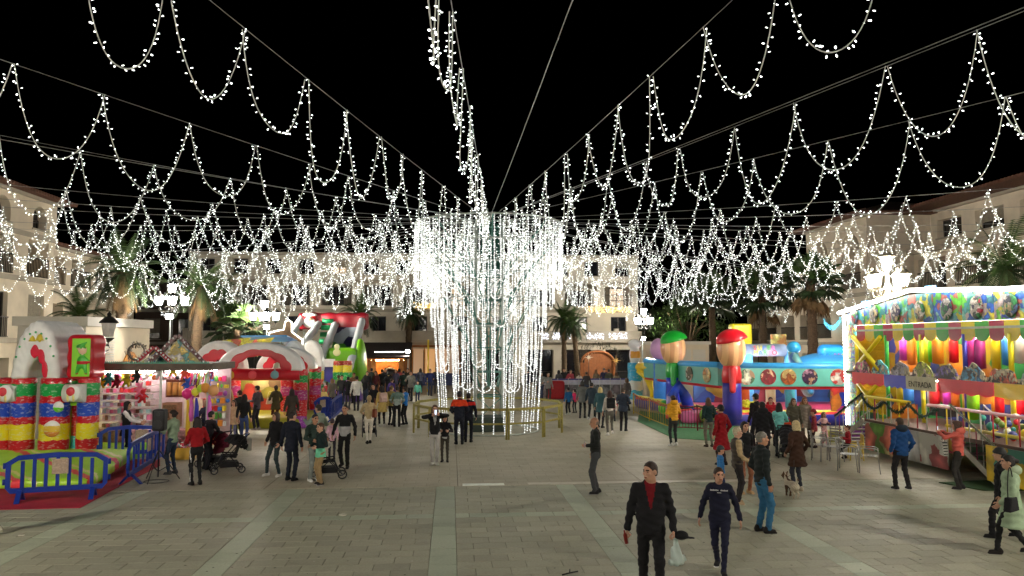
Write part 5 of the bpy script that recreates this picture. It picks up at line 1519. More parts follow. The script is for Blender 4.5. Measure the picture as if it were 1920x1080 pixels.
p = person('woman in dark taupe coat with long hair beside the olive coat', G(546, 812), 1.70, 20, (62, 56, 50), .38, 'coat', (40, 36, 38), hair='long', hcol=(40, 28, 26), fem=True)
p = person('person in slate green top in front of the blue barrier', G(585, 786), 1.66, 0, (58, 76, 72), .50, 'sweater', (34, 38, 52), hair='short', hcol=(30, 26, 24))
p = person('woman with topknot beside the candy cane arch', G(553, 790), 1.64, 150, (120, 110, 110), .48, 'jacket', (50, 50, 56), hair='bun', hcol=(36, 26, 24), fem=True)
# --- the far crowd between slide and kiosk
crowd = [(622, 772, 1.66, 30, (96, 92, 84), 'grey brown jacket', 'bob', (130, 100, 66)), (640, 764, 1.72, 200, (40, 42, 46), 'charcoal jacket', 'short', (40, 30, 26)), (652, 768, 1.70, 0, (24, 24, 28), 'black bomber jacket', 'short', (30, 24, 22)),
         (663, 756, 1.74, 170, (120, 84, 60), 'rust brown jacket', 'short', (60, 40, 30)), (668, 770, 1.76, 10, (206, 204, 200), 'black and white varsity jacket', 'short', (28, 24, 22)), (684, 762, 1.70, -20, (28, 30, 34), 'dark anorak near the pushchair', 'long', (30, 24, 24)),
         (688, 750, 1.72, 180, (34, 36, 40), 'dark fleece', 'short', (50, 38, 30)), (704, 748, 1.70, 160, (90, 40, 40), 'brick red jumper', 'long', (70, 44, 30)), (716, 744, 1.74, 20, (26, 28, 30), 'long black parka', 'short', (24, 20, 20)),
         (728, 752, 1.70, 0, (40, 40, 44), 'black quilted coat', 'beanie', (30, 30, 34)), (742, 742, 1.7, 170, (70, 66, 90), 'violet grey scarf jacket', 'bob', (40, 30, 30)), (756, 748, 1.72, 10, (30, 44, 38), 'bottle green jacket', 'short', (30, 24, 22)),
         (770, 752, 1.78, 160, (110, 110, 104), 'pale grey jacket at the kiosk corner', 'short', (60, 46, 36)), (806, 742, 1.74, 190, (30, 40, 90), 'royal blue jacket under the orange lights', 'short', (40, 30, 26)), (734, 762, 1.5, -30, (70, 50, 110), 'purple and white jumper', 'short', (60, 44, 36)),
         (600, 762, 1.64, 10, (200, 190, 196), 'white spotted top by the blue barrier', 'long', (40, 30, 28)), (612, 766, 1.4, 30, (180, 60, 70), 'raspberry red coat', 'pony', (60, 40, 30)),
         (1015, 752, 1.72, 150, (120, 122, 120), 'pale grey hoodie behind the ring barrier', 'short', (50, 40, 34)), (1028, 752, 1.66, 200, (140, 140, 138), 'light grey tracksuit at the rink end', 'short', (70, 52, 40)), (1048, 744, 1.7, 10, (60, 60, 62), 'dark grey coat at the rink rail', 'bob', (30, 24, 24)),
         (1058, 738, 1.7, 170, (30, 30, 32), 'black jacket on the rink', 'short', (34, 28, 26)), (1118, 742, 1.66, 20, (110, 100, 84), 'camel jacket by the rink', 'long', (120, 90, 60)), (1133, 738, 1.7, 180, (28, 34, 66), 'navy jacket on the rink', 'beanie', (30, 34, 60)),
         (1142, 742, 1.72, 0, (70, 76, 66), 'moss green jacket at the rink rail', 'short', (40, 32, 28)), (1156, 745, 1.6, 20, (130, 120, 100), 'sand coloured coat by the rink', 'long', (90, 60, 40)), (1100, 748, 1.66, 10, (44, 44, 48), 'black jacket raising an arm by the rink', 'short', (30, 26, 24)),
         (645, 752, 1.7, 190, (150, 140, 130), 'oatmeal jumper behind the varsity jacket', 'bob', (60, 44, 34)), (658, 742, 1.74, 10, (50, 60, 80), 'denim blue jacket far off by the slide', 'short', (40, 30, 26)), (676, 744, 1.66, 180, (170, 120, 110), 'dusty pink coat by the slide', 'long', (50, 36, 30)), (696, 740, 1.74, 0, (60, 64, 60), 'grey green anorak before the wooden kiosk', 'cap', (40, 44, 50)),
         (722, 738, 1.7, 190, (30, 30, 34), 'black fleece at the kiosk counter', 'short', (40, 30, 26)), (748, 737, 1.68, 10, (150, 60, 60), 'faded red jacket at the kiosk counter', 'bob', (50, 36, 28)), (764, 740, 1.74, 170, (60, 52, 44), 'brown jacket at the kiosk end', 'short', (30, 24, 22)), (788, 738, 1.7, 0, (90, 96, 120), 'steel blue coat before the orange bar', 'long', (40, 30, 26)),
         (818, 738, 1.72, 185, (44, 40, 44), 'dark suit behind the light ropes', 'short', (30, 26, 24)), (634, 756, 1.6, 20, (120, 150, 90), 'leaf green jacket by the rainbow panel', 'pony', (90, 60, 40)), (572, 778, 1.66, 170, (70, 66, 64), 'grey wool coat beside the lime pillow', 'bob', (60, 46, 36)), (606, 778, 1.3, 200, (214, 190, 120), 'straw yellow coat at the blue barrier', 'bob', (150, 110, 70)),
         (990, 742, 1.7, 10, (40, 44, 60), 'slate jacket seen behind the tower', 'short', (34, 28, 26)), (1070, 742, 1.68, 190, (150, 60, 70), 'cherry red jacket by the rink', 'long', (40, 30, 26)), (1176, 770, 1.66, 30, (90, 84, 78), 'taupe jacket by the cyan column', 'bob', (110, 80, 54)), (1086, 742, 1.5, 10, (206, 200, 190), 'cream jacket at the rink rail', 'pony', (60, 44, 34))]
pants_c = [(30, 30, 36), (44, 54, 76), (60, 60, 62), (26, 26, 30)]
for i, (px, py, H, yaw, c, nm, hr_, hcx) in enumerate(crowd):
    person('distant person in ' + nm, G(px, py), H, yaw, c, .44 + .06 * (i % 2), ['jacket', 'puffer', 'sweater'][i % 3], pants_c[i % 4], hair=hr_, hcol=hcx, fem=hr_ in ('long', 'bob', 'pony'), rh=(.05, .25, -.2) if i % 3 == 0 else None, lh=(.05, .2, -.3) if i % 4 == 1 else None,
           stance=((-.08, .04, 0), (.08, -.06, 0)), group='people in the far crowd')
# --- walker leaving the frame at lower left
p = person('walker in black leaving the picture at the lower left with one grey shoe showing', G(-46, 1006), 1.72, 92, (24, 24, 26), .46, 'jacket', (20, 20, 22), shoe=(150, 146, 130), sole=(180, 176, 160), hair='short', stance=((-.08, .26, 0), (.08, -.34, .02)))
# --- dog on a lead
def dogf(P):
    d = su(.05, ecap(P, (0, -.16, .27), (0, .12, .28), (.075, .085), (.085, .10), (1, 0, 0)), ecap(P, (0, .14, .30), (0, .22, .40), (.055, .06), (.045, .05), (1, 0, 0)))
    d = su(.03, d, ell(P, (0, .25, .44), (.058, .065, .055)), cap(P, (0, .28, .43), (0, .35, .415), .033, .022))
    for sg in (-1, 1):
        d = su(.01, d, cap(P, (sg * .035, .225, .48), (sg * .055, .21, .535), .022, .008))
        d = su(.03, d, cap(P, (sg * .05, .12, .25), (sg * .052, .10, .13), .038, .022), cap(P, (sg * .052, .10, .13), (sg * .052, .12, .02), .022, .018), cap(P, (sg * .052, .12, .02), (sg * .052, .145, .016), .02, .016))
        d = su(.03, d, cap(P, (sg * .05, -.16, .25), (sg * .055, -.10, .17), .055, .032), cap(P, (sg * .055, -.10, .17), (sg * .055, -.20, .10), .03, .019), cap(P, (sg * .055, -.20, .10), (sg * .055, -.175, .02), .019, .017), cap(P, (sg * .055, -.175, .02), (sg * .055, -.14, .016), .019, .015))
    d = su(.02, d, cap(P, (0, -.21, .31), (0, -.27, .42), .022, .018), cap(P, (0, -.27, .42), (0, -.22, .49), .018, .012))
    return d + .004 * np.sin(P[:, 0] * 140 + P[:, 2] * 90)
dg_ = G(1484, 932)
o = sdf_obj('dog', dogf, (-.13, -.34, -.01), (.13, .4, .58), .011, [M('dog_white', S(196, 186, 164), .9, var=.25, bump=.6, bscale=60), M('dog_brown', S(92, 66, 46), .9, var=.25, bump=.6, bscale=60)], dg_, R(8),
            lambda c: (((np.sin(c[:, 1] * 14 + 1) + np.sin(c[:, 2] * 17 + c[:, 0] * 9)) > .45) | ((c[:, 1] > .2) & (np.abs(c[:, 0]) > .02))).astype(int))
tag(o, 'small brown and white dog on a lead at the feet of the fur coat', 'dog')
mb = MB(); mb.tube([(dg_.x - .0, dg_.y + .18, .42), (dg_.x + .12, dg_.y + .1, .5), (G(1497, 922).x - .02, G(1497, 922).y + .12, .93)], .005, 5)
tag(mb.build('dog_lead', blk_plastic), 'thin dark lead from the dog to the brown coat', 'lead')
# ================================================================== LEFT SIDE ATTRACTIONS
def vinyl(c, nm=None): return M('vinyl_%d_%d_%d' % c, tuple(min(.85, q * 1.45) for q in S(*c)), .32, var=.10, scale=2.5, bump=.12, bscale=5, spec=.5)
def rbox(P, c, hs, r):
    q = np.abs(P - np.asarray(c, np.float32)) - (np.asarray(hs, np.float32) - r)
    return np.sqrt((np.maximum(q, 0) ** 2).sum(1)) + np.minimum(q.max(1), 0) - r
def part(name, f, lo, hi, h, mats, root, pick=None):
    v, f_ = surfnet(f, lo, hi, h)
    mi = 0 if pick is None else pick(v[f_].mean(1))
    return link(name, np_mesh(name, [(v, f_, mi)], mats), root)
RED = (176, 18, 34); LIME = (132, 190, 26); GRN = (20, 140, 66); BLU = (28, 66, 168); YEL = (214, 190, 30); PUR = (140, 60, 160); WHI = (206, 208, 200); TEAL = (60, 160, 160); ORG = (226, 120, 24); PINK = (220, 110, 160); SKY = (50, 140, 206)
candy = bands('candy_column', [(0, S(*PUR)), (.42, S(*RED)), (.72, S(*YEL)), (1.18, S(*RED)), (1.38, S(*BLU)), (1.78, S(*RED)), (1.98, S(*GRN)), (2.34, S(*RED))], .03)
def bulged(z0, z1, r, seg=.45):
    pr = [(.01, z0), (r * .9, z0)]; n = max(2, int((z1 - z0) / seg)); 
    for i in range(n):
        a = z0 + (z1 - z0) * i / n; b = z0 + (z1 - z0) * (i + 1) / n
        for t in (.06, .3, .5, .7, .94): pr.append((r * (1 - .05 * abs(2 * t - 1) ** 3), a + (b - a) * t))
    pr += [(r * .9, z1), (.01, z1)]
    return pr
YA = 22.8
def lx(px, Y=YA): return xat(px, Y)
AX = lx(80)
arch = thing('inflatable_arch', 'tall inflatable candy arch with striped columns and white hoop at the left', 'inflatable', (AX, YA, 0))
for px, dy, r in ((4, 0, .40), (49, 0, .33), (109, 0, .40), (166, .15, .30), (49, 1.7, .33), (109, 1.7, .40)):
    mb = MB(); mb.lathe(bulged(.3, 2.44, r), 24, (lx(px) - AX, dy, 0)); mb.build('column', candy, arch)
xb, xc = lx(49) - AX, lx(109) - AX; xm = (xb + xc) / 2; hw_ = (xc - xb) / 2
def f_arch(P):
    u = (P[:, 0] - xm) / hw_; w = np.maximum(P[:, 2] - 2.44, 0) / 1.1
    rr = np.sqrt(u * u + w * w)
    d2 = (rr - 1) * hw_ * 1.15
    a = np.sqrt(d2 * d2)
    q = np.stack([a - .11, np.abs(P[:, 1] - .75) - .95], 1)
    d = np.sqrt((np.maximum(q, 0) ** 2).sum(1)) + np.minimum(q.max(1), 0) - .15
    d = d + .010 * np.sin(np.arctan2(w, u) * 26)
    return np.maximum(d, 2.43 - P[:, 2])
def pk_arch(c):
    u = (c[:, 0] - xm) / hw_; w = (c[:, 2] - 2.44) / 1.02; rr = np.sqrt(u * u + w * w); an = np.arctan2(w, u)
    m = np.zeros(len(c), int)
    m[(u < -.55) & (c[:, 1] > -.2)] = 2  # left flank pale green: reflected green light put into the vinyl colour
    return m
part('hoop', f_arch, (xm - 1.1, -.5, 2.35), (xm + 1.1, 2.0, 4.1), .045, [vinyl(WHI), vinyl(RED), vinyl((150, 196, 160))], arch, pk_arch)
def f_scal(P):
    u = (P[:, 0] - xm) / hw_; w = np.maximum(P[:, 2] - 2.44, 0) / 1.1; rr = np.sqrt(u * u + w * w); an = np.arctan2(w, u)
    q = np.stack([np.abs(rr - .70) * hw_ * 1.15 - .03 - .05 * np.abs(np.sin(an * 5)), np.abs(P[:, 1] + .36) - .012, (an - 1.9) * .4], 1)
    d = np.sqrt((np.maximum(q, 0) ** 2).sum(1)) + np.minimum(q.max(1), 0) - .012
    return np.maximum(d, 2.45 - P[:, 2])
part('scalloped_trim', f_scal, (xm - .7, -.42, 2.4), (xm + .7, -.3, 3.6), .022, [vinyl((190, 20, 50))], arch)
mb = MB(); mb.lathe([(.12, 0), (.10, .03), (.07, .12), (.05, .17), (.01, .19)], 12, (xm + .12, -.36, 3.52)); mb.ball((xm + .12, -.36, 3.51), .035, 8, 6)
mb.lathe([(.10, 0), (.085, .03), (.06, .1), (.01, .16)], 12, (xm - .08, -.36, 3.50)); mb.build('bell_print', vinyl((196, 176, 60)), arch)
mb = MB()
for k in range(9):
    an = .5 + k * .27; mb.ball((xm + math.cos(an) * hw_ * 1.3, -.35, 2.44 + 1.1 * math.sin(an) * 1.2), (.035, .02, .035), 8, 6)
mb.build('snow_dots', vinyl((60, 150, 90)), arch)
xd = lx(156) - AX
def f_elfp(P): return rbox(P, (xd, .25, 3.05), (.36, .5, .66), .16) + .012 * np.sin(P[:, 2] * 14)
part('red_pillar', f_elfp, (xd - .5, -.4, 2.3), (xd + .5, .9, 3.8), .05, [vinyl(RED)], arch)
# little printed elf on the pillar's front: plain toy shape in low relief
def f_elf(P):
    c = A(xd + .12, -.26, 0); Q = P - c
    return su(.03, ell(Q, (0, 0, 3.24), (.13, .05, .13)), ell(Q, (0, 0, 2.90), (.16, .06, .2)), cap(Q, (-.1, 0, 3.34), (.1, 0, 3.46), .08, .03), cap(Q, (-.1, 0, 2.75), (-.14, 0, 2.58), .06, .05), cap(Q, (.08, 0, 2.75), (.12, 0, 2.58), .06, .05), cap(Q, (.1, 0, 2.98), (.2, -.02, 2.9), .045))
def pk_elf(c):
    m = np.zeros(len(c), int); m[(c[:, 2] > 3.12) & (c[:, 2] < 3.30)] = 1; m[(np.abs(c[:, 2] - 2.88) < .035)] = 2; m[c[:, 2] < 2.58] = 2
    return m
part('elf_relief', f_elf, (xd - .25, -.42, 2.4), (xd + .5, -.12, 3.65), .03, [vinyl((60, 160, 50)), vinyl((220, 170, 140)), vinyl(RED)], arch, pk_elf)
mb = MB(); mb.box((xd + .08, -.262, 3.03), (.5, .02, 1.1)); mb.build('lime_panel', vinyl((120, 190, 40)), arch)
for px in (28, 152):      # candy rolls joining the columns
    x = lx(px) - AX
    mb = MB(); mb.cyl((x - .28, -.18, 2.0), (x + .28, -.18, 2.0), .26, n=20); mb.ball((x + .05, -.44, 2.02), (.22, .06, .24), 16, 10, 0); mb.ball((x + .0, -.48, 2.06), (.13, .05, .13), 12, 8, 1)
    for sg in (-1, 1): mb.ball((x + sg * .08, -.47, 1.9), (.04, .04, .14), 10, 6, 2)
    mb.build('candy_roll', [vinyl(WHI), vinyl((190, 50, 60)), vinyl((200, 190, 120))], arch)
for px in (22, 143):      # lime door frame
    x = lx(px) - AX
    mb = MB(); mb.bx(x - .26, x + .26, .05, .35, 1.62, 1.76); mb.bx(x - .26, x - .14, .05, .35, .3, 1.619); mb.bx(x + .14, x + .26, .05, .35, .3, 1.619); mb.build('door_frame', vinyl(LIME), arch)
    mb = MB(); mb.bx(x - .139, x + .139, .2, .3, .3, 1.619); mb.build('door_panel', bands('door_stripe', [(.3, S(*TEAL)), (.8, S(170, 60, 40)), (1.2, S(*RED))], .04), arch)
mb = MB(); mb.ball((lx(117) - AX, -.37, 1.0), (.24, .08, .24), 18, 12); mb.build('orange_ball', bands('orange_ball_print', [(.7, S(210, 130, 60)), (.95, S(226, 170, 60)), (1.12, S(230, 220, 200))], .02), arch)
mb = MB(); mb.ball((lx(127) - AX, -.36, 1.62), (.15, .07, .16), 16, 10); mb.build('green_ball', bands('green_ball_print', [(1.4, S(90, 190, 40)), (1.64, S(220, 225, 215))], .02), arch)
def f_base(P): return rbox(P, (0, .6, .14), (2.6, 2.0, .22), .16) + .01 * np.sin(P[:, 0] * 14)
part('base_cushion', f_base, (-2.8, -1.6, -.02), (2.8, 2.8, .45), .07, [vinyl(LIME)], arch)
def f_apron(P):
    Q = P.copy(); Q[:, 2] = P[:, 2] - np.clip((P[:, 1] + 3.9) * .14, 0, .5)
    return np.maximum(rbox(Q, (.55, -2.7, .08), (2.75, 1.35, .14), .1) + .012 * np.sin(P[:, 0] * 9), -P[:, 2])
def pk_ap(c):
    t = c[:, 0] * .8 + c[:, 1]; m = np.zeros(len(c), int); s_ = np.mod(t, 1.4)
    m[(s_ < .22)] = 1; m[(s_ > .34) & (s_ < .46)] = 2
    m[(c[:, 0] < -.8) & (m == 1)] = 3
    return m
part('apron', f_apron, (-2.4, -4.2, -.02), (3.4, -1.2, .7), .06, [vinyl((150, 200, 40)), vinyl((222, 60, 66)), vinyl((206, 220, 130)), vinyl((90, 190, 210))], arch, pk_ap)
# red mat
mb = MB()
ma_ = [G(-60, 958), G(150, 953), G(240, 904), G(300, 874), G(300, 862), G(-60, 862)]
mb.prism([(p.x, p.y, .004) for p in ma_], (0, 0, .012))
tag(mb.build('red_mat', M('red_carpet', S(170, 30, 52), .85, var=.25, scale=3, bump=.5, bscale=4)), 'crumpled red mat under the blue barriers at the left', 'mat')
# blue plastic barriers
blue_pl = M('blue_plastic', S(18, 52, 150), .4, var=.12, scale=3)
def barrier(label, a, b, h=1.05, panel=None, n=8, col=blue_pl):
    a = Vector(a); b = Vector(b); L = (b - a).length; rz = math.atan2(b.y - a.y, b.x - a.x)
    root = thing('plastic_barrier', label, 'barrier', (a.x, a.y, 0), rz, 'blue plastic barriers')
    fr = MB(); z0 = .2
    prof = [(0, z0 + .12), (.10, z0), (L - .10, z0), (L, z0 + .12), (L, h - .18), (L - .22, h - .04), (L / 2, h), (.22, h - .04), (0, h - .18)]
    inner = [(.09, z0 + .13), (.12, z0 + .11), (L - .12, z0 + .11), (L - .09, z0 + .13), (L - .09, h - .24), (L - .24, h - .14), (L / 2, h - .11), (.24, h - .14), (.09, h - .24)]
    o = len(fr.v)
    for y in (-.03, .03):
        fr.v += [(x, y, z) for x, z in prof] + [(x, y, z) for x, z in inner]
    k = len(prof)
    for i in range(k):
        j = (i + 1) % k
        for f_ in ([o + i, o + j, o + k + j, o + k + i], [o + 2 * k + i, o + 3 * k + i, o + 3 * k + j, o + 2 * k + j], [o + i, o + 2 * k + i, o + 2 * k + j, o + j], [o + k + i, o + k + j, o + 3 * k + j, o + 3 * k + i]):
            fr.f.append(f_); fr.m.append(0); fr.sm.append(False)
    fr.build('frame', col, root)
    for i in range(1, n):
        x = .09 + (L - .18) * i / n
        s_ = MB(); s_.bx(x - .035, x + .035, -.022, .022, z0 + .105, h - .105 - .1 * abs(2 * i / n - 1) ** 2); s_.build('slat', col, root)
    for x in (.28, L - .28):
        f_ = MB(); f_.prism([(x - .05, -.28, 0), (x - .05, -.22, 0), (x - .05, -.02, .2), (x - .05, .02, .2), (x - .05, .22, 0), (x - .05, .28, 0), (x - .05, .05, .26), (x - .05, -.05, .26)], (.1, 0, 0)); f_.build('foot', col, root)
    for x in (-.03, L + .03):
        f_ = MB()
        for z in (.45, .8): f_.cyl((x, 0, z - .06), (x, 0, z + .06), .03, n=8)
        f_.build('hinge', col, root)
    if panel:
        x = .09 + (L - .18) * panel; s_ = MB(); s_.bx(x - .16, x + .16, -.05, -.032, .58, h - .14); s_.build('notice', M('notice_paper', S(180, 160, 140), .7, var=.3, scale=24), root)
    return root
barrier('blue plastic barrier on the red mat, closest to the camera', G(8, 944), G(200, 932), panel=.53)
barrier('blue plastic barrier angled behind the loudspeaker tripod', G(238, 912), G(306, 866), panel=.5)
barrier('blue plastic barrier in front of the stall keeper', G(184, 868), G(298, 862), panel=.72)
barrier('blue plastic barrier far off by the candy cane arch', G(590, 790), G(622, 786), panel=.4)
barrier('blue plastic barrier standing edge on at the queue', G(620, 798), G(640, 778))
# loudspeaker on a tripod
p = G(296, 902)
t_ = thing('speaker_stand', 'black tripod stand under the loudspeaker', 'stand', (p.x, p.y, 0))
mb = MB(); mb.cyl((0, 0, .1), (0, 0, 1.25), .02, n=8); mb.build('pole', blk_plastic, t_)
for k in range(3):
    a = k * 2.094 + .4; mb = MB(); mb.cyl((.5 * math.cos(a), .5 * math.sin(a), .015), (.02 * math.cos(a), .02 * math.sin(a), .75), .013, n=6); mb.bar((.25 * math.cos(a), .25 * math.sin(a), .38), (.02 * math.cos(a), .02 * math.sin(a), .25), .015); mb.build('leg', blk_plastic, t_)
sp = thing('loudspeaker', 'black loudspeaker on the tripod beside the sage green jumper', 'loudspeaker', (p.x, p.y, 1.25))
part('cabinet', lambda P: rbox(P, (0, 0, .27), (.15, .14, .27), .04), (-.2, -.2, -.03), (.2, .2, .6), .025, [blk_plastic], sp)
mb = MB(); mb.cyl((0, -.141, .17), (0, -.15, .17), .11, n=20); mb.cyl((0, -.141, .42), (0, -.15, .42), .05, n=16); mb.build('grille', M('grille_grey', S(44, 44, 46), .6), sp)
# cable on the floor
mb = MB(); mb.tube([(p.x + .3 * math.cos(t * .6), p.y + .25 * math.sin(t * .6) - .1, .012) for t in range(12)], .008, 5)
tag(mb.build('cable', blk_plastic), 'thin black cable coiled under the speaker tripod', 'cable')

def lamp_tube(parent, a, b, r, col, es):
    mb = MB(); mb.cyl(a, b, r, n=8); mb.build('tube_lamp', glow('tube_%d_%d_%d' % (int(col[1] * 99), int(col[2] * 99), int(es)), col, es), parent)
# ---- white kiosk behind the arch
KY = 27.5
kx0, kx1, kx2 = xat(32, KY), xat(160, KY), xat(280, KY + 5.0)
kz = zat(100, 593, KY)
ki = thing('white_kiosk', 'large white prefabricated kiosk with closed shutters behind the candy arch', 'kiosk', ((kx0 + kx1) / 2, KY, 0))
hx = (kx1 - kx0) / 2
k_white = M('kiosk_panel', S(198, 192, 178), .7, var=.08, scale=1.5); k_cream = M('kiosk_side', S(206, 192, 164), .7, var=.08, scale=1.5)
sd = Vector((kx2 - kx1, 5.0, 0)); 
mb = MB(); mb.bx(-hx, hx, 0, .12, 0, kz - .35); mb.build('front_wall', k_white, ki)
mb = MB(); mb.prism([(hx, 0, 0), (hx + sd.x, sd.y, 0), (hx + sd.x - .2, sd.y, 0), (hx - .14, .125, 0)], (0, 0, kz - .35)); mb.build('side_wall', k_cream, ki)
mb = MB(); mb.prism([(-hx - .12, -.15, kz - .34), (hx + .12, -.15, kz - .34), (hx + sd.x + .15, sd.y, kz - .34), (-hx, sd.y, kz - .34)], (0, 0, .33)); mb.build('roof', k_white, ki)
mb = MB(); z = 1.0
while z < kz - .6:
    mb.bx(-hx + .55, hx - .35, -.03 - .012, -.012, z, z + .085); z += .1
tag(mb.build('roller_shutter', M('shutter_white', S(186, 182, 170), .6), ki), kind='stuff')
mb = MB(); mb.bx(-hx + .5, hx - .3, -.06, -.005, kz - .58, kz - .5); mb.build('shutter_box', M('shutter_dark', S(90, 86, 80), .7), ki)
d_ = sd.normalized(); n_ = Vector((d_.y, -d_.x, 0))
mb = MB(); z = 1.2
while z < kz - .7:
    a = Vector((hx, 0, z)) + d_ * .4 + n_ * .02; b = a + d_ * 1.6; mb.bar(a, b, .05, .06); z += .09
tag(mb.build('louvre', M('shutter_white', S(186, 182, 170), .6), ki), kind='stuff')
mb = MB(); pts = [Vector((hx, 0, 2.1)) + d_ * (2.6 + 1.5 * (1 - math.cos(t * math.pi / 10)) / 2 * 1.0) + n_ * .02 + Vector((0, 0, 1.0 * math.sin(t * math.pi / 10))) for t in range(11)]
mb.prism(pts, n_ * .03); mb.build('orange_sign', M('orange_board', S(214, 140, 34), .6), ki)
br = MB(); wx = xat(200, 24.0)
wl = thing('wall_lantern', 'iron lantern with milky glass on a scrolled bracket over the toy stall', 'lantern', (wx, 26.0, zat(203, 632, 26)))
lantern(wl, (xat(203, 26) - wx, 0, 0), 1.3, False)
mb = MB(); x_ = xat(203, 26) - wx
mb.tube([(x_, 0, -.1), (x_ - .02, .05, -.3), (x_ - .3, .1, -.25), (x_ - .5, .1, -.1), (x_ - .62, .12, -.22)], .02, 6); mb.tube([(x_ - .1 + .12 * math.cos(t * .7), .06, -.36 + .12 * math.sin(t * .7)) for t in range(9)], .014, 5)
mb.tube([(x_ - .62 + .13 * math.cos(t * .7), .1, -.2 + .13 * math.sin(t * .7)) for t in range(9)], .016, 5)
mb.cyl((x_ - .62, .1, -.2), (x_ - .62, .1, -zat(203, 632, 26)), .04, n=8)
mb.build('bracket', lamp_iron, wl)

# ---- toy and sweet stall
SY = 24.6
sx0, sx1 = xat(182, SY), xat(404, SY)
st = thing('toy_stall', 'brightly lit toy and sweet stall crammed with goods under a flat roof', 'stall', ((sx0 + sx1) / 2, SY, 0))
hw2 = (sx1 - sx0) / 2; zr = zat(290, 688, SY)
mb = MB(); mb.bx(-hw2 - .1, hw2 + .1, -.55, 1.9, zr - .1, zr + .12); mb.build('roof', M('stall_roof', S(110, 98, 88), .8), st)
mb = MB(); mb.bx(-hw2, hw2, 1.75, 1.85, 0, zr - .105); mb.build('back_wall', M('stall_back', S(206, 180, 186), .7, var=.15), st)
for x in (-hw2 + .05, hw2 - .05, .35):
    mb = MB(); mb.bx(x - .03, x + .03, -.5, -.44, 0, zr - .105); mb.build('post', steel_w, st)
fr_ = MB()   # teal fringe on the roof edge
for i in range(64):
    x = -hw2 + 2 * hw2 * (i + .5) / 64; fr_.raw([(x - .028, -.57, zr + .12), (x + .028, -.57, zr + .12), (x, -.575, zr + .22), (x - .028, -.55, zr + .12), (x + .028, -.55, zr + .12)], [(0, 1, 2), (4, 3, 2)])
tag(fr_.build('roof_fringe', vinyl((80, 150, 130)), st), kind='stuff')
# shelves with packets
pack_c = [vinyl(c) for c in ((222, 110, 150), (206, 206, 206), (226, 150, 170), (150, 190, 190), (214, 60, 90), (230, 220, 210), (190, 60, 60), (120, 90, 80))]
for i in range(7):
    z = .75 + i * .22
    sh = MB(); sh.bx(-hw2 + .02, -.25, .35 - .05 * (i % 2), 1.0, z - .03, z); so = sh.build('shelf', M('shelf_white', S(220, 206, 210), .5), st)
    pk = MB(); x = -hw2 + .08
    while x < -.35:
        w = rng.uniform(.07, .11); pk.bx(x, x + w, .37, .55, z + .002, z + rng.uniform(.10, .17), rng.randrange(8) if i > 2 else rng.choice([0, 1, 2, 3, 7])); x += w + .02
    tag(pk.build('packets', pack_c, so), kind='stuff')
mb = MB(); mb.bx(-hw2, hw2 - .6, -.35, .25, .0, .72); mb.build('counter', M('stall_counter', S(200, 150, 160), .6, var=.5, scale=9), st)
mb = MB(); mb.bx(.0, 1.05, .9, 1.0, 1.65, 2.25); 
co = mb.build('cabinet', M('cabinet_wood', S(120, 66, 50), .6), st)
for k in range(5):
    mb = MB(); mb.cyl((.14 + k * .19, .82, 1.72), (.14 + k * .19, .82, 2.15), .085, n=12); mb.build('jar', M('jar_amber', S(196, 140, 80), .3), co)
mb = MB(); mb.bx(.05, .55, .5, .9, .7, 1.5); 
bx_ = mb.build('display_box', M('display_frame', S(150, 110, 84), .6), st)
for k in range(3):
    mb = MB(); mb.bx(.09, .51, .47, .499, .78 + k * .24, .96 + k * .24); mb.build('tray', M('tray_mix', S(110, 80, 50), .6, var=.6, scale=30), bx_)
for k, x in enumerate((.75, 1.05)):
    mb = MB(); mb.bx(x, x + .26, .5, .56, .7, 1.62); mb.build('door_panel', M('cream_panel', S(226, 210, 180), .6), st)
# right half of the back wall covered with small hanging goods
for row in range(7):
    gd = MB(); x = .62 if row < 4 else 1.1
    while x < hw2 - .08:
        w = rng.uniform(.06, .15); z = .62 + row * .25
        if rng.random() < .5: gd.bx(x, x + w, 1.5, 1.62, z + rng.uniform(0, .04), z + rng.uniform(.14, .22), rng.randrange(8))
        else: gd.ball((x + w / 2, 1.56, z + .11), (w * .5, .06, rng.uniform(.07, .11)), 8, 6, rng.randrange(8))
        x += w + rng.uniform(.01, .04)
    tag(gd.build('hanging_goods', [vinyl(q_) for q_ in ((222, 60, 120), (226, 180, 40), (60, 110, 190), (206, 206, 206), (90, 170, 70), (210, 50, 50), (230, 130, 50), (150, 80, 170))], st), kind='stuff')
gd = MB()
for k in range(90):
    gd.ball((rng.uniform(-hw2 + .1, hw2 - .1), rng.uniform(-.1, .5), zr - .22 - rng.random() * .16), (rng.uniform(.04, .09), .05, rng.uniform(.05, .1)), 7, 5, rng.randrange(8))
tag(gd.build('ceiling_toys', [vinyl(q_) for q_ in ((222, 90, 140), (206, 206, 200), (226, 200, 60), (190, 50, 60), (120, 180, 170), (40, 36, 40), (230, 150, 160), (214, 110, 60))], st), kind='stuff')
# tube lights under the roof
tube_g = glow('stall_tube', (1., .93, .86), 45.)
for x0, x1 in ((-hw2 + .2, -.1), (.2, hw2 - .2)):
    mb = MB(); mb.cyl((x0, .0, zr - .16), (x1, .0, zr - .16), .022, n=8); mb.build('tube_lamp', tube_g, st)
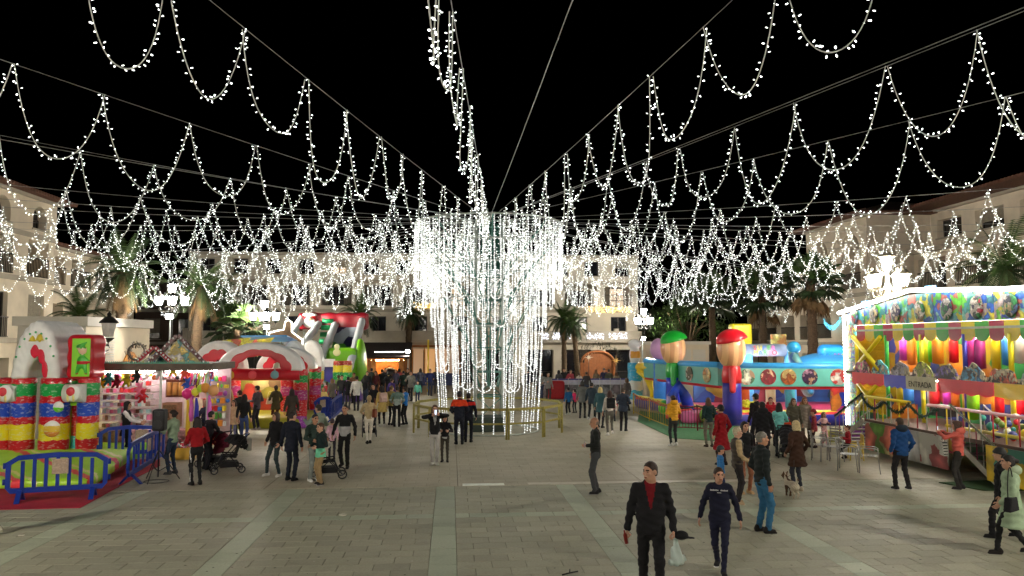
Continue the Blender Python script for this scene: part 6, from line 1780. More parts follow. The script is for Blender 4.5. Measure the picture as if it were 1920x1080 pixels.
# plush toys hanging along the front: plain teddies, each its own thing
def teddy_f(P):
    d = su(.03, ell(P, (0, 0, 0), (.10, .08, .12)), ell(P, (0, -.02, .17), (.085, .075, .08)))
    for sg in (-1, 1): d = su(.02, d, ell(P, (sg * .07, 0, .245), (.032, .02, .032)), cap(P, (sg * .09, -.02, .05), (sg * .17, -.05, -.01), .035, .03), cap(P, (sg * .06, -.03, -.1), (sg * .09, -.09, -.17), .045, .04))
    return su(.01, d, ell(P, (0, -.09, .15), (.04, .03, .03)))
tvv, tff = surfnet(teddy_f, (-.23, -.17, -.25), (.23, .12, .3), .025)
toys = [((214, 180, 30), 'yellow'), ((60, 130, 136), 'teal'), ((120, 20, 40), 'crimson'), ((176, 160, 40), 'olive yellow'), ((34, 30, 36), 'black'), ((226, 120, 150), 'rose pink'), ((200, 40, 50), 'scarlet'), ((222, 206, 60), 'lemon'), ((206, 206, 206), 'white'), ((230, 90, 70), 'salmon'), ((50, 90, 180), 'blue'), ((210, 90, 180), 'magenta')]
tp = [(190, 716), (204, 712), (219, 716), (238, 714), (257, 706), (262, 732), (268, 744), (325, 694), (300, 698), (346, 700), (352, 722), (358, 738)]
for (c, nm), (px, py) in zip(toys, tp):
    q = on_y(px, py, SY - .3)
    o = link('plush_toy', np_mesh('plush_toy', [(tvv, tff, 0)], [M('plush_%s' % nm.replace(' ', '_'), S(*c), .95, bump=.5, bscale=80)]), None, q, rng.uniform(-.4, .4)); o.scale = (.95,) * 3
    tag(o, nm + ' plush teddy hanging at the front of the toy stall', 'plush toy', 'plush toys on the stall')
# bunches of coloured swords, streamers and balloons on the right of the stall
for i, c in enumerate(((206, 60, 140), (230, 230, 225), (120, 60, 150), (170, 210, 70), (226, 226, 220), (200, 60, 120), (120, 190, 80), (206, 80, 150), (90, 50, 120))):
    a = on_y(362 + i * 4.6, 692, SY - .42); b = on_y(356 + i * 4.6, 722, SY - .42); mb = MB(); mb.cyl(a, b, .022, n=7)
    tag(mb.build('toy_sword', vinyl(c)), ['first', 'second', 'third', 'fourth', 'fifth', 'sixth', 'seventh', 'eighth', 'ninth'][i] + ' coloured foam sword counting rightwards in the slanted row under the stall roof', 'toy', 'foam swords')
for i, (px, py, c, r, nm) in enumerate(((351, 738, (216, 40, 120), .16, 'hot pink'), (366, 735, (230, 200, 60), .12, 'yellow'), (385, 727, (226, 140, 60), .15, 'orange'), (400, 732, (230, 150, 100), .17, 'peach'), (376, 728, (170, 200, 60), .12, 'lime'))):
    q = on_y(px, py, SY - .5); mb = MB(); mb.ball((0, 0, 0), (r, r * .9, r * 1.05), 14, 10); mb.cyl((0, 0, -r * 1.05), (0, 0, -r * 1.2), .012, .02, n=6)
    tag(mb.build('balloon', vinyl(c), None, q), nm + ' balloon at the right end of the toy stall', 'balloon')
for i, (px, y0, y1, c, nm) in enumerate(((368, 746, 800, (40, 44, 160), 'blue'), (358, 745, 790, (222, 90, 170), 'pink'), (352, 750, 830, (226, 170, 40), 'amber'), (392, 742, 790, (190, 90, 180), 'lilac'))):
    a = on_y(px, y0, SY - .5); b = on_y(px, y1, SY - .5); mb = MB(); mb.tube([a, a.lerp(b, .3) + Vector((.02, 0, 0)), a.lerp(b, .7), b], [.03, .06, .075, .05], 9)
    tag(mb.build('windsock_toy', vinyl(c)), nm + ' long inflatable toy hanging at the right of the stall', 'toy')
for i, (px, py, c, nm) in enumerate(((345, 838, (226, 120, 40), 'orange crate of sweets'), (352, 850, (200, 60, 50), 'red crate of sweets'), (400, 815, (222, 130, 40), 'orange tub'), (405, 800, (180, 190, 40), 'lime tub'), (344, 860, (200, 160, 60), 'straw coloured crate'), (398, 832, (210, 90, 60), 'coral tub'))):
    q = G(px, py); root_ = thing('goods_crate', nm + ' on the ground at the right end of the toy stall', 'crate', (q.x, q.y, 0), rng.uniform(-.2, .2))
    mb = MB(); w = .3
    mb.bx(-w, w, -.2, .2, .0, .03); mb.bx(-w, -w + .03, -.2, .2, .031, .34); mb.bx(w - .03, w, -.2, .2, .031, .34); mb.bx(-w + .031, w - .031, -.2, -.17, .031, .34); mb.bx(-w + .031, w - .031, .17, .2, .031, .34); mb.build('box', vinyl(c), root_)
    mb = MB()
    for k in range(26): mb.ball((rng.uniform(-.24, .24), rng.uniform(-.14, .14), .3 + rng.uniform(0, .12)), rng.uniform(.03, .06), 6, 4, rng.randrange(8))
    tag(mb.build('goods', pack_c, root_), kind='stuff')
# gingerbread house roof pieces and wreath above the stall
def gable(label, px, w, h, c1, c2, name='gable_decoration'):
    q = Vector((xat(px, SY + .2), SY + .2, zr + .13)); r = thing(name, label, 'decoration', q)
    mb = MB(); mb.prism([(-w + .12, 0, 0), (w - .12, 0, 0), (0, 0, h - .14)], (0, .08, 0)); mb.build('panel', mural('gable_print_%d' % px, [S(*c2), S(200, 180, 90), S(90, 150, 140), S(200, 200, 190)], 5), r)
    for sg in (-1, 1):
        mb = MB(); mb.bar((sg * w, -.05, 0), (sg * .02, -.05, h), .09, .11); mb.build('barge_board', vinyl(c1), r)
        k = MB()
        for t in range(7): k.ball((sg * w * (1 - t / 7), -.12, h * t / 7 + .03), .035, 6, 5)
        tag(k.build('icing', vinyl(WHI), r), kind='stuff')
gable('gingerbread house gable with dark boards on the stall roof', 334, .85, .88, (80, 40, 40), (214, 190, 120))
gable('small candy striped gable on the stall roof beside the wreath', 291, .55, .5, (150, 24, 40), (60, 90, 150))
mb = MB(); q = on_y(256, 660, SY + .3)
for k in range(260):
    a = rng.uniform(0, 6.28); r_ = rng.uniform(.18, .34); c = Vector((r_ * math.cos(a), rng.uniform(-.06, .06), r_ * math.sin(a))); d = Vector((rng.gauss(0, 1), rng.gauss(0, 1), rng.gauss(0, 1))).normalized() * .07
    e = frame_of(d)[0] * .018; mb.raw([c - d - e, c - d + e, c + d], [(0, 1, 2)])
mb.tube([(.26 * math.cos(t * .349), 0, .26 * math.sin(t * .349)) for t in range(18)], .03, 5, closed=True)
mb.tube([(0, .05, -.25), (0, .05, zr + .15 - q.z)], .02, 5)
tag(mb.build('wreath', M('silver_tinsel', S(150, 146, 136), .35, metal=.5), None, q), 'silver tinsel wreath standing on the stall roof', 'wreath')
lamp_tube(st, (-hw2 + .3, 1.2, zr - .16), (hw2 - .3, 1.2, zr - .16), .02, (1., .93, .86), 45.)

# ---- red Christmas bouncer
BY = 31.
bx0, bx1 = xat(402, BY), xat(566, BY)
bo = thing('bouncy_castle', 'red and white Christmas bouncy castle with scalloped arches', 'inflatable', ((bx0 + bx1) / 2, BY, 0))
bw = (bx1 - bx0) / 2; z_t = zat(480, 702, BY); z_a = zat(480, 636, BY)
def b_arch(cx, hwid, zb, zt, dy, name, m=0, thick=.3):
    def f(P):
        u = (P[:, 0] - cx) / hwid; w = np.maximum(P[:, 2] - zb, 0) / (zt - zb - thick); rr = np.sqrt(u * u + w * w)
        a = np.abs(rr - 1) * min(hwid, zt - zb)
        q = np.stack([a - thick * .62, np.abs(P[:, 1] - dy) - .32], 1)
        d = np.sqrt((np.maximum(q, 0) ** 2).sum(1)) + np.minimum(q.max(1), 0) - .1
        return np.maximum(d, zb - P[:, 2])
    part(name, f, (cx - hwid - .5, dy - .55, zb - .1), (cx + hwid + .5, dy + .55, zt + .3), .06, [vinyl(WHI)], bo)
    # scalloped red trim on the inside
    def g(P):
        u = (P[:, 0] - cx) / hwid; w = np.maximum(P[:, 2] - zb, 0) / (zt - zb - thick); rr = np.sqrt(u * u + w * w); an = np.arctan2(w, u)
        inner = 1 - thick * .62 / min(hwid, zt - zb)
        q = np.stack([np.abs(rr - inner + .02) * min(hwid, zt - zb) - .13 - .06 * np.abs(np.sin(an * 6)), np.abs(P[:, 1] - dy + .40) - .02], 1)
        d = np.sqrt((np.maximum(q, 0) ** 2).sum(1)) + np.minimum(q.max(1), 0) - .03
        return np.maximum(d, zb - P[:, 2])
    part('scalloped_trim', g, (cx - hwid - .3, dy - .52, zb - .1), (cx + hwid + .3, dy - .28, zt + .1), .04, [vinyl((170, 16, 36))], bo)
b_arch(.15, bw * .78, z_t + .15, z_a, 0, 'front_arch', thick=.36)
b_arch(-bw * .95, bw * .45, z_t + .1, z_a - .1, .6, 'side_arch', thick=.3)
b_arch(bw * .45, bw * .55, z_t + .15, z_a - .25, 1.9, 'rear_arch', thick=.3)
mb = MB(); mb.tube([(-bw, -.2, z_t), (-bw * .5, -.22, z_t + .01), (0, -.22, z_t), (bw * .5, -.22, z_t + .01), (bw, -.2, z_t)], .24, 16); mb.build('front_tube', vinyl((176, 14, 34)), bo)
for i, (t, c) in enumerate(((-.55, (214, 160, 60)), (-.05, (206, 70, 80)), (.45, (110, 160, 170)))):
    mb = MB(); mb.ball((bw * t, -.44, z_t), (.17, .06, .17), 16, 10); mb.cyl((bw * t, -.44, z_t + .16), (bw * t, -.44, z_t + .22), .03, n=8); mb.build('ornament', vinyl(c), bo)
ccol = bands('bouncer_column', [(0, S(*PUR)), (.55, S(*RED)), (1.2, S(150, 40, 110)), (1.6, S(*RED)), (1.9, S(*GRN)), (2.2, S(*RED))], .04)
for x in (-bw, bw):
    mb = MB(); mb.lathe(bulged(.0, z_t + .2, .27), 20, (x, 0, 0)); mb.build('column', ccol, bo)
    mb = MB(); mb.lathe(bulged(.0, z_t + .2, .27), 20, (x, 3.2, 0)); mb.build('column', ccol, bo)
part('floor_cushion', lambda P: rbox(P, (0, 1.6, .2), (bw + .1, 1.9, .24), .16), (-bw - .3, -.5, -.05), (bw + .3, 3.7, .5), .08, [vinyl((150, 150, 40))], bo)
mb = MB(); mb.bx(-bw, bw, 3.1, 3.25, .4, z_t); mb.build('back_wall', mural('bouncer_back', [S(150, 140, 60), S(120, 90, 60), S(190, 170, 120), S(120, 150, 50), S(180, 60, 50)], 1.3), bo)
mb = MB(); mb.prism([(-bw * .6, 1.2, z_a + .1), (bw * .5, 1.2, z_a + .12), (bw * .5, 3.4, z_a - .1), (-bw * .6, 3.4, z_a - .12)], (0, 0, .06)); mb.build('awning', vinyl((50, 120, 180)), bo)
for sx_, c in ((-.75, YEL), (-.2, (214, 170, 40))):
    mb = MB(); mb.prism([(bw * sx_ - .5, 1.25, z_a - .05), (bw * sx_ + .7, 1.25, z_a + .08), (bw * sx_, 1.25, z_a - .75)], (0, .05, 0)); mb.build('pennant', mural('pennant_%d' % c[0], [S(*c), S(230, 210, 60), S(206, 90, 60), S(*c)], 4), bo)
lamp_tube(bo, (-.9, .75, z_a - .62), (1.2, .75, z_a - .62), .015, (1., .9, .75), 22.)  # added tube behind the front arch, brightens the bouncer
lamp_tube(bo, (-1.4, 2.6, z_t - .25), (1.4, 2.6, z_t - .25), .03, (1., .86, .6), 40.)  # another added fill tube, near the back wall

# ---- candy cane arch beside it
CY_ = 33.5
ca = thing('inflatable_arch', 'white candy arch with orange flame panel beside the red bouncer', 'inflatable', (xat(552, CY_), CY_, 0))
cst = bands('cane_column', [(0, S(*WHI)), (.35, S(226, 60, 30)), (.75, S(*WHI)), (1.05, S(200, 50, 110)), (1.45, S(226, 70, 50)), (1.7, S(*WHI)), (2.05, S(*GRN)), (2.3, S(*WHI))], .03)
for x, dy in ((-.27, 0), (.28, -.05)):
    mb = MB(); mb.lathe(bulged(0, 2.1, .28), 20, (x, dy, 0)); mb.build('column', cst if x > 0 else ccol, ca)
def f_c(P):
    q = np.stack([np.sqrt(((P[:, 0]) / .62) ** 2 + (np.maximum(P[:, 2] - 2.1, 0) / 1.45) ** 2) * .6 - .45, np.abs(P[:, 1]) - .3], 1)
    return np.maximum(np.sqrt((np.maximum(q, 0) ** 2).sum(1)) + np.minimum(q.max(1), 0) - .14, 2.09 - P[:, 2])
def f_c2(P): return rbox(P, (.0, .1, 2.8), (.1, .1, .1), .1)
part('pointed_hood', f_c, (-.75, -.5, 2.0), (.75, .5, 3.75), .05, [vinyl(WHI), vinyl((222, 60, 20))], ca, lambda c: ((c[:, 1] < -.38) & (c[:, 0] > -.05) & (np.abs(c[:, 0] - .2) < .24 * (1 - np.clip((c[:, 2] - 2.15) / 1.05, 0, 1) ** 1.6)) & (c[:, 2] > 2.12)).astype(int))
# neon outline over it (lit)
q0 = on_y(0, 0, 36)
nl = thing('neon_outline', 'glowing white neon outline shaped like a house and chimney above the candy arches', 'neon sign', (xat(545, 36), 36, 0))
pts = [on_y(a, b, 36) for a, b in ((503, 636), (505, 624), (520, 620), (532, 618), (535, 603), (541, 600), (547, 604), (547, 622), (560, 632), (567, 637), (567, 646))]
mb = MB(); mb.tube([(q.x - nl.location.x, 0, q.z) for q in pts], .03, 8); mb.build('tube', glow('neon_white', (1., .93, .78), 4.), nl)
mb = MB(); mb.prism([(q.x - nl.location.x, .06, q.z) for q in pts], (0, .05, 0)); mb.build('backboard', M('neon_board', S(110, 90, 70), .7, var=.3, scale=3), nl)
for k in (-.5, .6):
    mb = MB(); mb.cyl((k, .09, 0), (k, .09, zat(520, 622, 36)), .03, n=8); mb.build('post', steel_w, nl)

# ---- inflatable slide with Santa
LY = 46.
sl = thing('inflatable_slide', 'tall red and green inflatable Christmas slide with white side rails', 'inflatable', (xat(612, LY), LY, 0))
def sx(px): return xat(px, LY) - sl.location.x
def szz(py): return zat(612, py, LY)
part('top_wall', lambda P: rbox(P, (0, 2.9, szz(600)), ((sx(680) - sx(540)) / 2, .35, .55), .2) + .03 * np.sin(P[:, 0] * 6), (-2.8, 2.2, szz(620) - .2), (2.8, 3.6, szz(580) + .4), .08, [vinyl((112, 10, 24))], sl)
def rail(pxa, pya, pxb, pyb, name='side_rail', m=vinyl((150, 156, 160)), r=.24):
    a = A(sx(pxa), 2.4, szz(pya)); b = A(sx(pxb), -.6, szz(pyb))
    part(name, lambda P: cap(P, a, b, r) + .012 * np.sin((P[:, 2]) * 12), np.minimum(a, b) - .5, np.maximum(a, b) + .5, .08, [m], sl)
rail(583, 606, 577, 640); rail(616, 608, 607, 668); rail(669, 600, 658, 690); rail(548, 598, 540, 640)
mb = MB()
for k in range(9):
    t0, t1 = k / 9, (k + 1) / 9
    z0, z1 = szz(600) * (1 - t0) + .9 * t0, szz(600) * (1 - t1) + .9 * t1
    y0, y1 = 2.6 - 2.9 * t0, 2.6 - 2.9 * t1
    mb.tube([(sx(590), y0, z0), (sx(612), y0, z0)], .17, 8, k % 2)
mb.build('climbing_wall', [vinyl((16, 110, 64)), vinyl((20, 130, 76))], sl)
mb = MB(); mb.raw([(sx(618), 2.5, szz(612)), (sx(664), 2.5, szz(612)), (sx(656), -.7, .7), (sx(612), -.7, .7)], [(0, 1, 2, 3)]); mb.raw([(sx(618), 2.55, szz(612) - .2), (sx(664), 2.55, szz(612) - .2), (sx(656), -.6, .4), (sx(612), -.6, .4)], [(3, 2, 1, 0)]); mb.build('slide_bed', mural('slide_print', [S(30, 30, 60), S(150, 160, 170), S(70, 50, 90), S(60, 130, 30)], .8), sl)
part('lime_wall', lambda P: rbox(P, (sx(640), .6, 1.6), (.9, .7, 1.5), .25), (sx(640) - 1.1, -.3, 0), (sx(640) + 1.1, 1.5, 3.2), .09, [vinyl((96, 160, 24))], sl)
part('lime_wall', lambda P: ell(P, (sx(672), 1.0, 1.8), (.42, 1.0, 1.9)), (sx(672) - .6, -.2, -.05), (sx(672) + .6, 2.2, 3.9), .09, [vinyl((96, 150, 24))], sl)
mb = MB(); x = sx(566); zz = szz(598)
mb.ball((x, 2.42, zz), (.42, .2, .45), 16, 12, 0); mb.ball((x, 2.3, zz - .18), (.4, .22, .35), 16, 12, 1); mb.ball((x, 2.22, zz + .04), (.25, .18, .18), 14, 10, 2); mb.ball((x, 2.05, zz - .02), .07, 8, 6, 2)
mb.ball((x, 2.4, zz + .33), (.46, .24, .14), 14, 8, 1)
for s_ in (-1, 1): mb.ball((x + s_ * .1, 2.06, zz + .1), .035, 8, 6, 3)
mb.build('santa_head', [vinyl((170, 20, 30)), vinyl(WHI), vinyl((220, 170, 140)), vinyl((20, 20, 20))], sl)
part('front_base', lambda P: rbox(P, (0, -1.0, .3), (2.4, 1.2, .35), .25), (-2.6, -2.4, -.05), (2.6, .4, .75), .1, [vinyl((90, 60, 140))], sl)
for px, dy in ((643, -1.6), (657, -1.5)):
    mb = MB(); mb.lathe(bulged(0, 2.35, .33), 16, (sx(px), dy, 0)); mb.build('column', bands('slide_column', [(0, S(60, 50, 130)), (.7, S(*PUR)), (1.3, S(*GRN)), (1.75, S(*YEL)), (2.15, S(150, 40, 30))], .03), sl)
mb = MB(); mb.bx(sx(605), sx(636), -1.75, -1.45, szz(686), szz(672)); mb.build('sign_beam', vinyl(WHI), sl)
mb = MB(); mb.bx(sx(606), sx(635), -1.5, -1.3, .4, szz(686) - .01); mb.build('rainbow_panel', mural('rainbow_print', [S(60, 60, 140), S(214, 170, 40), S(50, 130, 90), S(120, 70, 160)], 1.1), sl)
mb = MB(); mb.ball((sx(641), -1.95, szz(660)), (.22, .05, .22), 14, 8); mb.ball((sx(641), -1.95, szz(650)), (.16, .05, .18), 14, 8); mb.build('cream_emblem', vinyl((214, 206, 150)), sl)
# white arch of the neighbouring small castle, with spotted red sack
sc_ = thing('inflatable_arch', 'white rounded arch with spotted red sack in front of the slide', 'inflatable', (xat(585, 41), 41, 0))
def f_wa(P):
    rr = np.sqrt((P[:, 0] / .46) ** 2 + (np.maximum(P[:, 2] - 2.2, 0) / .95) ** 2)
    q = np.stack([np.abs(rr - 1) * .46 - .1, np.abs(P[:, 1]) - .25], 1)
    return np.maximum(np.sqrt((np.maximum(q, 0) ** 2).sum(1)) + np.minimum(q.max(1), 0) - .1, 1.9 - P[:, 2])
part('hoop', f_wa, (-1.5, -.5, 1.8), (1.5, .5, 3.8), .07, [vinyl(WHI)], sc_)
for x in (-.46, .46):
    mb = MB(); mb.lathe(bulged(0, 1.92, .22), 16, (x, 0, 0)); mb.build('column', bands('arch_column', [(0, S(*PUR)), (.8, S(*GRN)), (1.25, S(226, 90, 50)), (1.5, S(*YEL))], .03), sc_)
mb = MB(); mb.ball((0, .1, 2.1), (.34, .25, .5), 18, 12, 0)
for k in range(16): mb.ball((rng.uniform(-.22, .22), -.13 + rng.uniform(0, .04), 2.1 + rng.uniform(-.32, .32)), (.06, .03, .06), 8, 6, 1)
mb.build('spotted_sack', [vinyl((150, 14, 34)), vinyl((224, 214, 190))], sc_)
mb = MB(); mb.ball((-.15, -.4, .95), (.42, .2, 1.0), 18, 14, 0); mb.build('lime_pillow', vinyl((130, 190, 10)), sc_)

# ---- wooden kiosk and orange bar at the back
WY = 51.
wk = thing('wooden_kiosk', 'warm lit wooden market kiosk with dark sloping roof', 'kiosk', (xat(722, WY), WY, 0))
wood = M('kiosk_wood', S(150, 92, 44), .6, var=.3, scale=6); wood2 = M('kiosk_wood_light', S(190, 128, 66), .6, var=.25, scale=6); dkroof = M('kiosk_roof', S(44, 32, 28), .8)
w2 = (xat(765, WY) - xat(680, WY)) / 2
mb = MB(); mb.prism([(-w2 - .2, -1.3, 2.35), (-w2 - .2, 2.4, 3.3), (-w2 - .2, 2.4, 3.42), (-w2 - .2, -1.3, 2.5)], (2 * w2 + .4, 0, 0)); mb.build('roof', dkroof, wk)
k = -w2
i = 0
while k < w2 - .05:
    mb = MB(); mb.bx(k, k + .3, -.02, .04, 0, .95 if abs(k) < w2 - .8 else 2.3); mb.build('plank', wood if i % 2 else wood2, wk); k += .31; i += 1
mb = MB(); mb.bx(-w2, w2, 2.2, 2.3, 0, 3.0); mb.build('back_wall', wood2, wk)
for x in (-w2, w2):
    mb = MB(); mb.bx(x - .06, x + .06, .05, 2.19, 0, 2.5); mb.build('side_wall', wood, wk)
mb = MB(); mb.bx(-w2 - .05, w2 + .05, -.3, .1, .96, 1.02); mb.build('counter', wood2, wk)
mb = MB(); mb.ball((.3, .5, 1.3), (.5, .3, .42), 14, 10); mb.build('black_grill', blk_plastic, wk)
mb = MB(); mb.cyl((-1.4, .8, 2.2), (1.4, .8, 2.2), .03, n=8); mb.build('tube_lamp', glow('warm_tube', (1., .6, .25), 90.), wk)

mb = MB(); q = on_y(730, 660, WY - 1.4); mb.cyl((-.95, 0, 0), (.95, 0, 0), .03, n=8)
tag(mb.build('strip_light', glow('pale_tube', (1., .92, .8), 6.), None, (q.x, q.y, q.z - .0)), 'white strip light above the wooden kiosk roof', 'lamp')
ob = thing('bar_front', 'orange lit bar front with yellow posts under the far block', 'bar', (xat(815, 59.8), 59.8, 0))
for k in range(4):
    x = -1.7 + k * .95
    mb = MB(); mb.bx(x, x + .8, .1, .16, .5, 2.9); mb.build('lit_panel', glow('orange_panel_%d' % k, (1., .42, .06), (.16, .32, .2, .1)[k]), ob)
for k in range(5):
    x = -1.8 + k * .95
    mb = MB(); mb.bx(x, x + .07, 0, .2, 0, 3.0); mb.build('post', wood2, ob)
mb = MB(); mb.bx(-1.9, 2.1, -.1, .25, 3.01, 3.2); mb.build('lintel', wood, ob)
mb = MB(); mb.bx(-1.73, 1.95, -.4, .05, 0, .95); mb.build('counter', M('bar_counter', S(60, 70, 110), .6, var=.4, scale=6), ob)
yp = thing('striped_pole', 'thin yellow striped pole left of the tower', 'pole', (xat(803, 49), 49, 0))
mb = MB(); mb.cyl((0, 0, 0), (0, 0, 3.6), .06, n=10); mb.build('shaft', bands('pole_stripe', [(0.2 * k_, S(200, 170, 40) if k_ % 2 else S(190, 190, 190)) for k_ in range(8)] + [(1.6, S(190, 160, 50))], .0, streak=0), yp)
# planters of yellow lit flowers on the far balconies
for i, (px, py, nm) in enumerate(((795, 572, 'left of the tower'), (1125, 580, 'right of the tower'), (1165, 580, 'at the right end of the far block'))):
    q = on_y(px, py, FAR_Y - .25); mb = MB()
    for k in range(90): mb.ball((rng.uniform(-1.0, 1.0), rng.uniform(-.12, .1), rng.uniform(-.28, .25)), rng.uniform(.03, .06), 5, 4)
    tag(mb.build('lit_planter', glow('amber_bulb', (1., .62, .06), 1.1), None, q), 'band of amber fairy lights on the balcony ' + nm, 'lights', 'amber balcony lights')
# ================================================================== RIGHT SIDE ATTRACTIONS
# ---- ice rink fence and nativity hut
IY = 45.5
ri = thing('rink_fence', 'low white rink fence with blue top rail and grey poster panels', 'fence', (xat(1095, IY), IY, 0))
rw = (xat(1184, IY) - xat(1008, IY)) / 2
n = 9
for k in range(n):
    x0 = -rw + 2 * rw * k / n; x1 = -rw + 2 * rw * (k + 1) / n - .03
    mb = MB(); mb.bx(x0, x1, 0, .05, .05, .82); mb.build('panel', mural('rink_panel_%d' % (k % 3), [S(120, 122, 126), S(70, 72, 78), S(160, 160, 164), S(100, 90, 96), S(150, 30, 40) if k % 3 == 1 else S(90, 96, 100)], 2.5), ri)
    mb = MB(); mb.bx(x0, x1, -.01, .06, .83, 1.12); mb.build('header', M('rink_header', S(186, 188, 206), .5), ri)
    mb = MB(); mb.bx(x0, x1, -.02, .07, 1.121, 1.2); mb.build('top_rail', M('rink_rail', S(44, 42, 120), .5), ri)
    mb = MB(); mb.bx(x1 + .001, x1 + .028, -.03, .08, 0, 1.22); mb.build('post', steel_w, ri)
q = on_z(1042, 752); mb = MB()
def barrel(P): return rbox(P, (0, 0, .55), (.5, .35, .55), .12)
tag(sdf_obj('red_box', barrel, (-.6, -.5, -.05), (.6, .5, 1.2), .06, [M('red_board', S(170, 20, 30), .5)], (xat(1042, 45), 45.0, 0)), 'red rounded box standing at the rink fence', 'box')
nv = thing('nativity_hut', 'arched orange brown wooden hut with dark branch canopy by the far block', 'hut', (xat(1120, 55), 55, 0))
nw = (xat(1150, 55) - xat(1092, 55)) / 2
k = -nw
while k < nw - .02:
    t = k / nw; hh = 1.9 + .75 * math.sqrt(max(0, 1 - t * t)); mb = MB(); mb.bx(k, k + .2, 0, .08, 0, hh); mb.build('plank', M('hut_wood', S(126, 74, 36), .6, var=.25, scale=5), nv); k += .205
mb = MB(); mb.tube([((nw + .05) * math.cos(math.pi * t / 16), -.05, 1.9 + .85 * math.sin(math.pi * t / 16)) for t in range(17)], .1, 8); mb.build('arch_trim', M('hut_trim', S(140, 84, 42), .6), nv)
for x in (-nw - .05, nw + .05):
    mb = MB(); mb.bx(x - .1, x + .1, -.15, .05, 0, 1.9); mb.build('post', M('hut_trim', S(140, 84, 42), .6), nv)
cb = MB()
for k in range(420):
    a = rng.uniform(0, math.pi); r_ = rng.uniform(1.05, 1.5) * nw; c = Vector((r_ * math.cos(a) * 1.1, rng.uniform(-.3, .2), 2.0 + .95 * math.sin(a) * r_ / nw)); d = Vector((rng.gauss(0, 1), rng.gauss(0, .5), rng.gauss(0, .6))).normalized() * .2; e = frame_of(d)[0] * .03
    cb.raw([c - d - e, c - d + e, c + d], [(0, 1, 2)])
tag(cb.build('branch_canopy', M('dry_branch', S(44, 40, 30), .9), nv, fix=False), kind='stuff')
def star(label, px, py, Y, r, mat):
    q = on_y(px, py, Y); pts = []
    for k in range(16):
        rr = r if k % 4 == 0 else (r * .6 if k % 2 == 0 else r * .2); a = math.pi / 2 + k * math.pi / 8; pts.append((rr * math.cos(a), 0, rr * math.sin(a)))
    root_ = thing('star_ornament', label, 'star', (q.x, q.y, 0)); mb = MB(); mb.prism([(x, y, z + q.z) for x, y, z in pts], (0, .04, 0)); mb.build('star', mat, root_)
    mb = MB(); mb.cyl((0, .06, 0), (0, .06, q.z), .025, n=6); mb.build('post', rail_m, root_)
star('gold star on a post right of the nativity hut', 1155, 676, 54.5, .42, M('gold_star', S(200, 160, 90), .4, metal=.4))
star('pale star on a post left of the nativity hut', 1104, 670, 54.5, .38, M('pale_star', S(190, 184, 170), .5))
# white cabin behind the inflatables
cbn = thing('white_cabin', 'white panelled cabin behind the green capped pillar', 'cabin', (xat(1270, 44), 44, 0))
cw_ = (xat(1330, 44) - xat(1212, 44)) / 2; cz = zat(1270, 640, 44)
mb = MB(); mb.bx(-cw_, cw_, 0, 3.5, 0, cz - .2); mb.build('body', k_cream, cbn)
mb = MB(); mb.bx(-cw_ - .1, cw_ + .1, -.12, 3.6, cz - .199, cz); mb.build('roof', k_white, cbn)
for k in range(4):
    mb = MB(); x = -cw_ + .2 + k * (2 * cw_ - .3) / 4; mb.bx(x, x + (2 * cw_ - .3) / 4 - .12, -.03, -.004, .4, cz - .5); mb.build('panel', k_white, cbn)

# ---- big inflatable court (pillars with plain round tops)
IX0, IY0 = xat(1368, 30.2), 30.2           # front left corner
court = thing('inflatable_court', 'large blue inflatable play court with medallion band and capped pillars', 'inflatable', (IX0, IY0, 0))
W_, D_ = 9.2, 8.6
blu = vinyl((30, 80, 160)); teal = vinyl((84, 150, 140)); dkb = vinyl((34, 34, 120)); redv = vinyl((180, 20, 34)); peach = vinyl((222, 160, 110)); grnv = vinyl((24, 150, 50))
part('base_tube', lambda P: su(.1, cap(P, (0, .1, .3), (W_, -.4, .3), .34), cap(P, (0, .1, .3), (-1.6, D_, .3), .34)), (-2.2, -1.0, -.02), (W_ + .4, D_ + .5, .75), .09, [dkb, vinyl((210, 190, 60)), vinyl((190, 40, 50))], court, lambda c: np.where(c[:, 2] > .56, 1, np.where(c[:, 2] > .48, 2, 0)))
mb = MB(); mb.raw([(0, .3, .5), (W_, 0, .5), (W_, D_, .5), (-1.5, D_, .5)], [(0, 1, 2, 3)]); mb.build('floor', vinyl((190, 60, 90)), court)
z0b, z1b = 1.62, 2.42
def band_panel(a, b, name='band'):
    a = Vector(a); b = Vector(b); d = (b - a).normalized(); nrm = Vector((d.y, -d.x, 0))
    mb = MB(); mb.prism([a + nrm * .12 + Vector((0, 0, z0b)), b + nrm * .12 + Vector((0, 0, z0b)), b - nrm * .12 + Vector((0, 0, z0b)), a - nrm * .12 + Vector((0, 0, z0b))], (0, 0, z1b - z0b)); mb.build(name, teal, court)
    mb = MB(); mb.tube([a + Vector((0, 0, z1b + .05)), a.lerp(b, .5) + Vector((0, 0, z1b + .02)), b + Vector((0, 0, z1b + .05))], .15, 12); mb.build('top_tube', vinyl((50, 140, 200)), court)
    mb = MB(); mb.tube([a + Vector((0, 0, z0b - .06)), b + Vector((0, 0, z0b - .06))], .07, 10); mb.build('bottom_tube', redv, court)
    return a, d, nrm
cols = [((150, 60, 120), (226, 120, 170)), ((60, 60, 40), (206, 200, 190)), ((190, 120, 60), (230, 180, 120)), ((70, 110, 80), (200, 206, 180)), ((130, 30, 40), (214, 160, 130)), ((150, 80, 40), (214, 170, 110)), ((60, 40, 70), (170, 130, 150)), ((190, 60, 60), (230, 190, 180)), ((40, 50, 34), (214, 206, 190)), ((206, 120, 30), (236, 190, 110))]
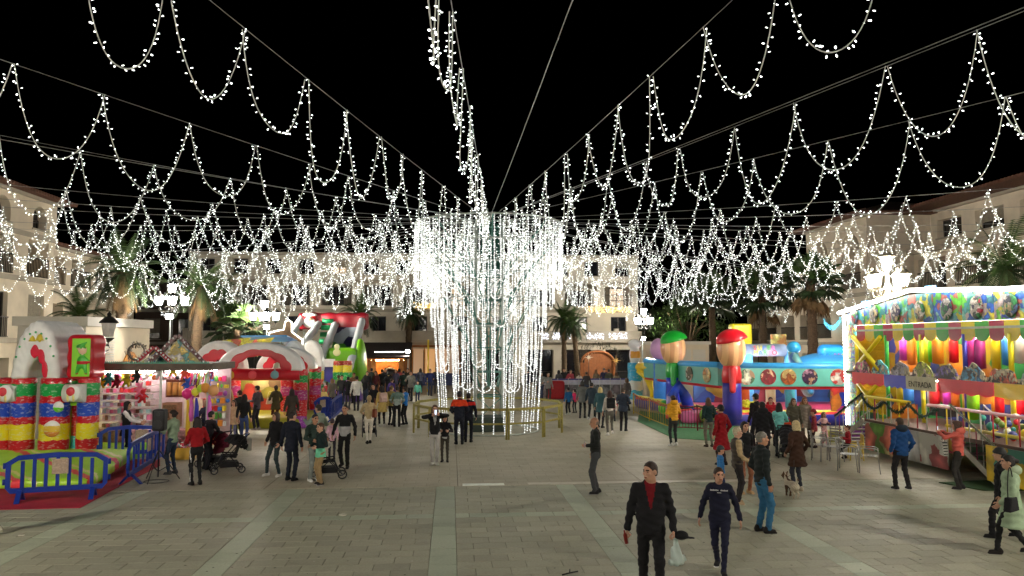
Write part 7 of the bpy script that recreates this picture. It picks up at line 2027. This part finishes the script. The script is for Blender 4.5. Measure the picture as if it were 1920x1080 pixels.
def medallions(a, d, nrm, ts, start=0):
    for i, t in enumerate(ts):
        c = a + d * t + nrm * .13 + Vector((0, 0, (z0b + z1b) / 2)); o, ii = cols[(i + start) % len(cols)]
        mb = MB(); mb.cyl(c, c + nrm * .03, .33, n=24); mb.build('medallion', mural('medal_%d' % ((i + start) % len(cols)), [S(*o), S(*ii), S(*o), S(190, 150, 120)], 3.2, dist=.9), court)
a, d, nr = band_panel((.2, 0, 0), (W_, -.5, 0)); medallions(a, d, nr, (.45, 1.35, 2.2, 3.1, 4.3, 5.2, 6.1, 7.0), 3)
a, d, nr = band_panel((-1.45, D_ - .6, 0), (-.2, .6, 0)); medallions(a, d, nr, (3.4, 5.0, 6.6), 0)
# inner walls with rainbow print, slides and toys inside
mb = MB(); mb.bx(.3, W_, D_ - 3.0, D_ - 2.85, .5, 2.3); mb.build('inner_wall', mural('court_wall', [S(40, 80, 160), S(60, 110, 180), S(150, 60, 70), S(190, 160, 60), S(40, 90, 120)], .9), court)
mb = MB(); mb.bx(4.2, W_, -.32, -.22, .6, 1.55); mb.build('mural_panel', mural('court_mural', [S(70, 160, 40), S(190, 40, 150), S(40, 60, 170), S(206, 120, 50), S(40, 130, 70), S(200, 60, 60), S(90, 60, 150)], 1.6, dist=1.), court)
for x, c in ((1.4, (206, 90, 40)), (2.6, (200, 190, 150)), (3.5, (60, 140, 150))):
    part('inner_pillar', lambda P, x=x: cap(P, (x, 2.0, .6), (x, 2.0, 1.7), .22), (x - .3, 1.7, .3), (x + .3, 2.3, 2.0), .06, [vinyl(c)], court)
part('inner_slide', lambda P: ecap(P, (.9, 1.6, 1.7), (.2, .6, .7), (.5, .16), (.5, .16), (0, 1, 0)), (-.6, -.2, .4), (1.6, 2.4, 2.1), .07, [vinyl((150, 190, 214))], court)
mb = MB()
for k in range(26): mb.ball((.9 + rng.gauss(0, .18), .45 + rng.gauss(0, .08), .72 + rng.random() * .25), rng.uniform(.05, .1), 7, 5)
tag(mb.build('yellow_toy', vinyl((214, 200, 50)), court), kind='stuff')
def pillar(label_part, x, y, ztop, cbody, csleeve, chead, ccap, r=.36, arm=True):
    """plain toy pillar: body, coloured shoulder, blank ball, dome cap"""
    mb = MB(); mb.lathe([(.01, .3), (r, .3), (r * 1.03, .9), (r, 1.5), (r * .98, 1.8), (.01, 1.82)], 20, (x, y, 0)); mb.build('pillar_body', vinyl(cbody), court)
    mb = MB(); mb.lathe([(.01, 1.75), (r * 1.02, 1.78), (r * 1.06, 2.1), (r * .9, 2.45), (r * .6, 2.62), (.01, 2.63)], 20, (x, y, 0)); mb.build('pillar_shoulder', vinyl(csleeve), court)
    if arm:
        part('pillar_sleeve', lambda P: cap(P, (x - .1, y - r * .9, 2.35), (x - .14, y - r - .06, 1.5), .15, .13), (x - .45, y - r - .4, 1.2), (x + .25, y - r * .3, 2.65), .05, [vinyl(csleeve)], court)
    zc = 2.5 + (ztop - 2.5) * .42
    part('pillar_ball', lambda P: ell(P, (x, y, zc), (.60, .56, (ztop - 2.5) * .52)), (x - .8, y - .8, 2.3), (x + .8, y + .8, ztop + .2), .06, [bands('ball_stripes_%d' % int(ztop * 100 + x * 10), [(x - .7 + .2 * q_, tuple(v * (1.0 if q_ % 2 else .62) for v in S(*chead))) for q_ in range(7)], 0., streak=0, axis=0)], court)
    def f_cap(P):
        d = np.maximum(ell(P, (x + .06, y, ztop - .55), (.66, .62, .52)), -(P[:, 2] - (ztop - .56) - .25 * (P[:, 0] - x)))
        return d
    part('pillar_cap', f_cap, (x - .9, y - .8, ztop - 1.0), (x + 1.0, y + .8, ztop + .2), .05, [vinyl(ccap)], court)
pillar('front', 0, -.15, 4.05, (44, 40, 130), (176, 34, 40), (222, 162, 116), (190, 20, 34), .38)
g2 = (xat(1262, 34.7) - IX0, 34.7 - IY0)
pillar('side', g2[0], g2[1], 4.05, (26, 44, 170), (40, 150, 60), (222, 162, 116), (20, 150, 44), .36)
mb = MB(); x, y = xat(1238, 37) - IX0, 37 - IY0; mb.lathe(bulged(.2, 2.5, .38), 18, (x, y, 0)); mb.build('blue_column', vinyl((40, 110, 190)), court)
part('lilac_ball', lambda P: ell(P, (x - .1, y, 3.1), (.42, .4, .55)), (x - .7, y - .6, 2.4), (x + .5, y + .6, 3.8), .06, [vinyl((170, 130, 170))], court)
mb = MB(); x, y = xat(1190, 39.2) - IX0, 39.2 - IY0; mb.lathe(bulged(.2, 2.35, .4), 18, (x, y, 0)); mb.build('cyan_column', bands('cyan_col', [(0, S(206, 210, 200)), (.5, S(60, 160, 190)), (1.0, S(200, 206, 200)), (1.5, S(40, 150, 190))], .05), court)
part('white_knob', lambda P: su(.1, ell(P, (x, y, 2.75), (.3, .3, .5)), ell(P, (x, y, 3.35), (.36, .3, .26))), (x - .5, y - .5, 2.1), (x + .5, y + .5, 3.8), .06, [vinyl(WHI), vinyl((220, 140, 40))], court, lambda c: ((c[:, 2] > 2.6) & (c[:, 2] < 2.95) & (c[:, 1] < y - .1)).astype(int))
mb = MB(); x2 = xat(1232, 37.2) - IX0
mb.tube([(x, y - .1, 2.1), ((x + x2) / 2, y - .6, 2.15), (x2, 37.2 - IY0, 2.1)], .24, 12); mb.build('yellow_beam', vinyl((214, 170, 50)), court)
mb = MB(); mb.tube([(x + .1, y - .4, 2.0), (x + .5, y - .7, 1.6), (x + .75, y - .9, .9), (x + .75, y - .9, .2)], .2, 12); mb.build('yellow_curve', vinyl((224, 176, 30)), court)
mb = MB(); x3 = xat(1275, 33) - IX0; mb.tube([(x3 - .45, 33 - IY0, 0.2), (x3 - .4, 33 - IY0, 1.0), (x3 - .1, 33 - IY0, 1.5), (x3 + .2, 33 - IY0, 1.0), (x3 + .45, 33 - IY0, .2)], .26, 14); mb.build('blue_arch', mural('blue_arch_print', [S(30, 70, 190), S(40, 90, 200), S(170, 150, 200), S(30, 60, 180)], 1.4), court)
# yellow block, banner beam and blue domes rising behind the band
part('yellow_block', lambda P: rbox(P, (xat(1388, 35) - IX0, 35 - IY0, zat(1388, 632, 35) - .1), (.5, .3, .75), .1), (xat(1388, 35) - IX0 - .7, 35 - IY0 - .5, 2.2), (xat(1388, 35) - IX0 + .7, 35 - IY0 + .5, 4.9), .07, [vinyl((220, 190, 20))], court)
yb_ = 33.5; xa, xb2 = xat(1392, yb_) - IX0, xat(1470, yb_) - IX0; zb_ = zat(1430, 657, yb_)
mb = MB(); mb.tube([(xa, yb_ - IY0, zb_), ((xa + xb2) / 2, yb_ - IY0, zb_ + .02), (xb2, yb_ - IY0, zb_)], .3, 14); mb.build('banner_beam', mural('beam_print', [S(150, 170, 206), S(170, 180, 214), S(190, 180, 190), S(140, 160, 200)], 1.2), court)
LC = [(200, 40, 60), (220, 190, 40), (40, 100, 190), (60, 160, 70), (214, 90, 150)]
for row, wd in ((.11, 'SUPER'), (-.11, 'MARIO')):
    for i, ch in enumerate(wd):
        o = letter(ch, .3, vinyl(LC[(i + (row < 0)) % 5]), court, (xa + .45 + i * .22 + (.05 if row < 0 else 0), yb_ - IY0 - .33, zb_ + row), (R(90), 0, 0), 'banner_letter')
for px_ in (1400, 1480):
    xx = xat(px_, yb_) - IX0
    mb = MB(); mb.lathe(bulged(.4, zb_ + .1, .26), 14, (xx, yb_ - IY0, 0)); mb.build('beam_leg', vinyl((70, 140, 190)), court)
part('blue_knob', lambda P: ell(P, (xat(1488, 31) - IX0, 31 - IY0, zat(1488, 652, 31)), (.3, .3, .28)), (xat(1488, 31) - IX0 - .5, 31 - IY0 - .5, 2.6), (xat(1488, 31) - IX0 + .5, 31 - IY0 + .5, 3.8), .05, [vinyl((40, 130, 180))], court)
xk = xat(1492, 31) - IX0
part('blue_column', lambda P: su(.08, cap(P, (xk - .15, 31 - IY0, 3.0), (xk, 31 - IY0, 2.4), .2, .3), cap(P, (xk, 31 - IY0, 2.4), (xk + .1, 30.2 - IY0, 1.4), .3, .24)), (xk - .6, -.6, 1.0), (xk + .6, 1.4, 3.4), .06, [mural('column_print', [S(60, 120, 170), S(150, 170, 190), S(50, 100, 160), S(90, 150, 150)], 2.4)], court)
xs_ = xat(1555, 33) - IX0; zs_ = zat(1555, 668, 33)
part('blue_dome', lambda P: np.maximum(ell(P, (xs_, 33 - IY0, 2.25), (1.9, 1.2, .75)), -(P[:, 2] - 2.2)), (xs_ - 2.1, 33 - IY0 - 1.4, 2.1), (xs_ + 2.1, 33 - IY0 + 1.4, 3.1), .08, [vinyl((60, 140, 200))], court)
part('blue_headboard', lambda P: rbox(P, (xs_ - .1, 33 - IY0 - .3, zs_ - .1), (.62, .3, .65), .28), (xs_ - .9, 33 - IY0 - .8, 1.9), (xs_ + .8, 33 - IY0 + .2, 3.8), .06, [vinyl((40, 130, 206))], court)
for row, wd in ((.14, 'SUPER'), (-.12, 'MARIO')):
    for i, ch in enumerate(wd): letter(ch, .24, vinyl(LC[(i + 2) % 5]), court, (xs_ - .46 + i * .19, 33 - IY0 - .62, zs_ - .1 + row), (R(90), 0, 0), 'sign_letter')
mb = MB(); q = on_y(1460, 637, 36); mb.bx(q.x - IX0 - .4, q.x - IX0 + .4, q.y - IY0, q.y - IY0 + .08, q.z - .28, q.z + .28); mb.build('square_sign', mural('square_print', [S(214, 206, 120), S(206, 150, 90), S(200, 200, 150)], 3), court)
lamp_tube(court, (.6, 2.4, 2.3), (4.0, 2.2, 2.3), .035, (1., .95, .88), 60.)  # added tube to brighten the court from inside
lamp_tube(court, (4.4, 1.6, 2.3), (8.0, 1.2, 2.3), .035, (1., .95, .88), 60.)  # second added fill tube, right part of the court

def tinsel(path, r, per=40, seed=1, mb=None):
    rg = random.Random(seed); mb = mb or MB(); path = [Vector(p) for p in path]
    mb.tube(path, r * .25, 5)
    for a, b in zip(path, path[1:]):
        for k in range(max(1, int(per * (b - a).length))):
            c = a.lerp(b, rg.random()); d = Vector((rg.gauss(0, 1), rg.gauss(0, 1), rg.gauss(0, 1))).normalized() * r; e = frame_of(d)[0] * r * .16
            mb.raw([c - e, c + e, c + d], [(0, 1, 2)])
    return mb
tin_g = M('tinsel_green', S(26, 60, 48), .6); tin_r = M('tinsel_red', S(150, 16, 34), .4)
# railings in front of the court
fc = thing('play_fence', 'low red and yellow railing with tinsel in front of the capped pillars', 'fence', (0, 0, 0))
fp = [G(1188, 776), G(1218, 790), G(1258, 806), G(1308, 808), G(1358, 812)]
for i, (a, b) in enumerate(zip(fp, fp[1:])):
    c = M('fence_yellow', S(190, 160, 50), .5) if i < 2 else M('fence_red', S(130, 30, 44), .5)
    for z in (.12, .95):
        mb = MB(); mb.cyl((a.x, a.y, z), (b.x, b.y, z), .022, n=6); mb.build('rail', c, fc)
    mb = MB(); mb.cyl((a.x, a.y, 0), (a.x, a.y, 1.0), .03, n=8); mb.build('post', c, fc)
    nb = 9
    for k in range(1, nb):
        q = a.lerp(b, k / nb); mb = MB(); mb.cyl((q.x, q.y, .12), (q.x, q.y, .95), .010, n=5); mb.build('bar', c, fc)
    path = [a.lerp(b, t / 8) + Vector((0, -.03, .98 - .12 * math.sin(math.pi * t / 8))) for t in range(9)]
    tinsel(path, .09, 90, i).build('tinsel', tin_r if i < 2 else tin_g, fc, fix=False)
# inflatable obstacles on the ground by the fence
for i, (px, py, c, r, nm) in enumerate(((1262, 782, (60, 170, 60), .34, 'green ball'), (1290, 792, (214, 60, 70), .3, 'red cone shaped cushion'), (1346, 800, (110, 160, 40), .36, 'olive green ball'), (1318, 798, (222, 100, 150), .32, 'pink cushion'))):
    q = G(px, py); o = sdf_obj('soft_toy_block', (lambda P: ell(P, (0, 0, .34), (.36, .34, .35))) if 'ball' in nm else (lambda P: rbox(P, (0, 0, .25), (.6, .3, .26), .16)), (-.7, -.5, -.05), (.7, .5, .75), .05, [vinyl(c)], q + Vector((0, 1.2, 0)), .2 * i)
    tag(o, nm + ' lying behind the tinsel railing of the court', 'toy')
mb = MB(); qs = [G(1195, 790), G(1262, 822), G(1385, 830), G(1385, 800), G(1200, 770)]; mb.prism([(q.x, q.y, .004) for q in qs], (0, 0, .012)); tag(mb.build('green_mat', M('green_mat', S(70, 120, 80), .9)), 'pale green mat under the tinsel railing', 'mat')

# ---- fun house
FX = 14.25
fh = thing('fun_house', 'gaudy fun house facade outlined in white light tubes at the right', 'fairground ride', (FX, 0, 0))
YN, YF = 11.0, 25.7
def fz(py, Y): return CAM_H + (640 - py) / F * Y     # rough height of a row at depth Y
pal1 = [S(60, 150, 150), S(100, 190, 60), S(40, 90, 180), S(190, 170, 170), S(170, 90, 80), S(60, 120, 130), S(214, 190, 60), S(120, 190, 170)]
# back body
mb = MB(); mb.bx(1.4, 1.5, YN, YF, 0, 4.6); mb.build('back_wall', mural('fun_back', [S(200, 160, 30), S(190, 40, 60), S(40, 120, 60), S(220, 120, 40), S(60, 70, 150)], .9), fh)
mb = MB(); mb.bx(0, 1.5, YF - .08, YF, 0, 4.4); mb.build('end_wall', mural('fun_end', [S(30, 70, 150), S(60, 130, 130), S(120, 60, 150), S(90, 160, 80)], 1.2), fh)
tops = [(YF, 4.52), (21.5, 5.06), (17.5, 4.82), (YN, 4.7)]
def topz(y):
    for (a, za), (b, zb) in zip(tops, tops[1:]):
        if b <= y <= a: return za + (zb - za) * (a - y) / (a - b)
    return tops[-1][1]
ys_ = np.linspace(YF, YN, 13)
for i in range(12):
    y0, y1 = float(ys_[i]) - .01, float(ys_[i + 1]) + .01
    mb = MB(); mb.prism([(0, y0, 4.06), (0, y1, 4.06), (0, y1, topz(y1) - .06), (0, y0, topz(y0) - .06)], (.08, 0, 0)); mb.build('fascia_panel', mural('fascia_%d' % (i % 4), pal1[i % 4:] + pal1[:i % 4], 2.4 + .4 * (i % 3), dist=1.1), fh)
    mb = MB(); mb.ball((-.03, (y0 + y1) / 2, 4.42), (.04, .26, .32), 14, 10); mb.build('fascia_medallion', mural('fmedal_%d' % (i % 5), [S(150, 40, 60), S(90, 110, 150), S(60, 60, 70), S(170, 150, 110), S(40, 110, 60)][i % 5:] + [S(180, 170, 160), S(60, 50, 80)], 4.5, dist=.9), fh)
tube_w = glow('light_tube', (1., .97, .88), 12.)
mb = MB(); mb.tube([(-.26, y, z) for y, z in tops], .06, 10); mb.build('light_tube', tube_w, fh)
mb = MB(); mb.tube([(-.06, YF + .02, z) for z in np.linspace(.5, 4.5, 12)], .035, 8); mb.build('light_tube', tube_w, fh)
mb = MB()
for k in range(34): mb.ball((-.12, YF - .04, .6 + k * .118), .035, 6, 4)
tag(mb.build('edge_bulbs', glow('edge_bulb', (1., .98, .9), 8.), fh), kind='stuff')
for i, y in enumerate((24.0, 20.6)):
    mb = MB(); mb.box((-.2, y, topz(y) + .02), (.12, .34, .2)); mb.build('blue_lamp', glow('cyan_lamp', (.05, .5, 1.), 3.), fh)
for k in range(9):      # printed strip beside the light edge
    mb = MB(); mb.bx(-.02, .06, YF - .62, YF - .12, .5 + k * .4, .88 + k * .4); mb.build('edge_panel', mural('edgep_%d' % (k % 3), pal1[k % 3 + 1:] + pal1[:2], 4.5, dist=1.2), fh)
# valance of coloured scallops under the fascia
vc = [(150, 30, 60), (200, 180, 40), (50, 150, 50)]
nv_ = 26
for i in range(nv_):
    y0 = YF - .75 - (YF - .75 - YN) * i / nv_; y1 = YF - .75 - (YF - .75 - YN) * (i + 1) / nv_; ym = (y0 + y1) / 2; h_ = (y0 - y1) / 2
    pts = [(-.04, y0 - .005, 4.04), (-.04, y0 - .005, 3.72)] + [(-.05, ym + h_ * math.cos(math.pi * t / 6), 3.72 - .22 * math.sin(math.pi * t / 6)) for t in range(1, 6)] + [(-.04, y1 + .005, 3.72), (-.04, y1 + .005, 4.04)]
    mb = MB(); mb.prism(pts, (.03, 0, 0)); mb.build('scallop', vinyl(vc[i % 3]), fh)
mb = MB(); mb.bx(-.1, -.06, YN, YF - .7, 3.84, 3.9); mb.build('rail', M('pale_rail', S(190, 196, 180), .5), fh)
# two decks
m_deck = M('deck_steel', S(90, 70, 60), .6)
mb = MB(); mb.bx(-.15, 1.39, YN, YF - .1, 2.36, 2.46); mb.build('upper_deck', m_deck, fh)
mb = MB(); mb.bx(-1.15, 1.39, YN, YF - 3.0, .95, 1.05); mb.build('lower_deck', m_deck, fh)
# padded uprights
upc = [(206, 180, 30), (50, 150, 60), (220, 190, 40), (60, 60, 150), (214, 190, 30), (90, 90, 170)]
for i, y in enumerate((25.0, 23.2, 21.4, 19.5, 17.8, 16.0, 14.2)):
    for z0, z1 in ((1.06, 2.35), (2.47, 3.7)):
        mb = MB(); mb.cyl((-.02, y, z0), (-.02, y, z1), .065, n=10); mb.build('padded_post', vinyl(upc[i % 6]), fh)
# hanging punch bags
bagc = [(190, 60, 180), (226, 100, 40), (60, 170, 40), (214, 190, 40), (100, 190, 30), (226, 120, 30), (200, 24, 30), (190, 24, 40), (206, 60, 140), (150, 40, 110), (220, 170, 20), (50, 120, 200), (200, 200, 190), (180, 30, 40)]
k = 0
for z0, z1, ya, yb in ((2.75, 3.62, 23.0, 13.0), (1.35, 2.25, 22.8, 13.0)):
    y = ya
    while y > yb:
        r = rng.uniform(.10, .17); zb = z0 + rng.uniform(-.1, .2); xx = rng.uniform(.05, .5)
        mb = MB(); mb.lathe([(.01, zb), (r, zb + .03), (r * 1.03, (zb + z1) / 2), (r, z1 - .12), (r * .5, z1), (.012, z1 + .02), (.012, z1 + .12)], 14, (xx, y, 0)); mb.build('punch_bag', vinyl(bagc[k % len(bagc)]), fh)
        k += 1; y -= r * 2 + rng.uniform(.06, .3)
# yellow net bays with crossed pads at the far end
net_y = M('yellow_net', S(200, 170, 20), .7, var=.1)
for z0, z1 in ((2.5, 3.7), (1.1, 2.3)):
    mb = MB(); y = 23.3
    while y < 25.0: mb.bar((.06, y, z0), (.06, y, z1), .022); y += .055
    z = z0
    while z < z1: mb.bar((.05, 23.3, z), (.05, 25.0, z), .018); z += .09
    tag(mb.build('net', net_y, fh), kind='stuff')
    for (a, b) in (((-.1, 25.0, z0 + .05), (-.1, 23.4, z1 - .05)), ((-.16, 23.4, z0 + .05), (-.16, 25.0, z1 - .05))):
        mb = MB(); mb.cyl(a, b, .07, n=10); mb.build('cross_pad', vinyl((206, 184, 24)), fh)
# cut-out boards (plain shapes) along the upper deck rail
for i in range(11):
    y = 24.4 - i * 1.08; c = [(150, 60, 90), (60, 140, 150), (110, 110, 120), (130, 150, 50), (70, 60, 110), (60, 110, 160), (150, 60, 40), (90, 90, 100), (40, 90, 110), (70, 110, 60), (150, 100, 40)][i]
    pts = [(-.2, y + .5 * math.cos(t * math.pi / 10) * rng.uniform(.9, 1.05), 2.42 + .45 * math.sin(t * math.pi / 10) * rng.uniform(.8, 1.15)) for t in range(11)]
    mb = MB(); mb.prism(pts, (.04, 0, 0)); mb.build('cut_out_board', mural('cutout_%d' % i, [S(*c), S(190, 180, 150), S(*[min(255, int(v * 1.5)) for v in c]), S(40, 40, 50)], 4.2, dist=1.0), fh)
# skirt between the decks, red blue red yellow, with the ENTRADA board
for (y0, y1, c, nm) in ((25.0, 23.1, (200, 34, 44), 'skirt'), (23.08, 21.9, (30, 50, 170), 'skirt'), (20.4, 18.2, (190, 20, 44), 'skirt'), (18.18, 13, (206, 170, 24), 'skirt')):
    pts = [(-.22, y0, 2.43)]; m_ = 8
    pts = [(-.22, y0, 2.43)] + [(-.23 - .02 * (t % 2), y0 + (y1 - y0) * t / m_, 2.08 - .06 * (t % 2)) for t in range(m_ + 1)] + [(-.22, y1, 2.43)]
    mb = MB(); mb.prism(pts, (.02, 0, 0)); mb.build('skirt', vinyl(c), fh)
mb = MB(); mb.bx(-.27, -.24, 20.45, 21.85, 2.04, 2.44); sg = mb.build('sign_board', M('sign_cream', S(206, 204, 176), .6), fh)
letter('ENTRADA', .24, M('sign_ink', S(40, 36, 34), .7), fh, (-.285, 21.15, 2.2), (R(90), 0, R(-90)), 'lettering')
mb = MB(); mb.bx(-.9, -.55, 19.2, 19.8, 1.45, 1.75); mb.build('cash_box', blk_plastic, fh)
# deck railings, yellow bars and tinsel garland
def hrail(y0, y1, x, z, c, r=.045): 
    mb = MB(); mb.cyl((x, y0, z), (x, y1, z), r, n=8); mb.build('rail', vinyl(c), fh)
hrail(22.6, 20.4, -1.1, 1.75, (206, 180, 40)); hrail(19.9, 12, -.9, 1.72, (206, 150, 150)); hrail(19, 12, -1.0, 1.25, (170, 160, 40))
for y in np.arange(22.6, 12.5, -.42):
    mb = MB(); mb.cyl((-1.1, float(y), 1.06), (-1.1, float(y), 1.72), .018, n=6); mb.build('bar', [vinyl((150, 30, 50)), steel_w, vinyl((206, 180, 40))][int(y * 3) % 3], fh)
tinsel([(-1.2, 22.7 - t * .16, 1.72 - .3 * abs(math.sin(t * .42))) for t in range(24)], .13, 120, 5).build('tinsel', tin_g, fh, fix=False)
# stairs: a flight at each end of the platform, running along the facade
st_m = M('step_steel', S(150, 148, 140), .5, metal=.4); ps_m = M('pale_steel', S(186, 180, 166), .5)
for (ya, yb) in ((24.5, 22.75), (17.0, 18.6)):      # foot, head
    for i in range(5):
        t = (i + .6) / 5.4
        mb = MB(); mb.box((-.68, ya + (yb - ya) * t, .95 * t), (.84, .26, .04)); mb.build('step', st_m, fh)
    for x in (-1.14, -.22):
        mb = MB(); mb.bar((x, ya, .07), (x, yb, 1.0), .05, .15); mb.build('stringer', ps_m, fh)
        mb = MB(); mb.tube([(x, ya, .1), (x, ya, .92), (x, yb, 1.82), (x, yb, 1.1)], .022, 8); mb.build('handrail', ps_m, fh)
        for k in range(1, 7):
            t = k / 7; mb = MB(); mb.cyl((x, ya + (yb - ya) * t, .12 + .92 * t), (x, ya + (yb - ya) * t, .95 + .9 * t), .014, n=5); mb.build('bar', vinyl((120, 24, 60)) if k % 2 else steel_w, fh)
    tinsel([(-1.17, ya + (yb - ya) * t / 12, .96 + .9 * t / 12) for t in range(13)], .1, 120, int(ya)).build('tinsel', tin_g if ya > 20 else M('tinsel_pale', S(120, 130, 110), .5), fh, fix=False)
# base boards of the platform
bb = [(22.6, 21.0, [S(214, 200, 140), S(110, 160, 70), S(226, 214, 190), S(206, 110, 90)]), (20.98, 19.9, [S(226, 226, 216), S(190, 190, 186), S(214, 210, 204)]), (19.88, 18.7, [S(214, 140, 120), S(230, 210, 190), S(170, 90, 90)]), (17.3, 13, [S(200, 180, 120), S(60, 140, 120), S(214, 190, 140), S(180, 60, 70), S(206, 170, 40)])]
for i, (y0, y1, cs) in enumerate(bb):
    mb = MB(); mb.bx(-1.2, -1.17, y1, y0, .12, .98); mb.build('base_board', mural('base_board_%d' % i, cs, 1.5, dist=1.), fh)
# crowded lower band of props behind the railing, right part
mb = MB()
for k in range(150): mb.ball((rng.uniform(-.8, .6), rng.uniform(12.5, 18.2), 1.1 + rng.random() * .5), rng.uniform(.06, .14), 7, 5, rng.randrange(8))
tag(mb.build('ball_pit', [vinyl(c) for c in ((200, 40, 50), (206, 180, 40), (50, 130, 120), (206, 200, 190), (150, 60, 50), (90, 120, 50), (220, 120, 40), (60, 70, 130))], fh), kind='stuff')
lamp_tube(fh, (.10, 25.2, 4.0), (.10, 12, 4.0), .028, (1., .95, .84), 75.)  # added tube hidden behind the scallops to brighten the fun house
lamp_tube(fh, (.25, 24.8, 2.32), (.25, 12, 2.32), .02, (1., .92, .78), 70.)  # second added tube, fill light under the upper deck
mb = MB()
for y in np.arange(25.0, 12, -1.5): mb.bar((.10, float(y), 4.0), (.10, float(y), 4.3), .03)
mb.build('added_lamp_bracket', steel_w, fh)  # brackets made up to carry the added upper tube
q = G(1852, 912); mb = MB(); mb.prism([(q.x - .9, q.y + .5, .004), (q.x - .5, q.y - .5, .004), (q.x + 2.5, q.y - .8, .004), (q.x + 2.5, q.y + .9, .004)], (0, 0, .02)); tag(mb.build('grass_mat', M('turf', S(40, 70, 34), .95, bump=.6)), 'dark green turf mat at the foot of the fun house stairs', 'mat')

# ---- metal cafe chairs
def chair(label, loc, rz):
    r = thing('metal_chair', label, 'chair', loc, rz, 'metal cafe chairs')
    for sx_ in (-.22, .22):
        mb = MB(); mb.tube([(sx_, -.24, 0), (sx_, -.2, .44), (sx_, -.2, .62), (sx_, -.12, .66), (sx_, .2, .66), (sx_, .24, .6), (sx_, .26, 0)], .014, 7); mb.build('leg', alu, r)
    mb = MB(); mb.tube([(-.21, .2, .44), (-.2, .28, .8), (0, .32, .84), (.2, .28, .8), (.21, .2, .44)], .013, 7); mb.build('back_frame', alu, r)
    for k in range(3):
        mb = MB(); mb.box((0, .27 + k * .012, .58 + k * .085), (.40, .012, .05), 0, Matrix.Rotation(-.15, 3, 'X')); mb.build('back_slat', alu, r)
    for k in range(6):
        mb = MB(); mb.box((0, -.19 + k * .075, .445), (.42, .06, .015)); mb.build('seat_slat', alu, r)
    mb = MB(); mb.bar((-.22, -.2, .42), (.22, -.2, .42), .02); mb.bar((-.22, .2, .42), (.22, .2, .42), .02); mb.build('seat_rail', alu, r)
ch = [(1632, 886, 60, 'empty aluminium chair nearest the man in blue'), (1592, 882, 55, 'empty aluminium chair second from the man in blue'), (1562, 866, 40, 'empty aluminium chair behind the second one in the row'), (1540, 862, 60, 'empty aluminium chair beside the pink tracksuit girl'), (1578, 848, 120, 'aluminium chair at the back of the group near the yellow seat')]
for px, py, a, l_ in ch: chair(l_, G(px, py), R(a))
q = G(1604, 862)
yc = thing('plastic_chair', 'small yellow plastic chair under the child in red', 'chair', (q.x, q.y, 0), R(70))
part('seat_shell', lambda P: su(.03, rbox(P, (0, .0, .40), (.2, .2, .02), .015), rbox(P, (0, -.2, .58), (.2, .02, .18), .015), cap(P, (-.2, -.16, .5), (-.2, .15, .5), .018), cap(P, (.2, -.16, .5), (.2, .15, .5), .018)), (-.28, -.3, .33), (.28, .3, .82), .02, [M('yellow_plastic', S(206, 180, 80), .5)], yc)
for x in (-.17, .17):
    for y in (-.17, .15):
        mb = MB(); mb.cyl((x, y, .4), (x * 1.15, y * 1.15, 0), .022, .018, n=7); mb.build('leg', M('yellow_plastic', S(206, 180, 80), .5), yc)
o = sdf_obj('cool_box', lambda P: rbox(P, (0, 0, .2), (.26, .18, .2), .06), (-.35, -.25, -.03), (.35, .25, .45), .03, [M('pale_yellow_box', S(190, 184, 110), .6)], G(1564, 828))
tag(o, 'pale yellow box standing behind the pink tracksuit girl', 'box')
# ---- small litter
mb = MB(); q = G(643, 967); mb.lathe([(.001, .004), (.06, .006), (.08, .022), (.001, .014)], 14)
o = mb.build('paper_plate', M('paper_white', S(226, 222, 206), .8), None, q); tag(o, 'crumpled white paper plate on the paving', 'litter')
q = G(40, 1004); mb = MB(); mb.bx(-.05, .05, -.03, .03, .003, .008); tag(mb.build('paper_scrap', M('paper_white', S(226, 222, 206), .8), None, q, .3), 'white paper scrap beside the walker at the lower left', 'litter')
q = G(1068, 1078); mb = MB(); mb.tube([(-.12, -.05, .02), (0, 0, .03), (.14, .1, .02)], .012, 5); mb.tube([(0, 0, .03), (.02, .1, .05)], .009, 5); tag(mb.build('twig', M('dark_twig', S(24, 24, 22), .8), None, q), 'dark twig on the paving at the bottom edge', 'litter')
mb = MB()
for k in range(60):
    q = Vector((rng.uniform(-4, 6), rng.uniform(11, 17.5), .003)); a = rng.uniform(0, 6.28); s_ = rng.uniform(.006, .016)
    mb.raw([q + Vector((s_ * math.cos(a + t * 2.1), s_ * math.sin(a + t * 2.1), .002)) for t in range(3)], [(0, 1, 2)])
tag(mb.build('crumbs', M('paper_white', S(226, 222, 206), .8)), 'tiny pale crumbs scattered over the paving', 'litter', kind='stuff')
